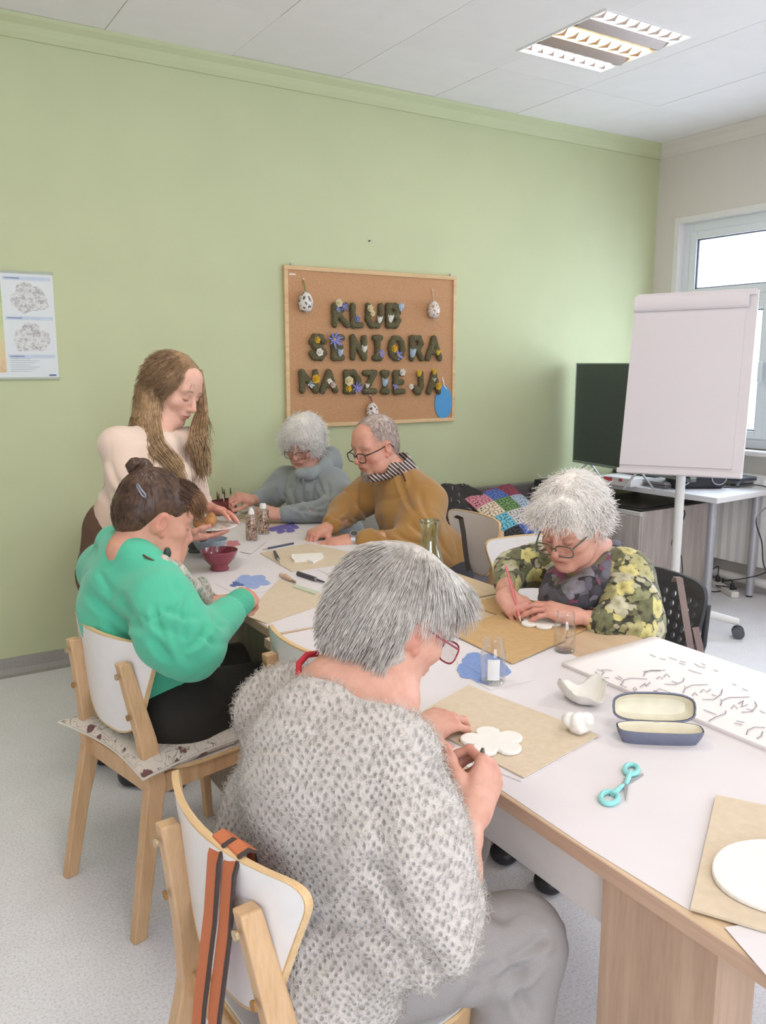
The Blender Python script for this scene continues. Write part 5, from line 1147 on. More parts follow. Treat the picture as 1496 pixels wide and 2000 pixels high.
psheet('paper_sheet', 'white paper corner standing out between the two patterned bottles and the bowl', [(470, 1078), (505, 1055), (520, 1058), (490, 1082)], Z2+.0015, M_paper)
# pencils and tools
def stick(name, label, cat, a, b, r, mat, z, parts=None):
    p, q = PZ(*a, z+r), PZ(*b, z+r); t = thing(name, label, cat, (p[0], p[1], z)); d = q-p
    for nm, t0_, t1_, r0, r1, m_ in parts or [('shaft', 0, .9, r, r, mat), ('tip', .9, 1, r, r*.15, mat)]:
        obj(nm, G().tube([tuple(d*t0_+A(0, 0, r)), tuple(d*(t0_+t1_)/2+A(0, 0, r)), tuple(d*t1_+A(0, 0, r))], [r0, (r0+r1)/2, r1], 10), m_, t, smooth='angle')
M_navy = plain('pencil_navy', '#4a4f5c', .4); M_hand = plain('dark_handle', '#45424a', .4); M_wood = plain('tool_wood', '#c9a98f', .5)
stick('pencil', 'dark graphite pencil lying beside the man\'s hands', 'pencil', (573, 1061), (513, 1073), .0045, M_navy, Z1+.001, [('shaft', 0, .86, .0045, .0045, M_navy), ('cone', .86, .97, .0045, .0015, M_wood), ('lead', .97, 1, .0015, .0004, M_black)])
stick('craft_knife', 'small craft knife with a dark handle on the man\'s board', 'knife', (536, 1077), (547, 1101), .006, M_hand, Z2+.003, [('handle', 0, .6, .0055, .008, M_hand), ('ferrule', .6, .72, .006, .005, M_steel), ('blade', .72, 1, .0035, .0006, M_steel)])
stick('modelling_tool', 'wooden tool with a pale pear-shaped end beside the green woman\'s board', 'tool', (549, 1122), (577, 1137), .008, M_wood, Z1+.001, [('knob', 0, .3, .009, .0125, plain('pale_wood', '#d8c3b2', .5)), ('handle', .3, .8, .0125, .005, M_wood), ('ferrule', .8, 1, .005, .004, plain('brass_dull', '#9c8672', .4, metal=.5))])
stick('modelling_tool', 'modelling tool with a thick dark handle in the middle of the far table', 'tool', (582, 1120), (633, 1137), .008, M_hand, Z1+.001, [('handle', 0, .68, .009, .0085, M_hand), ('ferrule', .68, .76, .007, .005, M_steel), ('tip', .76, 1, .0045, .003, M_hand)])
rp = [PZ(x, y, Z2+.004) for x, y in ((571, 1147), (577, 1144), (620, 1157), (616, 1161))]
psheet('plastic_strip', 'pale green plastic strip on the green woman\'s board', [(571, 1147), (577, 1143), (621, 1157), (616, 1162)], Z2+.003, plain('green_plastic', '#c3cdb4', .3), 'strip', .004)
stick('clay_knife', 'black-handled clay knife by the hooded woman\'s hands', 'knife', (464, 994), (437, 1001), .006, M_black, Z2+.003, [('handle', 0, .6, .006, .007, M_black), ('blade', .6, 1, .004, .001, M_steel)])
s = S().el((0, 0, .012), (.03, .024, .013), .01).el((.02, .01, .010), (.02, .02, .011), .012); V, F = s.mesh(.004); V[:, 2] = np.maximum(V[:, 2], 0); p = PZ(478, 1003, TZ); tag(obj('clay_lump', (V, F), plain('greenish_clay', '#d3d3bd', .8), loc=(p[0], p[1], Z2+.003), smooth=True), 'pale greenish lump of clay by the hooded woman\'s hand', 'clay lump')
# tray of brushes
p = PZ(433, 1003, TZ); t = thing('tool_box', 'red-brown box at the far end of the table', 'box', (p[0], p[1]-.02, Z1+.001), .3)
g = G(); a, b, h = .062, .04, .075; g.box((-a, -b, 0), (a, b, .004)); g.box((-a, -b, .004), (-a+.004, b, h)); g.box((a-.004, -b, .004), (a, b, h)); g.box((-a+.004, -b, .004), (a-.004, -b+.004, h)); g.box((-a+.004, b-.004, .004), (a-.004, b, h))
obj('box_walls', g, plain('box_redbrown', '#7d3f3c', .6, .1), t, bevel=.0015)
rr = random.Random(9); names = ['black', 'red', 'wooden', 'pale', 'dark brown', 'grey', 'pink']
for k, c in enumerate(['#2f2b29', '#8e3d3d', '#b58a63', '#d8cfc4', '#4b3730', '#7c7c84', '#cf8f90']):
    x, y = -.045+k*.0145, -.02+.02*(k % 3); tl, tx = rr.uniform(.10, .145), rr.uniform(-.012, .012)
    bp = (p[0]+x*math.cos(.3)-y*math.sin(.3), p[1]-.02+x*math.sin(.3)+y*math.cos(.3), Z1+.0055)
    o = tag(obj('brush', G().tube([(0, 0, 0), (tx*.7, .004, tl*.75)], [.0035, .003], 7), plain('brush_%d' % k, c, .5), loc=bp), '%s brush handle standing in the red-brown box' % names[k], 'brush', 'brushes in the tool box'); obj('brush_head', G().tube([(tx*.7, .004, tl*.75), (tx, .006, tl)], [.0045, .002], 7), plain('bristle', '#5b473c', .9), o)
# ================================================================== people
def fr(fwd, up=(0, 0, 1)):
    y = nrm(fwd); x = nrm(np.cross(y, up)); return np.stack([x, y, np.cross(x, y)], 1)      # columns: right, forward, up
def skin_mat():
    t = MT('skin'); a = t.n('ShaderNodeAttribute', attribute_name='Col'); v = t.co(); n_ = t.n('ShaderNodeTexNoise', Scale=55.0, Detail=5.0); t.l(v, n_.inputs['Vector'])
    t.base(t.mix(.5, a.outputs['Color'], t.ramp(n_.outputs['Fac'], [(.3, (.80, .76, .74)), (.7, (1, 1, 1))]), 'MULTIPLY')); t.set(Roughness=.5, Subsurface_Weight=.12, Subsurface_Scale=.01, Specular_IOR_Level=.35)
    t.b.inputs['Subsurface Radius'].default_value = (1.0, .35, .2); t.bump(n_.outputs['Fac'], .12, .002); return t.m
M_skin = skin_mat()
def sst(a, b, x): t = np.clip((x-a)/(b-a), 0, 1); return t*t*(3-2*t)
def mixc(C, col, w): return C*(1-w[:, None])+np.array(lin(col))[None]*w[:, None]
def head(c, fwd, up, sc, skin, neck, neckr=.056, extra=(), lips='#b8746c', brow='#9a8f86', age=.5, h=.0027, nose=1.0, blush=.35, browh=0.0, jowl=0.0, lid=True):
    """head, neck and whatever else of the shoulders shows; c is the middle of the skull between the ears"""
    R = fr(fwd, up); c = np.asarray(c, float)
    L = lambda p: (R.T@(np.asarray(p, float)-c))/sc
    s = S()
    s.el((0, -.020, .042), (.0755, .097, .086), .03).el((0, .022, -.030), (.060, .070, .082), .035)
    s.el((0, -.01, .0), (.070, .08, .07), .03)
    for q in (-1, 1):
        s.rc((q*.052, .002, -.052), (q*.018, .066, -.100), .020, .017, .03)
        s.el((q*.043, .052, -.026), (.026, .026, .022), .03)
        if jowl: s.el((q*.046, .030, -.078), (.024*jowl, .03, .026), .03)
    s.el((0, .073, -.101), (.022, .018, .016), .02).rc((-.042, .072, .030), (.042, .072, .030), .015, .015, .022)
    s.el((0, .052, .065), (.052, .036, .045), .03)
    for q in (-1, 1): s.el((q*.033, .104, .004), (.021, .018, .014), .014, 's')
    for q in (-1, 1): s.el((q*.032, .0765, .004), (.0150, .0140, .0125), .005)
    s.rc((0, .086, .020), (0, .108*nose if nose > 1 else .108, -.026), .0075, .0115, .011).el((0, .110+(nose-1)*.03, -.031), (.0115, .012, .0105), .008)
    for q in (-1, 1): s.el((q*.0125, .098, -.034), (.0085, .011, .008), .006)
    s.el((0, .082, -.058), (.028, .018, .022), .015)
    s.el((0, .0955, -.0605), (.021, .0075, .0050), .005).el((0, .0935, -.0705), (.018, .0085, .0058), .005)
    s.el((0, .106, -.0655), (.026, .012, .0018), .004, 's').el((0, .100, -.083), (.02, .010, .006), .012, 's')
    for q in (-1, 1):
        s.el((q*.078, -.012, -.006), (.010, .021, .033), .008, R=np.asarray(Matrix.Rotation(q*-.35, 3, 'Z')) @ np.asarray(Matrix.Rotation(-.2, 3, 'X')))
        s.el((q*.089, -.006, -.002), (.008, .011, .018), .006, 's')
        s.el((q*.078, .004, -.034), (.007, .009, .010), .006)
    nb = L(neck); s.rc((0, -.028, -.055), nb, .052, neckr/sc, .035).rc((0, .02, -.075), nb+A(0, .03, .0), .035, .04, .03)
    for a, b, ra, rb, k in extra: s.rc(L(a), L(b), ra/sc, rb/sc, k)
    V, F = s.mesh(h); V = relax(V, F, 1, .4)
    x, y, z = V[:, 0], V[:, 1], V[:, 2]; ax = np.abs(x)
    C = np.tile(np.array(lin(skin)), (len(V), 1))
    front = sst(.05, .08, y)
    C = mixc(C, '#c9705f', blush*.55*np.exp(-(((ax-.043)/.022)**2+((z+.03)/.022)**2))*front)
    C = mixc(C, '#c46d5c', blush*.6*np.exp(-((x/.014)**2+((z+.03)/.016)**2))*sst(.095, .11, y))
    C = mixc(C, '#c9745f', .35*sst(.072, .085, ax)*(np.abs(z) < .05))
    C = mixc(C, lips, .8*np.exp(-((x/.021)**4+((z+.0655)/.0095)**4))*sst(.078, .090, y))
    C = mixc(C, '#7a3f3a', .75*np.exp(-((x/.022)**6+((z+.0658)/.0016)**2))*sst(.078, .088, y))
    C = mixc(C, brow, .85*np.exp(-(((ax-.034)/.020)**4+((z-.0295-browh-.004*np.sin((ax-.012)*80))/.0038)**2))*front)
    eye = np.exp(-(((ax-.032)/.0145)**6))*front
    C = mixc(C, '#a8756a', .30*eye*np.exp(-((z-.004)/.011)**4)); zl = z-(-.0030-.0035*(1-((ax-.032)/.0145)**2))
    C = mixc(C, '#3a2a26', .9*eye*np.exp(-(zl/.0019)**2)); C = mixc(C, '#8c5c50', .5*eye*np.exp(-((z-.0125)/.0016)**2)); C = mixc(C, '#b07f73', .35*age*eye*np.exp(-((z+.015)/.003)**2))
    if age > .3:
        for zz, w in ((.060, .0016), (.072, .0016), (.048, .0014)): C = mixc(C, '#a9776a', .28*age*np.exp(-((z-zz-.003*np.sin(x*60))/w)**2)*(ax < .04)*front)
        fold = np.abs((ax-.020)-(-.028-z)*.42); C = mixc(C, '#a56f62', .42*age*np.exp(-(fold/.0022)**2)*((z < -.03) & (z > -.072))*front)
    return (V*sc)@R.T+c, F, C, R
def hand(W, fwd, dors, side, curls, elbow, skin, sc=1.0, thumb=None, spread=(6, 1, -4, -10), rw=.026, re=.040, h=.0024, fl=.8):
    """hand with palm, four jointed fingers and an opposed thumb, continuous with the forearm"""
    R = fr(fwd, dors); W = np.asarray(W, float); s = S(); sd = side
    roots = [(.030, .088, 0), (.011, .093, .003), (-.009, .089, .002), (-.027, .080, -.002)]
    lens = [(.043, .026, .021), (.047, .030, .022), (.044, .028, .021), (.034, .021, .019)]; rad = [.0090, .0094, .0088, .0078]; tips = []
    for i, ((x, y, z), ln) in enumerate(zip(roots, lens)):
        s.rc((x*.55*sd, .008, -.002), (x*sd, y, z), .0155, .0120, .016)
        a = 0; p = A(x*sd, y, z); sp = math.radians(spread[i])*sd; yy = A(math.sin(sp), math.cos(sp), 0); rr_ = rad[i]
        for j in range(3):
            a += math.radians(curls[i][j]); d = yy*math.cos(a)+A(0, 0, -1)*math.sin(a); q = p+d*ln[j]
            s.rc(p, q, rr_*(1.06 if j == 0 else 1), rr_*.93, .0055); p = q; rr_ *= .93
        n3 = yy*math.sin(a)+A(0, 0, 1)*math.cos(a); tips.append((p+n3*rr_*.85+d*rr_*.35, n3, d))
    s.rc((.012*sd, .03, -.010), (.022*sd, .055, -.010), .017, .012, .015).rc((-.020*sd, .02, -.010), (-.022*sd, .06, -.009), .014, .012, .015)
    th = thumb or [(.70, .62, -.30), (.45, .85, -.28), (.25, .93, -.25)]; p = A(.018*sd, .016, -.010); rr_ = .0145
    for j, (d, ln, r1) in enumerate(zip(th, (.044, .034, .027), (.0118, .0102, .0085))):
        d = nrm(A(d[0]*sd, d[1], d[2])); q = p+d*ln; s.rc(p, q, rr_, r1, .010); p = q; rr_ = r1
    el = (R.T@(np.asarray(elbow, float)-W))/sc
    ln = np.linalg.norm(el); dirn = el/ln
    s.rc(A(0, .012, -.002), dirn*.05, .0225, rw, .02, flat=((0, 0, 1), fl)).rc(dirn*.05, el*.55, rw, re, .02).rc(el*.55, el, re, re, .02)
    V, F = s.mesh(h); V = relax(V, F, 1, .3)
    C = np.tile(np.array(lin(skin)), (len(V), 1)); C = mixc(C, '#c8786a', .30*sst(.05, .13, V[:, 1]))
    n_ = fnoise(V, 220, 5, 2); C = mixc(C, '#b9786a', np.clip(.14*n_, 0, .25))
    for tp, n3, d in tips:
        r_ = V-tp; w = np.exp(-((np.linalg.norm(r_-np.outer(r_@d, d)*.35, axis=1))/.0052)**4); C = mixc(C, '#e3bdb0', .75*w)
    for x, y, z in roots: C = mixc(C, '#b86f62', .25*np.exp(-(np.linalg.norm(V-A(x*sd, y, z+.010), axis=1)/.009)**2))
    return (V*sc)@R.T+W, F, C
def hair_on(c, R, sc, prims, h=.005, seed=0, amp=.003, freq=70, stretch=None):
    s = S()
    for q in prims: getattr(s, q[0])(*q[1:])
    V, F = s.mesh(h); N = vnormals(V, F); V = V+N*(fnoise(V*(A(1, 1, .35) if stretch is None else A(*stretch)), freq, seed, 3)*amp)[:, None]
    return V, F, N
def flow_strands(V, N, n, dirfn, length, steps, seed, lift=.10, wob=.25, curl=0, mask=None, r0=.0008, r1=.0003, drop=0.0, spreadl=.4):
    r = np.random.RandomState(seed); idx = np.arange(len(V)) if mask is None else np.where(mask)[0]; i = r.choice(idx, n); p = V[i].copy(); nn = N[i].copy()
    L = length*r.uniform(1-spreadl, 1+spreadl, n); P = [p-nn*.002]; ph = r.uniform(0, 6.28, n); bias = r.normal(size=(n, 3))*wob
    for k in range(steps):
        d = dirfn(p)+bias; d = d-nn*np.sum(d*nn, 1, keepdims=True)*(.85 if k < steps*.6 else .4); d /= np.linalg.norm(d, axis=1, keepdims=True)+1e-9
        side = np.cross(d, nn); st = (L/steps)[:, None]
        p = p+d*st+nn*st*lift*(1-k/steps*1.2)+(side*np.sin(ph+k*1.7)[:, None]+nn*np.cos(ph+k*1.7)[:, None])*st*curl; p[:, 2] -= (drop*st[:, 0]*k/steps); P.append(p.copy())
    return strands(np.stack(P, 1), r0, r1)
def hair_mat(name, c0, c1, rough=.45):
    t = MT(name); v = t.co((1, 1, 1)); n_ = t.n('ShaderNodeTexNoise', Scale=90.0, Detail=5.0); t.l(v, n_.inputs['Vector']); n2 = t.n('ShaderNodeTexNoise', Scale=14.0, Detail=3.0); t.l(v, n2.inputs['Vector'])
    t.base(t.ramp(t.math('ADD', t.math('MULTIPLY', n_.outputs['Fac'], .6), t.math('MULTIPLY', n2.outputs['Fac'], .4)), [(.35, c0), (.62, c1)])); t.set(Roughness=rough, Specular_IOR_Level=.4); t.bump(n_.outputs['Fac'], .25, .002); return t.m
def cloth(s, h, seed=0, wr=.004, freq=22, smooth=1, zmin=None, extra=None):
    V, F = s.mesh(h); V = relax(V, F, smooth, .5); N = vnormals(V, F)
    n_ = fnoise(V*A(1, 1, .6), freq, seed, 2); Q = V@np.array([[.8, .5, .3], [-.5, .85, -.1], [-.3, -.1, .95]])
    n2 = fnoise(Q*A(1, .55, 1.2), freq*.8, seed+77, 2); n3 = fnoise(Q*A(.6, 1, 1), freq*1.7, seed+31, 2)
    d = wr*(.25*n_-1.0*np.exp(-(n2/.07)**2)*np.clip(.4+n_, 0, 1)-.7*np.exp(-(n3/.08)**2)*np.clip(.3-n_, 0, 1)); 
    if extra is not None: d = d+extra(V, N)
    V = V+N*d[:, None]
    if zmin is not None: V[:, 2] = np.maximum(V[:, 2], zmin)
    return V, F
def creases(lines, near=None):
    """pressed-in fold lines given by two picture points each"""
    def fn(V, N):
        w = np.zeros(len(V)); v = V-CAMP; dp = v@_f; px = 748+FPX*(v@_r)/dp; py = 1000-FPX*(v@_u)/dp; toward = np.sum(N*(CAMP-V), 1) > 0
        for x0, y0, x1, y1, wd, dpt_ in lines:
            q = np.stack([px-x0, py-y0], 1); d = np.array([x1-x0, y1-y0], float); L2 = d@d; tt = (q@d)/L2; tc = np.clip(tt, 0, 1); bow = .06*math.sqrt(L2)*np.sin(np.pi*tc); nn_ = np.array([-d[1], d[0]])/math.sqrt(L2)
            ds = np.hypot(*(q-tc[:, None]*d-bow[:, None]*nn_).T)*dp/FPX; sg = ((q-tc[:, None]*d)@nn_-bow)*dp/FPX; fade = np.clip(np.sin(np.pi*np.clip(tt*.9+.05, 0, 1))*1.4, 0, 1)
            w += dpt_*fade*toward*(-np.exp(-(ds/wd)**2)+.55*np.exp(-((sg-wd*1.6)/wd)**2)*(ds < wd*4))
        return w
    return fn
def person(label, base):
    t = thing('person', label, 'person', base); t['_b'] = 0; del t['_b']; return t
def put(name, VF, mat, t, base, smooth=True, colors=None):
    if isinstance(VF, G): return obj(name, off(VF, base), mat, t, smooth=smooth)
    return obj(name, (VF[0]-np.asarray(base, float), VF[1]), mat, t, smooth=smooth, colors=colors)
def body(t, base, parts, coarse):
    Vc, Fc = coarse.mesh(.013); Cc = np.tile(np.array(lin('#c99e8b')), (len(Vc), 1))
    V, F, C = merge([(p[0], p[1], p[2]) for p in parts]+[(Vc, Fc, Cc)]); return put('body', (V, F), M_skin, t, base, True, C)
def glasses(t, base, c, R, sc, mat, w=.027, hh=.021, yy=.108, zz=.0, sq=3.0, rr=.0018, tilt=0.0, drop=0.0, temple=-.02):
    def Wd(p): return (R@(np.asarray(p, float)*sc))+c
    g = G(); lens = []
    for q in (-1, 1):
        ring = []
        for k in range(29):
            a = 2*math.pi*k/28; ca, sa = math.cos(a), math.sin(a); x = q*.034+w*math.copysign(abs(ca)**(2/sq), ca); z = zz-drop+hh*math.copysign(abs(sa)**(2/sq), sa); ring.append(Wd((x, yy-.10*abs(x)*abs(x)*8-.1*(z-zz)*tilt, z)))
        g.tube(ring, rr, 6); lens.append(ring)
    g.tube([Wd((-.010, yy, zz-drop+.006)), Wd((0, yy+.003, zz-drop+.010)), Wd((.010, yy, zz-drop+.006))], rr, 6)
    go = put('spectacles', g, mat, t, base)
    for q in (-1, 1):
        gt = G().tube([Wd((q*(.034+w), yy-.006, zz-drop+.012)), Wd((q*.079, .045, zz+.010)), Wd((q*.083, temple, .012)), Wd((q*.081, temple-.02, -.012))], rr*1.1, 6)
        obj('temple', off(gt, base), mat, go, smooth=True)
    for ring in lens: obj('lens', off(G().add(ring[:-1], [tuple(range(28))]), base), glass('spectacle_lens', '#f4f4f4', .02, .05), go)
def shoe(toe, heel, w=.045, h=.07):
    toe, heel = np.asarray(toe, float), np.asarray(heel, float); d = nrm(toe-heel); s = S()
    s.rc(heel+d*.03+A(0, 0, .032), toe-d*.05+A(0, 0, .028), .034, .034, .03).rc(heel+d*.04+A(0, 0, .05), heel+d*.12+A(0, 0, .05), .036, .036, .03).el(toe-d*.045+A(0, 0, .03), (.045, .045, .03), .02)
    V, F = s.mesh(.006); V[:, 2] = np.maximum(V[:, 2], .002); return V, F
M_shoe = plain('black_shoe', '#2d2b2f', .4, .08)
# ------------------------------------------------------------------ woman in the grey fuzzy jumper (nearest)
def woman_grey():
    pel = A(CH_GREY[0]-.03, CH_GREY[1]-.01, .56); base = A(pel[0], pel[1], 0)
    t = person('grey-haired woman in a fuzzy pale grey jumper, seen from behind, carving a clay flower', base)
    sk = '#d4a18c'
    c = PD(778, 1212, 1.555); c7 = PD(672, 1372, 1.50); Rs, Ls = PD(752, 1500, 1.335), PD(550, 1398, 1.66); Re = PD(848, 1800, 1.275); Rw = PD(928, 1592, 1.42); Lw = PD(812, 1428, 1.735); Le = PD(700, 1520, 1.78)
    hd = head(c, (.86, -.02, -.50), (0, 0, 1), 1.02, sk, c7, .062, extra=[(c7, PD(600, 1362, 1.58), .062, .05, .05), (c7, PD(745, 1440, 1.40), .062, .05, .05), (c7, PD(660, 1470, 1.46), .075, .08, .05), (PD(770, 1370, 1.50), PD(735, 1440, 1.47), .045, .05, .05)], age=.8, blush=.5)
    V, F, C, R = hd; sc = 1.02
    rh = hand(Rw, PD(962, 1515, 1.49)-Rw+A(0, 0, .02), nrm(A(.35, -.75, .35)), -1, [(55, 55, 25), (62, 60, 30), (65, 65, 35), (68, 65, 35)], Re, sk, 1.0, thumb=[(.55, .72, -.42), (.35, .75, -.55), (.15, .80, -.55)], re=.043)
    lh = hand(Lw, PD(880, 1398, 1.80)-Lw, nrm(A(-.15, -.30, .95)), 1, [(32, 28, 12), (25, 30, 15), (28, 32, 18), (32, 34, 20)], Le, sk, 1.0, thumb=[(.75, .6, -.35), (.55, .8, -.35), (.40, .85, -.3)], re=.040)
    co = S().rc(pel, c7-A(.05, 0, .15), .12, .12, .05).rc(c7-A(.05, 0, .15), c7-A(.02, 0, .09), .1, .06, .05)
    Rk, Lk = PD(1015, 1840, 1.50), A(1.05, pel[1]+.18, .50)
    for s_, k_ in ((-1, Rk), (1, Lk)): hp = pel+A(0, .1*s_, 0); co.rc(hp, k_, .075, .055).rc(k_, A(k_[0]-.02, k_[1], .10), .05, .035)
    body(t, base, [hd[:3], rh, lh], co)
    # jumper: wide batwing body, loose neck
    fl = (A(1, 0, .15), .70); s = S()
    mid = PD(640, 1560, 1.42); low = pel+A(-.005, 0, .10); chest = PD(655, 1480, 1.45)
    s.rc(low, mid, .172, .165, .08, flat=(A(1, 0, .3), .72)).rc(mid, chest, .165, .145, .08, flat=(A(1, 0, .3), .72))
    s.rc(chest, PD(668, 1440, 1.465), .140, .072, .06, flat=(A(1, 0, .3), .85)).rc(Ls, PD(655, 1445, 1.50), .078, .075, .06).rc(PD(655, 1445, 1.48), Rs, .075, .078, .06).rc(PD(575, 1345, 1.60), PD(560, 1390, 1.62), .048, .06, .04)
    s.chain([Rs, PD(790, 1655, 1.27), PD(822, 1815, 1.25)], [.082, .084, .076], .06).rc(PD(822, 1815, 1.25), PD(872, 1765, 1.30), .074, .058, .05).rc(PD(770, 1650, 1.34), PD(740, 1780, 1.33), .09, .10, .08)
    s.chain([Ls, (Ls+Le)/2+A(0, .01, 0), Le, (Le+Lw)/2], [.080, .075, .065, .05], .06).rc(PD(500, 1570, 1.55), PD(480, 1660, 1.50), .06, .065, .08)
    s.rc(pel+A(-.05, .10, .02), pel+A(-.05, -.12, .01), .11, .12, .07)
    s.rc(pel+A(.05, -.08, .02), pel+A(.12, -.11, .02), .105, .09, .07)
    # neck opening
    s.rc(PD(690, 1310, 1.50), PD(720, 1250, 1.5), .085, .09, .02, 's').rc(PD(650, 1318, 1.52), PD(745, 1365, 1.42), .050, .058, .02, 's').rc(PD(775, 1335, 1.49), PD(830, 1300, 1.54), .062, .08, .03, 's')
    def folds(V, N):
        w = np.zeros(len(V))
        for (a, b, wd, dp) in ((PD(720, 1700, 1.2), PD(850, 1900, 1.15), .022, .020), (PD(690, 1760, 1.2), PD(800, 1940, 1.2), .02, .016), (PD(600, 1800, 1.2), PD(860, 1880, 1.15), .02, .015), (PD(620, 1870, 1.2), PD(880, 1930, 1.2), .02, .014), (PD(740, 1560, 1.25), PD(760, 1760, 1.2), .02, .010)):
            v = V-CAMP; dpt_ = v@_f; px = 748+FPX*(v@_r)/dpt_; py = 1000-FPX*(v@_u)/dpt_
            A_, B_ = np.array([748+FPX*((a-CAMP)@_r)/((a-CAMP)@_f), 1000-FPX*((a-CAMP)@_u)/((a-CAMP)@_f)]), np.array([748+FPX*((b-CAMP)@_r)/((b-CAMP)@_f), 1000-FPX*((b-CAMP)@_u)/((b-CAMP)@_f)])
            q = np.stack([px, py], 1)-A_; d = B_-A_; tt = np.clip((q@d)/(d@d), 0, 1); ds = np.linalg.norm(q-tt[:, None]*d, axis=1)*1.3/FPX; w -= dp*np.exp(-(ds/wd)**2)*(dpt_ < 1.45)
        return w
    V, F = cloth(s, .0075, 3, .006, 13, 2, zmin=.462, extra=folds)
    m = MT('fuzzy_knit'); v = m.co(); nz = m.n('ShaderNodeTexNoise', Scale=14.0, Detail=2.0); m.l(v, nz.inputs['Vector'])
    vv = m.mix(.030, v, nz.outputs['Color'], 'ADD'); cmb = m.n('ShaderNodeCombineXYZ')
    for i_, ax_ in enumerate((A(.847, -.532, 0), A(.09, .146, .985))):          # knit laid flat over the back of the jumper
        dt = m.n('ShaderNodeVectorMath', operation='DOT_PRODUCT'); m.l(vv, dt.inputs[0]); dt.inputs[1].default_value = tuple(ax_); m.l(dt.outputs['Value'], cmb.inputs[i_])
    mp = m.n('ShaderNodeMapping'); mp.inputs['Rotation'].default_value = (0, 0, .62); mp.inputs['Scale'].default_value = (1, .8, 1); m.l(cmb.outputs[0], mp.inputs[0])
    vo = m.n('ShaderNodeTexVoronoi', Scale=92.0, Randomness=.30, voronoi_dimensions='2D'); m.l(mp.outputs[0], vo.inputs['Vector']); nf = m.n('ShaderNodeTexNoise', Scale=420.0, Detail=2.0); m.l(v, nf.inputs['Vector'])
    m.base(m.mix(.4, m.ramp(vo.outputs['Distance'], [(.0, '#70665e'), (.13, '#8b8178'), (.28, '#cbc0b8'), (.6, '#c8bdb5')]), m.ramp(nf.outputs['Fac'], [(.3, '#b8ada5'), (.7, '#dfd5cd')]))); m.set(Roughness=.95, Sheen_Weight=.5, Sheen_Roughness=.6)
    hh = m.math('ADD', m.math('MINIMUM', m.math('MULTIPLY', vo.outputs['Distance'], 2.2), .8), m.math('MULTIPLY', nf.outputs['Fac'], .35)); m.bump(hh, .9, .008)
    jo = put('jumper', (V, F), m.m, t, base)
    N = vnormals(V, F); vis = (np.sum(N*(CAMP-V), 1) > -.35)
    rng = np.random.RandomState(1); fz = flow_strands(V, N, 14000, lambda p: rng.normal(size=p.shape), .013, 3, 5, lift=.75, wob=.5, curl=.5, mask=vis, r0=.00045, r1=.0002)
    o = obj('fuzz', (fz[0]-base, fz[1]), plain('fuzz_yarn', '#cbc4bb', .9), jo, smooth=True); o['kind'] = 'stuff'
    # red vest edge and white label at the collar
    g = G(); g.tube([PD(597, 1336, 1.515), PD(583, 1318, 1.53), PD(584, 1296, 1.545), PD(600, 1279, 1.56), PD(622, 1276, 1.57)], .0062, 8); put('red_vest_edge', g, plain('red_cotton', '#c2343f', .8), t, base)
    put('care_label', G().box(PD(594, 1338, 1.492)-A(.008, .002, .012), PD(607, 1325, 1.487)+A(.006, .002, .006)), M_white, t, base, False)
    # trousers
    s = S()
    hipR, hipL = pel+A(.02, -.11, -.005), pel+A(.02, .11, -.005)
    s.rc(pel+A(-.05, .09, 0), pel+A(-.05, -.10, 0), .115, .12, .06).rc(hipR, Rk, .105, .078, .05).rc(Rk, A(Rk[0]-.09, Rk[1]-.05, .10), .080, .062, .03).rc(hipL, Lk, .10, .075, .05).rc(Lk, A(Lk[0]-.02, Lk[1]+.02, .10), .075, .06, .03)
    V, F = cloth(s, .007, 8, .006, 20, 1, extra=creases([(990, 1880, 1068, 1822, .012, .012), (1000, 1905, 1060, 1862, .010, .010), (960, 1930, 1035, 1880, .012, .012), (940, 1760, 1000, 1800, .014, .008), (1010, 1930, 1040, 1990, .012, .010), (930, 1900, 985, 1880, .012, .010)]))
    put('trousers', (V, F), plain('grey_trousers', '#98928f', .85, .06, 400, .3, bdist=.001), t, base)
    for kx, ky in ((Rk[0]-.10, Rk[1]-.06), (Lk[0]-.02, Lk[1]+.02)): put('shoe', shoe((kx+.16, ky, 0), (kx-.09, ky, 0)), M_shoe, t, base)
    # bob hair: local head coordinates
    pr_ = [('el', (0, -.022, .044), (.086, .109, .095), .03), ('el', (0, -.062, -.010), (.084, .072, .082), .04), ('el', (.062, -.030, -.018), (.024, .045, .058), .03), ('el', (-.062, -.030, -.018), (.024, .045, .058), .03), ('el', (0, .06, .085), (.065, .04, .04), .03),
           ('el', (0, .115, -.03), (.075, .062, .085), .02, 's'), ('el', (.095, .000, -.015), (.04, .030, .040), .012, 's'), ('el', (-.095, .000, -.015), (.04, .030, .040), .012, 's')]
    V, F, N = hair_on(c, R, sc, pr_, .0045, 2, .0024, 130, (1, 1, .15))
    crown = A(0, -.03, .14)
    def dr(p): d = p-crown; d = d*A(1, 1, .4); d[:, 2] -= .06+np.abs(p[:, 2]-.14)*1.2; return d/(np.linalg.norm(d, axis=1, keepdims=True)+1e-6)
    earz = (np.abs(V[:, 0]) > .05) & (V[:, 1] > -.035) & (V[:, 2] < .05)
    sV, sF = flow_strands(V, N, 8000, dr, .055, 6, 7, lift=.02, wob=.05, mask=(N[:, 2] > -.6) & ~earz, r0=.0008, r1=.0004)
    Wd = lambda X: (X*sc)@R.T+c
    ho = put('hair', (Wd(V), F), hair_mat('silver_hair', '#958c84', '#c9c1b8'), t, base); o = obj('hair_strands', (Wd(sV)-base, sF), hair_mat('silver_strands', '#a89f97', '#d8d1c8'), ho, smooth=True); o['kind'] = 'stuff'
    glasses(t, base, c, R, sc, plain('red_spectacle_frame', '#9c3f4c', .35), .026, .020, .112, -.006, drop=.006)
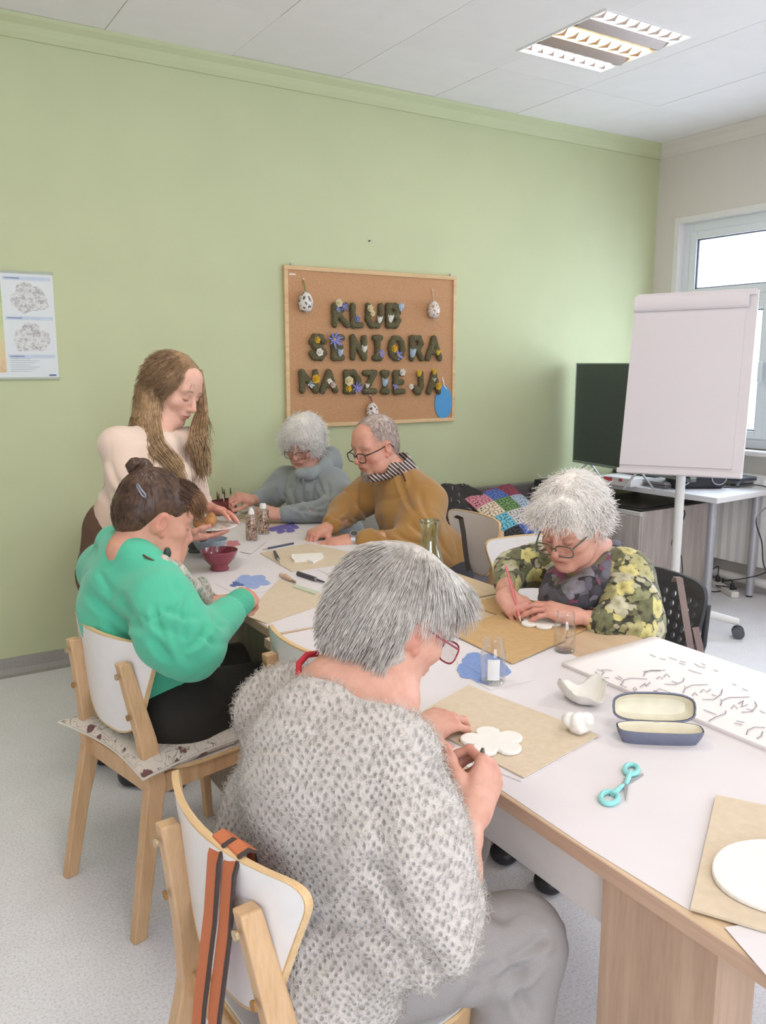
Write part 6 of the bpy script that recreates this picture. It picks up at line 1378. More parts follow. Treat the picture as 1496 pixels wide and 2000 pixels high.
    # tool held in the right hand
    a, b = PD(936, 1506, 1.47), PD(943, 1462, 1.505)
    tag(obj('carving_tool', G().tube([tuple(a), tuple((a+b)/2), tuple(b)], [.010, .0085, .003], 10), plain('tool_dark', '#5a504c', .4), smooth='angle'), 'short dark carving tool between the fingers of the grey-haired woman', 'tool')
woman_grey()
# ------------------------------------------------------------------ woman in the green sweatshirt
def rib_mat(name, col, scale=260):
    t = MT(name); c = np.array(lin(col)); v = t.co(); w = t.n('ShaderNodeTexWave', Scale=scale/6.28*1.0, Distortion=.4); w.bands_direction = 'DIAGONAL'; t.l(v, w.inputs['Vector']); t.base(t.ramp(w.outputs['Fac'], [(.1, tuple(c*.72)), (.6, tuple(c))])); t.set(Roughness=.9); t.bump(w.outputs['Fac'], .5, .003); return t.m
def woman_green():
    pel = A(CH_GREEN[0]-.02, CH_GREEN[1]-.02, .585); base = A(pel[0], pel[1], 0); sk = '#cf9880'; sc = 1.0
    t = person('woman with a dark bun and a mint green sweatshirt, back half turned', base)
    c = PD(306, 1012, 2.40); c7 = PD(252, 1078, 2.36); Rs, Ls = PD(314, 1172, 2.26), PD(205, 1112, 2.60); Re, Rw = PD(376, 1268, 2.22), PD(456, 1187, 2.43); Le, Lw = PD(330, 1260, 2.62), PD(392, 1178, 2.62)
    hd = head(c, (.92, -.02, -.38), (0, 0, 1), sc, sk, c7, .052, extra=[(c7, PD(262, 1100, 2.40), .050, .045, .05), (c+A(.03, 0, -.10), PD(318, 1120, 2.36), .045, .05, .04)], age=.6, jowl=1.0, brow='#5b4238', blush=.5)
    R = hd[3]
    rh = hand(Rw, PD(492, 1158, 2.52)-Rw, nrm(A(-.1, -.45, .85)), -1, [(60, 70, 35), (62, 72, 40), (64, 75, 40), (68, 75, 40)], Re, sk, 1.0, thumb=[(.6, .7, -.35), (.2, .8, -.55), (-.05, .75, -.65)], re=.042)
    lh = hand(Lw, PD(440, 1170, 2.68)-Lw, nrm(A(-.1, .2, .95)), 1, [(45, 55, 25), (48, 55, 25), (50, 55, 25), (52, 55, 25)], Le, sk, 1.0, re=.04)
    co = S().rc(pel, PD(258, 1170, 2.43), .11, .10, .05); Rk, Lk = A(pel[0]+.40, pel[1]-.02, .54), A(pel[0]+.40, pel[1]+.20, .54)
    for k_, s_ in ((Rk, -1), (Lk, 1)): co.rc(pel+A(0, .1*s_, 0), k_, .08, .06).rc(k_, A(k_[0]+.0, k_[1], .1), .05, .035)
    body(t, base, [hd[:3], rh, lh], co)
    s = S(); chest = PD(258, 1175, 2.46); belly = PD(288, 1285, 2.48); fw = nrm(A(.975, .2, 0)); sdw = A(-fw[1], fw[0], 0)
    s.rc(belly+A(.045, 0, -.115), belly, .178, .182, .06, flat=(fw, .84)).rc(belly, chest, .178, .165, .08, flat=(fw, .78)).rc(chest, PD(256, 1130, 2.42), .145, .085, .06).rc(Ls, PD(250, 1130, 2.44), .070, .078, .07).rc(PD(256, 1140, 2.40), Rs, .078, .068, .08)
    s.rc(PD(325, 1160, 2.46), PD(345, 1250, 2.50), .085, .115, .08)
    s.chain([Rs, PD(338, 1240, 2.22), Re], [.070, .078, .072], .09).rc(Re, PD(445, 1198, 2.41), .072, .050, .05).chain([Ls, (Ls+Le)/2+A(.02, .03, .0), Le, PD(375, 1190, 2.62)], [.074, .074, .066, .045], .05)
    s.rc(belly+fw*.10, belly+fw*.10+A(0, 0, .05), .115, .11, .06).rc(chest, PD(268, 1112, 2.42), .12, .08, .05)
    s.rc(PD(284, 1066, 2.395), PD(296, 1030, 2.40), .058, .07, .012, 's')
    s.chain([PD(205, 1092, 2.54), PD(219, 1056, 2.45), PD(242, 1066, 2.375), PD(268, 1084, 2.33), PD(300, 1110, 2.315), PD(322, 1122, 2.32)], [.045, .032, .036, .036, .032, .03], .05)
    V, F = cloth(s, .0070, 12, .008, 15, 2, zmin=.560, extra=creases([(235, 1157, 272, 1227, .012, .012), (281, 1215, 355, 1166, .006, .006), (370, 1157, 364, 1273, .010, .010), (361, 1273, 408, 1218, .010, .012), (171, 1157, 281, 1234, .014, .012), (337, 1129, 349, 1157, .008, .008), (414, 1203, 438, 1227, .008, .008), (297, 1240, 334, 1289, .012, .014), (315, 1187, 392, 1206, .010, .009), (190, 1110, 225, 1165, .012, .009), (300, 1180, 322, 1250, .010, .010), (395, 1235, 420, 1260, .008, .008), (200, 1200, 262, 1262, .014, .010), (340, 1230, 372, 1300, .012, .008)]))
    M = plain('mint_fleece', '#4fb592', .85, .03, 500, .15, bdist=.001, sheen=.2)
    so = put('sweatshirt', (V, F), M, t, base)
    ring = [PD(220, 1040, 2.46), PD(240, 1048, 2.385), PD(266, 1066, 2.325), PD(290, 1092, 2.305), PD(316, 1106, 2.33), PD(328, 1108, 2.40), PD(310, 1092, 2.47), PD(268, 1068, 2.51)]
    put('collar_band', S().chain(ring+[ring[0]], [.016]*9, .01).mesh(.005), rib_mat('mint_collar', '#4fb090', 420), t, base)
    V, F = S().rc(PD(436, 1206, 2.395), PD(470, 1176, 2.455), .046, .041, .01).rc(PD(466, 1180, 2.45), PD(500, 1148, 2.52), .03, .03, .006, 's').mesh(.005)
    obj('cuff', (V-base, F), rib_mat('mint_rib', '#57bd9a', 420), so, smooth=True)
    g = G(); nseg = 64; V = []; hc = belly+A(.045, 0, -.115)
    for j in range(5):
        z = .548+.062*j/4; rr_ = .180+.010*math.sin(math.pi*(j+1)/6)
        for k in range(nseg*2):
            a = 2*math.pi*k/(nseg*2); q = rr_+(.0030 if k % 2 else 0); p = hc+fw*(.02+math.cos(a)*q*.95)+sdw*math.sin(a)*q*1.0; V.append((p[0], p[1], z+.012*math.cos(a)))
    n2 = nseg*2; g.add(V, [(j*n2+k, j*n2+(k+1) % n2, (j+1)*n2+(k+1) % n2, (j+1)*n2+k) for j in range(4) for k in range(n2)]); obj('hem_band', off(g, base), plain('mint_hem', '#45a585', .9), so, smooth=False)
    s = S(); s.rc(pel+A(-.03, .08, -.02), pel+A(-.03, -.08, -.02), .125, .125, .06)
    for k_, s_ in ((Rk, -1), (Lk, 1)): s.rc(pel+A(.02, .09*s_, -.02), k_, .105, .082, .05).rc(k_, A(k_[0]-.05, k_[1], .16), .078, .058, .03)
    V, F = cloth(s, .009, 4, .004, 30, 1, zmin=.478 if False else None)
    put('trousers', (V, F), plain('black_trousers', '#26231f', .85, .1, 300), t, base)
    for k_ in (Rk, Lk):
        put('sock', S().rc((k_[0]-.055, k_[1], .19), (k_[0]-.06, k_[1], .07), .042, .038, .02).mesh(.007), plain('striped_sock', '#b9b4b6', .9, .3, 60), t, base); put('shoe', shoe((k_[0]+.13, k_[1], 0), (k_[0]-.12, k_[1], 0)), M_shoe, t, base)
    # pale scarf down the front
    s = S().chain([PD(318, 1098, 2.30), PD(345, 1120, 2.33), PD(372, 1150, 2.42), PD(395, 1182, 2.52), PD(405, 1205, 2.55)], [.022, .026, .030, .028, .022], .02).chain([PD(395, 1140, 2.52), PD(402, 1165, 2.56)], [.022, .024], .02)
    V, F = cloth(s, .005, 9, .004, 90, 1); mt = MT('scarf_print'); v = mt.co(); n_ = mt.n('ShaderNodeTexNoise', Scale=45.0, Detail=2.0); mt.l(v, n_.inputs['Vector']); mt.base(mt.ramp(n_.outputs['Fac'], [(.42, '#8f9489'), (.5, '#c9c1b2'), (.62, '#a79c90')])); mt.set(Roughness=.9)
    put('scarf', (V, F), mt.m, t, base)
    g = G().tube([PD(240, 1045, 2.40), PD(258, 1068, 2.33), PD(285, 1088, 2.265), PD(310, 1100, 2.27), PD(326, 1104, 2.30)], .003, 6); no = put('necklace', g, plain('brown_cord', '#5d3c2c', .7), t, base); obj('bead', off(G().sphere(tuple(PD(327, 1080, 2.31)), (.011, .011, .016), 10, 8), base), plain('dark_bead', '#2f4038', .3), no, smooth=True)
    # hair: pulled up, with fringe and bun
    pr_ = [('el', (0, -.024, .046), (.083, .106, .094), .03), ('el', (0, -.070, -.010), (.066, .052, .066), .04), ('el', (0, .062, .080), (.062, .038, .040), .03), ('el', (0, .088, .070), (.050, .022, .034), .02), ('el', (0, .125, -.025), (.085, .055, .072), .02, 's'), ('el', (.095, .008, -.016), (.04, .034, .040), .012, 's'), ('el', (-.095, .008, -.016), (.04, .034, .04), .012, 's')]
    V, F, N = hair_on(c, R, sc, pr_, .0045, 5, .0020, 120, (1, 1, .5)); bun_w = PD(288, 935, 2.37); bl = (R.T@(bun_w-c))/sc
    def dr(p): d = bl-p; d[:, 1] += .0; return d/(np.linalg.norm(d, axis=1, keepdims=True)+1e-6)
    earz = (np.abs(V[:, 0]) > .05) & (V[:, 1] > -.03) & (V[:, 2] < .04)
    sV, sF = flow_strands(V, N, 4200, dr, .055, 6, 3, lift=.03, wob=.08, mask=~earz & (N[:, 2] > -.7), r0=.0009, r1=.0005)
    front = V[:, 1] > .045
    def df(p): d = np.zeros_like(p); d[:, 1] = .8; d[:, 2] = -.75; d[:, 0] = p[:, 0]*2; return d
    s2V, s2F = flow_strands(V, N, 900, df, .036, 6, 4, lift=.06, wob=.15, mask=front & (V[:, 2] > .05), r0=.0009, r1=.0004)
    Wd = lambda X: (X*sc)@R.T+c; m1 = hair_mat('brown_hair', '#2f2019', '#5d4230'); m2 = hair_mat('copper_fringe', '#6e4a34', '#a57a56')
    ho = put('hair', (Wd(V), F), m1, t, base); o = obj('hair_strands', (Wd(sV)-base, sF), m1, ho, smooth=True); o['kind'] = 'stuff'; o = obj('fringe', (Wd(s2V)-base, s2F), m2, ho, smooth=True); o['kind'] = 'stuff'
    s = S(); bc = PD(286, 930, 2.37)
    ang = [2*math.pi*k/14 for k in range(15)]; ctr = PD(272, 917, 2.38)
    pts = [ctr+_r*.020*math.cos(a)+_u*.022*math.sin(a)+_f*.012*math.sin(2*a) for a in ang]; s.chain(pts, [.0135+.003*math.sin(3*a) for a in ang], .006); s.rc(PD(280, 938, 2.38), PD(300, 950, 2.39), .024, .026, .02).rc(PD(285, 925, 2.37), PD(300, 940, 2.39), .020, .018, .012)
    V, F = s.mesh(.004); N = vnormals(V, F); V = V+N*(fnoise(V, 240, 3)*.0016)[:, None]; bo = obj('bun', (V-base, F), m1, ho, smooth=True)
    rng = np.random.RandomState(3)
    # hair clip
    q = [PD(268, 945, 2.285), PD(275, 955, 2.28), PD(284, 966, 2.283), PD(285, 972, 2.287), PD(278, 968, 2.283), PD(268, 952, 2.286), PD(268, 945, 2.285)]; put('hair_clip', G().tube(q, .0032, 6), plain('grey_clip', '#8d8b93', .3, metal=.4), t, base)
woman_green()
# floral cushion on her chair
def seat_cushion():
    t = thing('seat_cushion', 'white cushion printed with brown sprigs on the green woman\'s chair', 'cushion', (CH_GREEN[0], CH_GREEN[1], .456), ch0.rotation_euler.z)
    n = 22; V = []
    for sgn in (1, -1):
        for j in range(n+1):
            for i in range(n+1):
                a, b = i/n*2-1, j/n*2-1; h = .05*(max(0, 1-abs(a)**6)*max(0, 1-abs(b)**6))**.5; k = 1+.07*(a*a*b*b); edge = 1-.05*(1-a*a*b*b)*(max(abs(a), abs(b))**4)
                V.append((a*.235*k*edge, b*.235*k*edge-.02, .026+(h*.62 if sgn > 0 else -.026*(h/.05)**.5)))
    m = (n+1)**2; F = []
    for l in (0, 1):
        for j in range(n):
            for i in range(n): q = (l*m+j*(n+1)+i, l*m+j*(n+1)+i+1, l*m+(j+1)*(n+1)+i+1, l*m+(j+1)*(n+1)+i); F.append(q if l == 0 else q[::-1])
    mt = MT('sprig_print'); v = mt.co(); vo = mt.n('ShaderNodeTexVoronoi', Scale=15.0, Randomness=.9); mt.l(v, vo.inputs['Vector']); n_ = mt.n('ShaderNodeTexNoise', Scale=20.0, Detail=1.5, Distortion=1.2); mt.l(v, n_.inputs['Vector']); n2 = mt.n('ShaderNodeTexNoise', Scale=95.0, Detail=2.0); mt.l(v, n2.inputs['Vector'])
    dd = mt.math('ADD', vo.outputs['Distance'], mt.math('MULTIPLY', n2.outputs['Fac'], .30)); blot = mt.ramp(dd, [(.36, (1, 1, 1)), (.40, (0, 0, 0))]); stem = mt.ramp(n_.outputs['Fac'], [(.488, (0, 0, 0)), (.496, (1, 1, 1)), (.506, (1, 1, 1)), (.514, (0, 0, 0))])
    c = mt.mix(blot, '#ddd2c5', '#7a5450'); c = mt.mix(mt.math('MULTIPLY', stem, .8), c, '#55423a'); mt.base(c); mt.set(Roughness=.9)
    obj('cover', G().add(V, F), mt.m, t, smooth=True)
    ring = [(x, y, .026) for x, y in [(V[i][0], V[i][1]) for i in list(range(n+1))+[j*(n+1)+n for j in range(1, n+1)]+[n*(n+1)+i for i in range(n-1, -1, -1)]+[j*(n+1) for j in range(n-1, 0, -1)]]]; obj('piping', G().tube(ring+[ring[0]], .0035, 6), plain('cushion_piping', '#d8cfc4', .9), t)
seat_cushion()
# ------------------------------------------------------------------ standing woman with long hair
def woman_standing():
    hip = PD(228, 1075, 3.06); base = A(hip[0], hip[1], 0); sk = '#d9aa95'; sc = .98
    t = person('young woman with long fair hair in a cream jumper, standing and holding out a plate', base)
    c = PD(340, 762, 3.12); c7 = PD(298, 848, 3.07); Ls, Rs = PD(372, 868, 3.18), PD(232, 872, 2.97); Re, Rw = PD(262, 1000, 2.93), PD(352, 1052, 3.13); Le, Lw = PD(378, 955, 3.30), PD(402, 988, 3.36)
    hd = head(c, (.50, -.74, -.42), (.12, .05, 1), sc, sk, c7, .050, extra=[(c7, PD(322, 880, 3.05), .05, .05, .04)], age=.1, brow='#8a6f57', lips='#b9766c', blush=.4)
    R = hd[3]
    lh = hand(Lw, PD(445, 1000, 3.30)-Lw, nrm(A(.1, .35, .8)), 1, [(8, 15, 8), (6, 14, 8), (10, 16, 10), (14, 18, 10)], Le, '#d99f8c', .98, thumb=[(.75, .55, .10), (.6, .7, .15), (.55, .8, .1)], re=.036)
    rh = hand(Rw, PD(435, 1045, 3.22)-Rw, nrm(A(0, -.25, -.95)), -1, [(5, 10, 6), (5, 10, 6), (8, 12, 8), (10, 14, 8)], Re, '#d09a86', .98, thumb=[(.8, .5, -.2), (.6, .75, -.25), (.5, .85, -.2)], re=.036)
    co = S().rc(hip, PD(298, 920, 3.09), .09, .08, .05); body(t, base, [hd[:3], lh, rh], co)
    fw = nrm(A(.75, -.6, 0)); s = S(); waist = PD(262, 975, 3.05); chest = PD(298, 915, 3.07)
    s.rc(PD(245, 1012, 3.05), waist, .128, .120, .05, flat=(fw, .80)).rc(waist, chest, .120, .132, .06, flat=(fw, .82)).rc(chest, PD(298, 880, 3.07), .125, .07, .05).rc(Ls, PD(298, 868, 3.09), .058, .065, .05).rc(PD(298, 868, 3.07), Rs, .065, .062, .05).el(PD(335, 935, 3.02), (.07, .06, .06), .05)
    s.chain([Rs, (Rs+Re)/2, Re, Re*.25+Rw*.75], [.066, .062, .052, .042], .04).chain([Ls, (Ls+Le)/2, Le, Le*.35+Lw*.65], [.060, .056, .048, .040], .04)
    s.rc(PD(318, 872, 3.03), chest, .045, .09, .04).rc(PD(308, 838, 3.06), PD(316, 800, 3.05), .046, .056, .012, 's')
    V, F = cloth(s, .0075, 21, .005, 18, 2, extra=creases([(215, 900, 240, 960, .010, .008), (220, 960, 262, 990, .010, .010), (200, 930, 212, 985, .010, .008), (262, 900, 280, 960, .010, .008), (235, 1000, 300, 1020, .010, .008), (370, 880, 385, 930, .010, .008)])); jo = put('jumper', (V, F), plain('cream_knit', '#d8c0ae', .9, .03, 400, .15, bdist=.001, sheen=.3), t, base)
    V, F = S().rc(PD(242, 1014, 3.045), PD(238, 1026, 3.045), .130, .128, .02, flat=(fw, .82)).mesh(.007); obj('hem_band', (V-base, F), plain('cream_hem', '#cdb4a1', .9, .03, 300, .2), jo, smooth=True)
    s = S(); Rf, Lf = A(hip[0]+.02, hip[1]-.12, .08), A(hip[0]-.02, hip[1]+.10, .08); s.rc(hip+A(0, 0, .07), hip+A(0, 0, -.06), .128, .15, .05, flat=(fw, .9))
    for s_, f_ in ((-1, Rf), (1, Lf)): q = hip+np.cross(fw, A(0, 0, 1))*(-.08*s_)-A(0, 0, .08); s.rc(q, (q+f_)/2+fw*.02, .105, .075, .05).rc((q+f_)/2+fw*.02, f_, .075, .055, .03)
    V, F = cloth(s, .010, 6, .004, 20, 1); put('trousers', (V, F), plain('brown_trousers', '#5e4536', .85, .06), t, base)
    for f_ in (Rf, Lf): put('shoe', shoe(tuple(A(f_[0], f_[1], 0)+fw*.16), tuple(A(f_[0], f_[1], 0)-fw*.09)), M_shoe, t, base)
    # long hair: cap in head space + locks hanging in the world
    pr_ = [('el', (0, -.024, .045), (.086, .106, .096), .03), ('el', (0, -.075, -.03), (.075, .05, .09), .05), ('el', (.074, -.012, .0), (.018, .05, .06), .03), ('el', (-.074, -.012, .0), (.018, .05, .06), .03), ('el', (0, .128, -.030), (.078, .074, .115), .025, 's'), ('el', (-.098, .022, -.03), (.02, .028, .035), .01, 's')]
    V, F, N = hair_on(c, R, sc, pr_, .005, 5, .0022, 120, (1, 1, .15)); Wd = lambda X: (X*sc)@R.T+c
    crown = A(0, .04, .135)
    def dr(p): d = (p-crown)*A(1.3, .6, .2); d[:, 2] -= .05+np.abs(p[:, 2]-.135); return d/(np.linalg.norm(d, axis=1, keepdims=True)+1e-6)
    sV, sF = flow_strands(V, N, 4200, dr, .055, 6, 17, lift=.015, wob=.05, r0=.0008, r1=.0005, mask=~((V[:, 1] > .055) & (V[:, 2] < .10)))
    m1 = hair_mat('fair_hair', '#6f563e', '#a4835f'); ho = put('hair', (Wd(V), F), m1, t, base); o = obj('hair_strands', (Wd(sV)-base, sF), m1, ho, smooth=True); o['kind'] = 'stuff'
    def locks(path, rad, n, seed, wave):
        r = np.random.RandomState(seed); P = np.array([PD(*q) for q in path]); m = 16; tt = np.linspace(0, len(P)-1, m); base_p = np.stack([np.interp(tt, range(len(P)), P[:, i]) for i in range(3)], 1); rd = np.interp(tt, range(len(P)), rad)
        a = r.uniform(0, 6.28, n); q = np.sqrt(r.uniform(0, 1, n)); off_ = np.cos(a)[:, None, None]*_r[None, None]+np.sin(a)[:, None, None]*_f[None, None]*.6
        out = base_p[None]+off_*(q[:, None]*rd[None])[..., None]
        ph = r.normal(0, .5, n)[:, None]; w = wave*np.sin(np.linspace(0, 9, m)[None]+ph+a[:, None]*.6)*np.linspace(.1, 1, m)[None]; out = out+w[..., None]*_r[None, None]+.6*(wave*np.cos(np.linspace(0, 8, m)[None]+ph)*np.linspace(.1, 1, m)[None])[..., None]*_f
        cut = r.uniform(.85, 1.05, n)[:, None, None]; out = out[:, :1]+(out-out[:, :1])*cut; return strands(out, .0016, .0008)
    L1 = locks([(306, 735, 3.08), (292, 820, 3.03), (298, 880, 2.97), (332, 915, 2.96), (350, 935, 2.96)], [.028, .038, .042, .042, .028], 460, 1, .008)
    L2 = locks([(388, 722, 3.16), (397, 810, 3.17), (384, 865, 3.06), (390, 898, 3.04), (400, 922, 3.05)], [.014, .020, .034, .036, .022], 420, 2, .008)
    L3 = locks([(312, 735, 3.12), (292, 795, 3.09), (278, 832, 3.07), (270, 856, 3.06)], [.045, .046, .036, .022], 320, 3, .006)
    V, F = merge([L1, L2, L3]); o = obj('hair_locks', (V-base, F), hair_mat('fair_locks', '#7c6046', '#bb9a72'), ho, smooth=True); o['kind'] = 'stuff'
    s = S().chain([PD(306, 750, 3.10), PD(292, 835, 3.04), PD(300, 890, 2.985), PD(335, 918, 2.98)], [.03, .034, .034, .018], .03).chain([PD(389, 735, 3.17), PD(396, 815, 3.18), PD(384, 870, 3.08), PD(390, 908, 3.06)], [.010, .014, .026, .014], .03)
    s.chain([PD(316, 725, 3.13), PD(298, 780, 3.12), PD(284, 828, 3.09), PD(278, 852, 3.07)], [.055, .050, .038, .018], .06)
    V, F = s.mesh(.006); N = vnormals(V, F); V = V+N*(fnoise(V*A(1, 1, .12), 130, 4)*.003)[:, None]; obj('hair_mass', (V-base, F), m1, ho, smooth=True)
    mV, mF = flow_strands(V, N, 2200, lambda p: np.tile(A(.05, 0, -1.0), (len(p), 1)), .07, 6, 19, lift=.02, wob=.10, curl=.08, r0=.0010, r1=.0005); o = obj('hair_mass_strands', (mV-base, mF), hair_mat('fair_mass', '#7a5f45', '#b4936c'), ho, smooth=True); o['kind'] = 'stuff'
    # plate and cake
    pc = PD(412, 1033, 3.245); t2 = thing('plate', 'white fluted plate held by the standing woman', 'plate', tuple(pc)); prof = [(0, 0), (.06, 0), (.075, .004), (.10, .013), (.101, .0155), (.074, .0075), (.06, .004), (0, .004)]
    g = G(); n = 60; V = []
    for r_, z in prof:
        for k in range(n): a = 2*math.pi*k/n; q = r_*(1+.025*math.cos(15*a)*(1 if r_ > .09 else 0)); V.append((q*math.cos(a), q*math.sin(a), z))
    g.add(V, [(i*n+k, i*n+(k+1) % n, (i+1)*n+(k+1) % n, (i+1)*n+k) for i in range(len(prof)-1) for k in range(n)]); obj('dish', g, plain('china', '#ece5df', .3, .01), t2, smooth=True)
    s = S().el((0, 0, .022), (.030, .026, .022), .01).el((.012, .01, .035), (.016, .014, .018), .01); V, F = s.mesh(.005); V[:, 2] = np.maximum(V[:, 2], 0); N = vnormals(V, F); tag(obj('bread_roll', (V+N*(fnoise(V, 120, 1)*.002)[:, None], F), plain('crust', '#b98552', .8, .2, 60, .3), loc=tuple(pc+_r*.0+A(.0, .01, .0085)), smooth=True), 'golden piece of cake on the held plate', 'cake')
    s = S().el((0, 0, .014), (.028, .022, .014), .01).el((-.01, .01, .02), (.014, .012, .012), .01); V, F = s.mesh(.005); V[:, 2] = np.maximum(V[:, 2], 0); tag(obj('bread_roll', (V, F), plain('crust_dark', '#a87645', .8, .2, 60, .3), loc=tuple(pc-_r*.045+A(.0, -.01, .006)), smooth=True), 'second darker piece of cake on the held plate', 'cake')
woman_standing()
# ------------------------------------------------------------------ man in the mustard jumper
def man():
    pel = A(CH_MAN[0]+.0, CH_MAN[1]+.0, .57); base = A(pel[0], pel[1], 0); sk = '#d59c86'; sc = 1.06
    t = person('man with glasses and short grey hair in a mustard jumper, pressing clay on his board', base)
    c = PD(731, 872, 3.88); c7 = PD(782, 932, 3.95); Rs, Ls = PD(832, 978, 3.90), PD(722, 962, 4.16); Re, Rw = PD(795, 1068, 3.72), PD(684, 1053, 3.73); Le, Lw = PD(672, 1000, 4.02), PD(640, 1030, 3.84)
    # note: seen from his left, the nearer arm is his left one
    hd = head(c, (-.95, -.16, -.30), (0, 0, 1), sc, sk, c7, .062, extra=[(c7, PD(785, 955, 3.98), .058, .06, .04)], age=.7, brow='#a08a7c', blush=.8, nose=1.05, jowl=1.05)
    R = hd[3]
    nh = hand(Rw, PD(590, 1078, 3.66)-Rw, nrm(A(.05, -.25, .95)), 1, [(10, 14, 8), (8, 14, 8), (10, 16, 10), (14, 18, 10)], Re, sk, 1.08, thumb=[(.55, .78, -.2), (.35, .9, -.2), (.25, .95, -.2)], re=.044)
    fh = hand(Lw, PD(592, 1052, 3.74)-Lw, nrm(A(-.2, -.15, .95)), -1, [(48, 45, 20), (50, 45, 20), (52, 45, 20), (55, 45, 22)], Le, sk, 1.08, re=.044)
    co = S().rc(pel, PD(800, 1000, 3.99), .11, .09, .05); body(t, base, [hd[:3], nh, fh], co)
    fw = nrm(A(-1, .05, 0)); s = S(); chest = PD(795, 985, 3.97); belly = PD(815, 1065, 3.93)
    s.rc(pel+A(0, 0, .07), belly, .165, .165, .05, flat=(fw, .85)).rc(belly, chest, .165, .160, .08, flat=(fw, .80)).rc(chest, PD(785, 950, 3.96), .150, .085, .06).rc(Ls, PD(785, 955, 3.98), .082, .085, .06).rc(PD(785, 955, 3.96), Rs, .085, .088, .06)
    s.chain([Rs, (Rs+Re)/2+A(.0, -.02, 0), Re, PD(712, 1056, 3.725)], [.090, .088, .075, .050], .05).chain([Ls, (Ls+Le)/2, Le, PD(650, 1022, 3.88)], [.088, .080, .068, .050], .05)
    s.rc(PD(772, 918, 3.93), PD(760, 895, 3.90), .062, .07, .015, 's')
    V, F = cloth(s, .0075, 31, .008, 15, 2, zmin=.47, extra=creases([(779, 919, 810, 1002, .012, .014), (699, 975, 748, 1044, .012, .014), (643, 1002, 695, 1023, .009, .010), (616, 1023, 678, 995, .009, .010), (768, 1037, 831, 1065, .012, .014), (706, 943, 713, 1002, .012, .012), (690, 1010, 730, 1030, .009, .010), (800, 1020, 840, 1050, .012, .012), (740, 1000, 760, 1060, .012, .012), (820, 960, 845, 1020, .014, .010), (850, 1010, 872, 1080, .012, .010)])); M = plain('mustard_fleece', '#a1773f', .9, .03, 400, .15, bdist=.001, sheen=.3); jo = put('jumper', (V, F), M, t, base)
    g = G().tube([PD(778, 915, 3.86), PD(786, 925, 3.84), PD(792, 940, 3.835)], .004, 6); obj('shoulder_piping', off(g, base), plain('dark_piping', '#4a332a', .8), jo)
    # striped collar standing at the neck
    s = S().rc(PD(779, 905, 3.94), PD(790, 930, 3.97), .062, .075, .02).rc(PD(770, 915, 3.90), PD(728, 934, 3.82), .045, .020, .025).rc(PD(771, 893, 3.92), PD(762, 870, 3.90), .056, .07, .01, 's').rc(PD(745, 915, 3.84), PD(725, 905, 3.80), .030, .05, .01, 's'); V, F = s.mesh(.005)
    mt = MT('striped_shirt'); v = mt.co((1, 1, 1), (0, .9, .3)); w = mt.n('ShaderNodeTexWave', Scale=22.0, Distortion=.3); mt.l(v, w.inputs['Vector']); mt.base(mt.ramp(w.outputs['Fac'], [(.5, '#4a3935'), (.75, '#4a3935'), (.8, '#cfc4bb'), (.95, '#cfc4bb')])); mt.set(Roughness=.8); put('shirt_collar', (V, F), mt.m, t, base)
    s = S(); kn = [A(pel[0]-.42, pel[1]-.1, .52), A(pel[0]-.42, pel[1]+.12, .52)]; s.rc(pel+A(.02, .08, -.01), pel+A(.02, -.08, -.01), .11, .11, .05)
    for k_, q in zip(kn, (-.1, .1)): s.rc(pel+A(0, q, -.01), k_, .09, .07, .05).rc(k_, A(k_[0]+.02, k_[1], .1), .068, .055, .03)
    V, F = cloth(s, .011, 4, .003, 25, 1); put('trousers', (V, F), plain('man_trousers', '#3c3b40', .85, .08), t, base)
    for k_ in kn: put('shoe', shoe((k_[0]-.13, k_[1], 0), (k_[0]+.12, k_[1], 0)), M_shoe, t, base)
    pr_ = [('el', (0, -.026, .046), (.080, .101, .088), .03), ('el', (0, -.07, -.02), (.062, .045, .06), .04), ('el', (0, .118, .040), (.075, .066, .072), .02, 's'), ('el', (0, .08, -.06), (.09, .07, .08), .02, 's'), ('el', (.095, .012, -.012), (.04, .030, .045), .01, 's'), ('el', (-.095, .012, -.012), (.04, .030, .045), .01, 's')]
    V, F, N = hair_on(c, R, sc, pr_, .005, 5, .001, 150)
    def dr(p): d = np.zeros_like(p); d[:, 1] = .3-p[:, 1]*2; d[:, 2] = -.6; return d
    sV, sF = flow_strands(V, N, 3500, dr, .018, 3, 3, lift=.25, wob=.4, r0=.0009, r1=.0005, mask=N[:, 2] > -.7); Wd = lambda X: (X*sc)@R.T+c; m1 = hair_mat('short_grey_hair', '#a58f84', '#cbbab0'); ho = put('hair', (Wd(V), F), m1, t, base); o = obj('hair_strands', (Wd(sV)-base, sF), m1, ho, smooth=True); o['kind'] = 'stuff'
    r = np.random.RandomState(4); th = r.uniform(-1.1, 1.1, 900); zz = r.uniform(-.118, -.084, 900); P0 = np.stack([np.sin(th)*.032, .062+np.cos(th)*.030, zz], 1); d = nrm(A(0, .5, -1)); P = np.stack([P0, P0+d*.006+r.normal(size=P0.shape)*.002, P0+d*.012+r.normal(size=P0.shape)*.003], 1); bV, bF = strands(P, .0008, .0004); o = obj('beard', (Wd(bV)-base, bF), hair_mat('beard', '#9c8579', '#cbbcb2'), ho); o['kind'] = 'stuff'
    glasses(t, base, c, R, sc, plain('dark_frame', '#2f2725', .35), .026, .021, .112, -.004, rr=.0024, drop=.006)
    # steel watch
    wc = Rw*.94+Re*.06; ax_ = nrm(Re-Rw); e1_ = nrm(np.cross(ax_, A(0, 0, 1))); e2_ = np.cross(e1_, ax_); g = G()
    wo = None; rad = .034
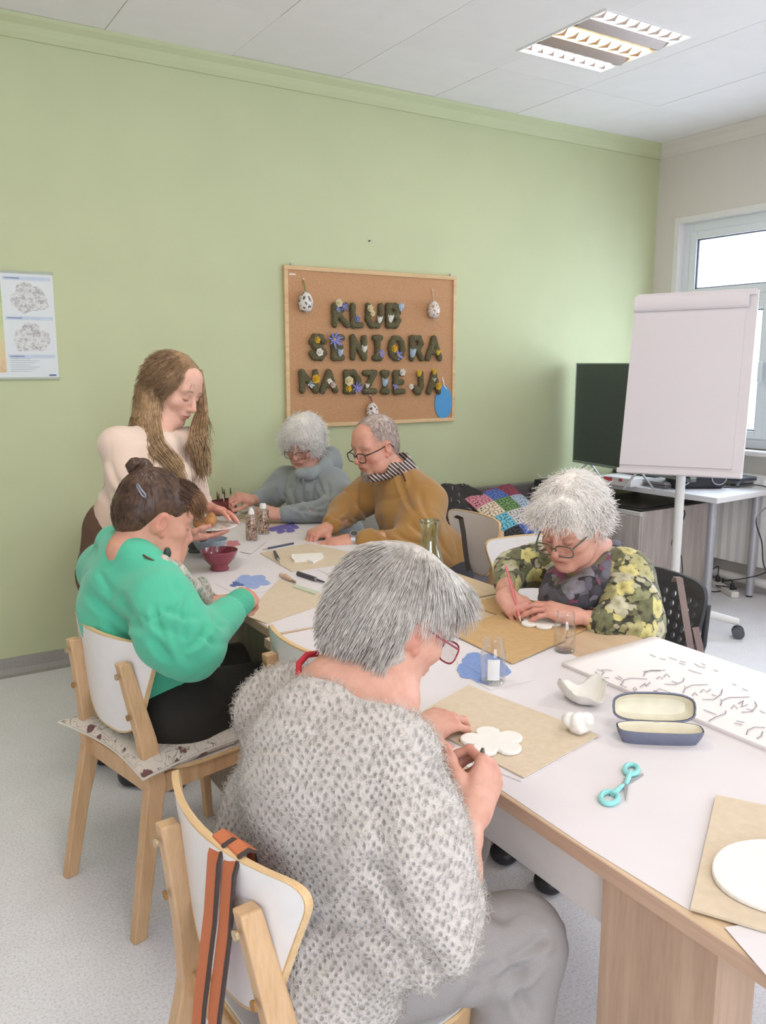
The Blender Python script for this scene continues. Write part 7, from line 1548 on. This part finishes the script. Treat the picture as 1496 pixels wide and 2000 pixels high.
    for k in range(26):
        a = 2*math.pi*k/26; p = wc+e1_*math.cos(a)*rad+e2_*math.sin(a)*rad*.92; tn = -e1_*math.sin(a)+e2_*math.cos(a); nn2 = e1_*math.cos(a)+e2_*math.sin(a)
        V = [p+ax_*i*.010+tn*j*.0042+nn2*l*.0016 for l in (-1, 1) for i, j in ((-1, -1), (1, -1), (1, 1), (-1, 1))]; g.add(V, [(0, 3, 2, 1), (4, 5, 6, 7), (0, 1, 5, 4), (1, 2, 6, 5), (2, 3, 7, 6), (3, 0, 4, 7)])
    wo = put('wristwatch', g, M_steel, t, base, False); up_ = nrm(A(-.2, -.5, .85)); fc_ = wc+(up_-ax_*(up_@ax_))*.033; n_ = nrm(up_-ax_*(up_@ax_))
    obj('watch_case', off(G().tube([tuple(fc_-n_*.003), tuple(fc_+n_*.006)], .019, 20), base), M_steel, wo, smooth='angle'); obj('watch_dial', off(G().tube([tuple(fc_+n_*.006), tuple(fc_+n_*.0066)], .0155, 20), base), plain('dial_dark', '#4b4b46', .25), wo)
man()
# ------------------------------------------------------------------ woman in the grey hooded top
def woman_hood():
    pel = A(CH_HOOD[0]+.0, CH_HOOD[1]+.0, .57); base = A(pel[0], pel[1], 0); sk = '#d3a08c'; sc = 1.0
    t = person('white-haired woman with glasses in a grey hooded top at the far end of the table', base)
    c = PD(592, 868, 4.42); c7 = PD(628, 915, 4.47); Ls, Rs = PD(652, 945, 4.40), PD(560, 938, 4.62); Le, Lw = PD(655, 997, 4.20), PD(550, 1004, 4.16); Re, Rw = PD(528, 968, 4.50), PD(492, 976, 4.30)
    hd = head(c, (-.80, -.60, -.38), (0, 0, 1), sc, sk, c7, .055, extra=[(c7, PD(610, 930, 4.42), .05, .05, .04)], age=.9, brow='#b8aaa0', blush=.5, jowl=.9)
    R = hd[3]
    rh = hand(Rw, PD(458, 968, 4.22)-Rw, nrm(A(-.2, -.5, .8)), -1, [(55, 60, 30), (58, 62, 30), (60, 65, 30), (62, 65, 30)], Re, sk, 1.0, thumb=[(.5, .75, -.3), (.15, .8, -.55), (0, .8, -.6)], re=.038)
    lh = hand(Lw, PD(512, 998, 4.14)-Lw, nrm(A(-.25, -.5, .8)), 1, [(50, 55, 25), (52, 58, 25), (55, 60, 28), (58, 60, 28)], Le, sk, 1.0, re=.038)
    co = S().rc(pel, PD(615, 965, 4.48), .10, .09, .05); body(t, base, [hd[:3], rh, lh], co)
    fw = nrm(A(-.85, -.5, 0)); s = S(); chest = PD(612, 965, 4.45); belly = PD(625, 1020, 4.45)
    s.rc(pel+A(0, 0, .05), belly, .16, .155, .05, flat=(fw, .82)).rc(belly, chest, .155, .145, .08, flat=(fw, .80)).rc(chest, PD(612, 940, 4.46), .135, .08, .06).rc(Ls, PD(612, 945, 4.46), .072, .08, .06).rc(PD(612, 945, 4.48), Rs, .08, .070, .06)
    s.chain([Ls, (Ls+Le)/2+_r*.015, Le, PD(560, 1004, 4.165)], [.078, .075, .064, .046], .05).chain([Rs, (Rs+Re)/2, Re, Re*.3+Rw*.7], [.074, .068, .058, .044], .05)
    s.rc(PD(600, 915, 4.40), PD(590, 890, 4.36), .052, .06, .015, 's')
    V, F = cloth(s, .0075, 41, .008, 15, 2, zmin=.47, extra=creases([(567, 947, 581, 989, .010, .012), (615, 919, 640, 975, .010, .012), (600, 960, 605, 1000, .010, .010), (640, 940, 650, 990, .012, .012), (560, 985, 640, 1000, .010, .012), (585, 990, 600, 1010, .008, .010), (540, 950, 560, 975, .010, .010), (655, 975, 610, 995, .010, .012)])); M = plain('grey_fleece', '#8b908f', .92, .04, 350, .15, bdist=.001, sheen=.3); jo = put('hooded_top', (V, F), M, t, base)
    s = S().chain([PD(585, 925, 4.33), PD(605, 927, 4.34), PD(630, 912, 4.40), PD(648, 888, 4.50), PD(650, 905, 4.54), PD(622, 915, 4.56)], [.030, .034, .042, .040, .05, .05], .03).rc(PD(640, 905, 4.48), PD(600, 905, 4.58), .055, .05, .04).rc(PD(600, 895, 4.40), PD(592, 870, 4.40), .070, .10, .02, 's'); V, F = cloth(s, .007, 5, .004, 40, 1); obj('hood', (V-base, F), M, jo, smooth=True)
    obj('zip', off(G().ribbon([PD(592, 935, 4.295), PD(596, 965, 4.285), PD(598, 990, 4.285)], .010, .003, tuple(_r)), base), plain('zip_dark', '#6c7172', .5), jo)
    for x in (576, 612): obj('drawstring', off(G().tube([PD(x+8, 932, 4.30), PD(x, 960, 4.285), PD(x+1, 985, 4.275)], .003, 6), base), plain('cord_grey', '#777c7c', .8), jo)
    s = S(); kn = [A(pel[0]-.40, pel[1]-.20, .52), A(pel[0]-.42, pel[1]+.02, .52)]; s.rc(pel+A(.02, .07, -.01), pel+A(.02, -.07, -.01), .11, .11, .05)
    for k_, q in zip(kn, (-.1, .1)): s.rc(pel+A(0, q, -.01), k_, .085, .065, .05).rc(k_, A(k_[0]+.02, k_[1], .1), .064, .05, .03)
    V, F = s.mesh(.012); put('trousers', (V, F), MATS['man_trousers'], t, base)
    for k_ in kn: put('shoe', shoe((k_[0]-.12, k_[1]-.04, 0), (k_[0]+.11, k_[1]+.04, 0)), M_shoe, t, base)
    pr_ = [('el', (0, -.022, .052), (.098, .118, .106), .03), ('el', (0, -.06, .0), (.088, .07, .08), .04), ('el', (0, .068, .082), (.070, .042, .044), .03), ('el', (.078, .01, .015), (.026, .05, .058), .03), ('el', (-.078, .01, .015), (.026, .05, .058), .03), ('el', (0, .130, -.025), (.070, .072, .090), .02, 's')]
    V, F, N = hair_on(c, R, sc, pr_, .006, 15, .006, 60, (1, 1, 1)); crown = A(0, -.02, .15)
    def dr(p): d = (p-crown); d[:, 2] -= .03; return d/(np.linalg.norm(d, axis=1, keepdims=True)+1e-6)
    sV, sF = flow_strands(V, N, 3600, dr, .05, 6, 13, lift=.12, wob=.35, curl=.35, r0=.0011, r1=.0005, mask=N[:, 2] > -.8); Wd = lambda X: (X*sc)@R.T+c; m1 = hair_mat('white_wavy_hair', '#dad1c6', '#f3ede5'); ho = put('hair', (Wd(V), F), m1, t, base); o = obj('hair_strands', (Wd(sV)-base, sF), hair_mat('white_wavy_strands', '#e6dfd6', '#faf6f0'), ho, smooth=True); o['kind'] = 'stuff'
    glasses(t, base, c, R, sc, plain('thin_brown_frame', '#5f4a42', .35), .027, .019, .110, -.006, rr=.0017, drop=.006)
woman_hood()
# ------------------------------------------------------------------ woman in the floral blouse
def floral_mat(name, scale, cols, bg, bg2, size=.5):
    m = MT(name); v = m.co(); nz = m.n('ShaderNodeTexNoise', Scale=30.0, Detail=1.0); m.l(v, nz.inputs['Vector']); vv = m.mix(.012, v, nz.outputs['Color'], 'ADD')
    def layer(sc, n, sz, seed):
        mp = m.n('ShaderNodeMapping'); mp.inputs['Location'].default_value = (seed, seed*.7, seed*.3); m.l(vv, mp.inputs[0])
        vo = m.n('ShaderNodeTexVoronoi', Scale=sc, Randomness=.85); m.l(mp.outputs[0], vo.inputs['Vector'])
        df = m.n('ShaderNodeVectorMath', operation='SUBTRACT'); m.l(mp.outputs[0], df.inputs[0]); m.l(vo.outputs['Position'], df.inputs[1])
        d1 = m.n('ShaderNodeVectorMath', operation='DOT_PRODUCT'); m.l(df.outputs[0], d1.inputs[0]); d1.inputs[1].default_value = (.85, -.53, 0)
        d2 = m.n('ShaderNodeVectorMath', operation='DOT_PRODUCT'); m.l(df.outputs[0], d2.inputs[0]); d2.inputs[1].default_value = (.3, .5, .81)
        spc = m.n('ShaderNodeSeparateColor'); m.l(vo.outputs['Color'], spc.inputs[0])
        an = m.math('ADD', m.math('ARCTAN2', d1.outputs['Value'], d2.outputs['Value']), m.math('MULTIPLY', spc.outputs[1], 6.0))
        ln = m.math('SQRT', m.math('ADD', m.math('POWER', d1.outputs['Value'], 2.0), m.math('POWER', d2.outputs['Value'], 2.0)))
        pet = m.math('ADD', .72, m.math('MULTIPLY', m.math('ABSOLUTE', m.math('COSINE', m.math('MULTIPLY', an, n/2))), .55))
        rel = m.math('DIVIDE', m.math('MULTIPLY', ln, sc), m.math('MULTIPLY', pet, sz)); return rel, spc
    r1, c1 = layer(scale, 5.0, size, 0.0); r2, c2 = layer(scale*1.9, 2.0, size*.85, 3.1)
    n3 = m.n('ShaderNodeTexNoise', Scale=60.0, Detail=2.0); m.l(v, n3.inputs['Vector']); back = m.ramp(n3.outputs['Fac'], [(.42, bg), (.58, bg2)])
    leaf = m.ramp(c2.outputs[0], [(i/len(cols), c) for i, c in enumerate(cols[::-1])], 'CONSTANT'); col = m.mix(m.ramp(r2, [(.80, (.75, .75, .75)), (.92, (0, 0, 0))]), back, leaf)
    pc = m.ramp(c1.outputs[0], [(i/len(cols), c) for i, c in enumerate(cols)], 'CONSTANT'); shade = m.ramp(r1, [(.0, (.45, .42, .35)), (.25, (.8, .8, .75)), (.6, (1, 1, 1)), (.95, (.7, .7, .65))])
    m.base(m.mix(m.ramp(r1, [(.90, (1, 1, 1)), (.98, (0, 0, 0))]), col, m.mix(.9, pc, shade, 'MULTIPLY'))); m.set(Roughness=.8, Sheen_Weight=.15); return m.m
def woman_floral():
    pel = A(CH_FLO[0]-.02, CH_FLO[1]+.01, .57); base = A(pel[0], pel[1], 0); sk = '#d49f8b'; sc = 1.02
    t = person('white-haired woman with glasses in a floral blouse, drawing on clay with a pink pencil', base)
    c = PD(1114, 1028, 2.62); c7 = PD(1178, 1092, 2.74); Ls, Rs = PD(1222, 1128, 2.66), PD(1082, 1098, 2.95); Le, Lw = PD(1225, 1228, 2.55), PD(1130, 1203, 2.52); Re, Rw = PD(1000, 1112, 2.93), PD(984, 1158, 2.66)
    hd = head(c, (-.86, -.26, -.42), (0, 0, 1), sc, sk, c7, .058, extra=[(c7, PD(1150, 1125, 2.68), .055, .05, .04)], age=.8, brow='#b9a79b', blush=.6, jowl=.9)
    R = hd[3]
    rh = hand(Rw, PD(1018, 1198, 2.57)-Rw, nrm(A(-.55, -.55, .65)), -1, [(40, 50, 25), (48, 55, 28), (55, 60, 30), (60, 62, 32)], Re, sk, 1.0, thumb=[(.55, .75, -.35), (.3, .85, -.45), (.1, .9, -.45)], re=.040)
    lh = hand(Lw, PD(1062, 1187, 2.55)-Lw, nrm(A(-.1, -.2, .97)), 1, [(14, 18, 10), (14, 18, 10), (16, 20, 12), (20, 22, 12)], Le, sk, 1.0, re=.040)
    Rk, Lk = A(pel[0]-.40, pel[1]+.14, .52), A(pel[0]-.40, pel[1]-.12, .52)
    co = S().rc(pel, PD(1165, 1150, 2.82), .11, .09, .05); body(t, base, [hd[:3], rh, lh], co)
    fw = nrm(A(-1, 0, 0)); s = S(); chest = PD(1160, 1150, 2.78); belly = PD(1195, 1215, 2.80)
    s.rc(pel+A(0, 0, .04), belly, .165, .165, .05, flat=(fw, .85)).rc(belly, chest, .165, .150, .08, flat=(fw, .82)).rc(chest, PD(1165, 1120, 2.76), .135, .08, .06).rc(Ls, PD(1165, 1125, 2.74), .078, .08, .06).rc(PD(1165, 1125, 2.76), Rs, .08, .074, .06)
    s.chain([Ls, PD(1232, 1180, 2.57), Le, PD(1180, 1220, 2.52)], [.084, .082, .072, .054], .05).chain([Rs, (Rs+Re)/2, Re, PD(990, 1140, 2.76)], [.076, .066, .056, .044], .05)
    s.rc(PD(1135, 1085, 2.66), PD(1120, 1060, 2.62), .058, .07, .015, 's')
    V, F = cloth(s, .0075, 51, .007, 17, 2, zmin=.47, extra=creases([(1205, 1130, 1235, 1190, .012, .012), (1190, 1200, 1260, 1215, .010, .012), (1180, 1225, 1250, 1240, .010, .010), (1030, 1085, 1060, 1110, .010, .010), (1000, 1090, 1030, 1120, .008, .010), (1215, 1160, 1262, 1180, .010, .010)]))
    bl = put('blouse', (V, F), floral_mat('floral_blouse', 17.0, ['#d8cb84', '#8f9068', '#c9c2a4', '#6f6d4c', '#b3ab78'], '#2c2a20', '#4f4b36'), t, base)
    # dark floral scarf over the chest
    s = S().chain([PD(1200, 1075, 2.72), PD(1190, 1110, 2.65), PD(1162, 1142, 2.61), PD(1120, 1158, 2.62)], [.036, .040, .040, .035], .04).chain([PD(1155, 1145, 2.64), PD(1125, 1175, 2.66), PD(1120, 1205, 2.68)], [.045, .055, .05], .05).rc(PD(1090, 1130, 2.76), PD(1085, 1170, 2.74), .045, .05, .05).rc(PD(1085, 1170, 2.72), PD(1150, 1180, 2.66), .05, .055, .05).rc(PD(1118, 1070, 2.58), PD(1100, 1040, 2.60), .055, .07, .02, 's')
    V, F = cloth(s, .0075, 14, .006, 34, 1, zmin=TZ+.012); put('scarf', (V, F), floral_mat('floral_scarf', 12.0, ['#6f6a78', '#5a5860', '#8c8790', '#8a4a5e', '#77755a', '#4c4a50'], '#2a2528', '#3b3438'), t, base)
    s = S().rc(pel+A(.02, .08, -.01), pel+A(.02, -.08, -.01), .11, .11, .05)
    sh = [PZ(958, 1693, .02), PZ(1046, 1752, .02)]
    for k_, q, s_ in ((Rk, .1, sh[0]), (Lk, -.1, sh[1])): s.rc(pel+A(0, q, -.01), k_, .09, .07, .05).rc(k_, A(s_[0]+.26, s_[1]+.04, .10), .068, .052, .03)
    V, F = cloth(s, .011, 4, .003, 25, 1); put('trousers', (V, F), plain('charcoal_trousers', '#38363a', .85, .08), t, base)
    for s_ in sh: put('shoe', shoe((s_[0]+.03, s_[1]+.02, 0), (s_[0]+.29, s_[1]+.05, 0)), M_shoe, t, base)
    pr_ = [('el', (0, -.022, .052), (.100, .120, .108), .03), ('el', (0, -.075, .0), (.086, .062, .08), .04), ('el', (0, .070, .085), (.076, .046, .048), .03), ('el', (.074, -.005, .030), (.028, .05, .05), .03), ('el', (-.074, -.005, .030), (.028, .05, .05), .03), ('el', (0, .135, -.015), (.088, .072, .092), .02, 's'), ('el', (.10, .01, -.03), (.035, .035, .035), .012, 's'), ('el', (-.10, .01, -.03), (.035, .035, .035), .012, 's')]
    V, F, N = hair_on(c, R, sc, pr_, .005, 25, .006, 60, (1, 1, 1)); crown = A(0, -.04, .15)
    def dr(p): d = (p-crown); d[:, 2] -= .02; return d/(np.linalg.norm(d, axis=1, keepdims=True)+1e-6)
    earz = ((np.abs(V[:, 0]) > .05) & (V[:, 1] > -.03) & (V[:, 2] < .03)) | ((V[:, 1] > .05) & (V[:, 2] < .085))
    sV, sF = flow_strands(V, N, 5200, dr, .042, 6, 23, lift=.14, wob=.4, curl=.35, r0=.0011, r1=.0005, mask=(N[:, 2] > -.7) & ~earz); Wd = lambda X: (X*sc)@R.T+c; m1 = hair_mat('white_fluffy_hair', '#ded4ca', '#f2ebe3'); ho = put('hair', (Wd(V), F), m1, t, base); o = obj('hair_strands', (Wd(sV)-base, sF), hair_mat('white_fluffy_strands', '#e8dfd6', '#faf6f0'), ho, smooth=True); o['kind'] = 'stuff'
    glasses(t, base, c, R, sc, plain('olive_frame', '#565a4c', .35), .028, .020, .112, -.006, rr=.0022, drop=.008)
    wc = Lw*.72+Le*.28; ax_ = nrm(Le-Lw); e1_ = nrm(np.cross(ax_, A(0, 0, 1))); e2_ = np.cross(e1_, ax_); g = G(); gl = G()
    for k in range(24):
        a = 2*math.pi*k/24; p = wc+e1_*math.cos(a)*.0375+e2_*math.sin(a)*.0345; tn = -e1_*math.sin(a)+e2_*math.cos(a); nn2 = e1_*math.cos(a)+e2_*math.sin(a)
        V = [p+ax_*i*.007+tn*j*.0040+nn2*l*.0015 for l in (-1, 1) for i, j in ((-1, -1), (1, -1), (1, 1), (-1, 1))]; (g if k % 2 else gl).add(V, [(0, 3, 2, 1), (4, 5, 6, 7), (0, 1, 5, 4), (1, 2, 6, 5), (2, 3, 7, 6), (3, 0, 4, 7)])
    wo = put('wristwatch', g, plain('watch_dark', '#4c3c35', .35), t, base, False); obj('light_links', off(gl, base), plain('watch_rose', '#c99c8a', .3, metal=.5), wo)
    a, b = PD(988, 1106, 2.665), PZ(1018, 1218, Z2+.007); d = b-a
    t2 = thing('pencil', 'pink pencil held over the clay flower by the woman in the floral blouse', 'pencil', tuple(b)); m = plain('pencil_pink', '#cf6f74', .4)
    obj('shaft', G().tube([tuple(a-b), tuple(-d*.12)], .0046, 8), m, t2, smooth='angle'); obj('cone', G().tube([tuple(-d*.12), tuple(-d*.02)], [.0046, .0012], 8), M_wood, t2, smooth='angle'); obj('lead', G().tube([tuple(-d*.02), (0, 0, 0)], [.0012, .0003], 6), M_black, t2)
woman_floral()
# ------------------------------------------------------------------ straps hung over chairs
def strap_grey():
    t = thing('bag_strap', 'orange and dark two-tone strap slung over the nearest chair back', 'strap', (CH_GREY[0]-.25, CH_GREY[1], .4)); o_ = (CH_GREY[0]-.25, CH_GREY[1], .4)
    ca, sa = math.cos(ang1), math.sin(ang1)
    def cl(x, y, z): return A(CH_GREY[0]+x*ca-y*sa, CH_GREY[1]+x*sa+y*ca, z)
    for x0, tw, dk in ((.050, .0, 0), (.090, .004, 1)):
        yb = -.242+1.05*x0*x0
        pts = [cl(x0-.035+.02*dk, yb-.055, .40), cl(x0-.022, yb-.045, .55), cl(x0-.005, yb-.030, .70), cl(x0, yb-.022, .80), cl(x0, yb-.012, .829), cl(x0, yb+.004, .833), cl(x0, yb+.016, .825), cl(x0+.01, yb+.020, .76), cl(x0+.03, yb+.024, .60)]
        sdir = nrm(cl(1, 0, 0)-cl(0, 0, 0)); so = obj('strap_band', off(G().ribbon(pts, .034, .003, sdir), o_), plain('orange_webbing', '#c4714a', .75, .06, 200), t)
        obj('dark_edging', off(G().ribbon([p+sdir*.0185 for p in pts], .007, .0045, sdir), o_), plain('dark_webbing', '#4b3e3a', .8), so)
    p = cl(.018, -.300, .375); obj('buckle', off(G().box(p-A(.012, .02, .03), p+A(.012, .02, .03)), o_), M_black, t, bevel=.004); obj('tail', off(G().ribbon([cl(.018, -.300, .365), cl(.005, -.31, .25), cl(.0, -.30, .14)], .03, .003, nrm(cl(1, 0, 0)-cl(0, 0, 0))), o_), plain('dark_webbing', '#4b3e3a', .8), t)
    return t
strap_grey()
t = thing('bag_strap', 'dark strap hanging down the back of the man\'s chair', 'strap', (CH_MAN[0]+.25, CH_MAN[1]-.1, .3)); o_ = (CH_MAN[0]+.25, CH_MAN[1]-.1, .3)
pts = [PD(900, 1012, 3.80), PD(905, 1040, 3.78), PD(909, 1075, 3.77), PD(915, 1115, 3.76)]; obj('strap_band', off(G().ribbon([pts[0]+A(-.03, 0, .012), pts[0]]+pts, .022, .004, tuple(_r)), o_), plain('dark_strap', '#3f3833', .8), t)
t = thing('bag_strap', 'brown leather strap with a buckle over the black perforated chair', 'strap', (CH_FLO[0]+.25, CH_FLO[1], .3)); o_ = (CH_FLO[0]+.25, CH_FLO[1], .3)
M_lea = plain('brown_leather', '#82706c', .6, .06)
pts = [PD(1318, 1135, 2.82), PD(1321, 1127, 2.80), PD(1327, 1130, 2.775), PD(1335, 1180, 2.75), PD(1342, 1225, 2.73), PD(1350, 1275, 2.71)]; obj('strap_band', off(G().ribbon(pts, .022, .004, tuple(_r)), o_), M_lea, t)
obj('buckle', off(G().box(PD(1352, 1282, 2.70)-A(.012, .012, .016), PD(1352, 1282, 2.70)+A(.012, .012, .016)), o_), plain('dull_buckle', '#8d8480', .35, metal=.5), t, bevel=.004); obj('strap_tail', off(G().ribbon([PD(1358, 1225, 2.74), PD(1368, 1270, 2.72), PD(1380, 1310, 2.70)], .022, .004, tuple(_r)), o_), M_lea, t)
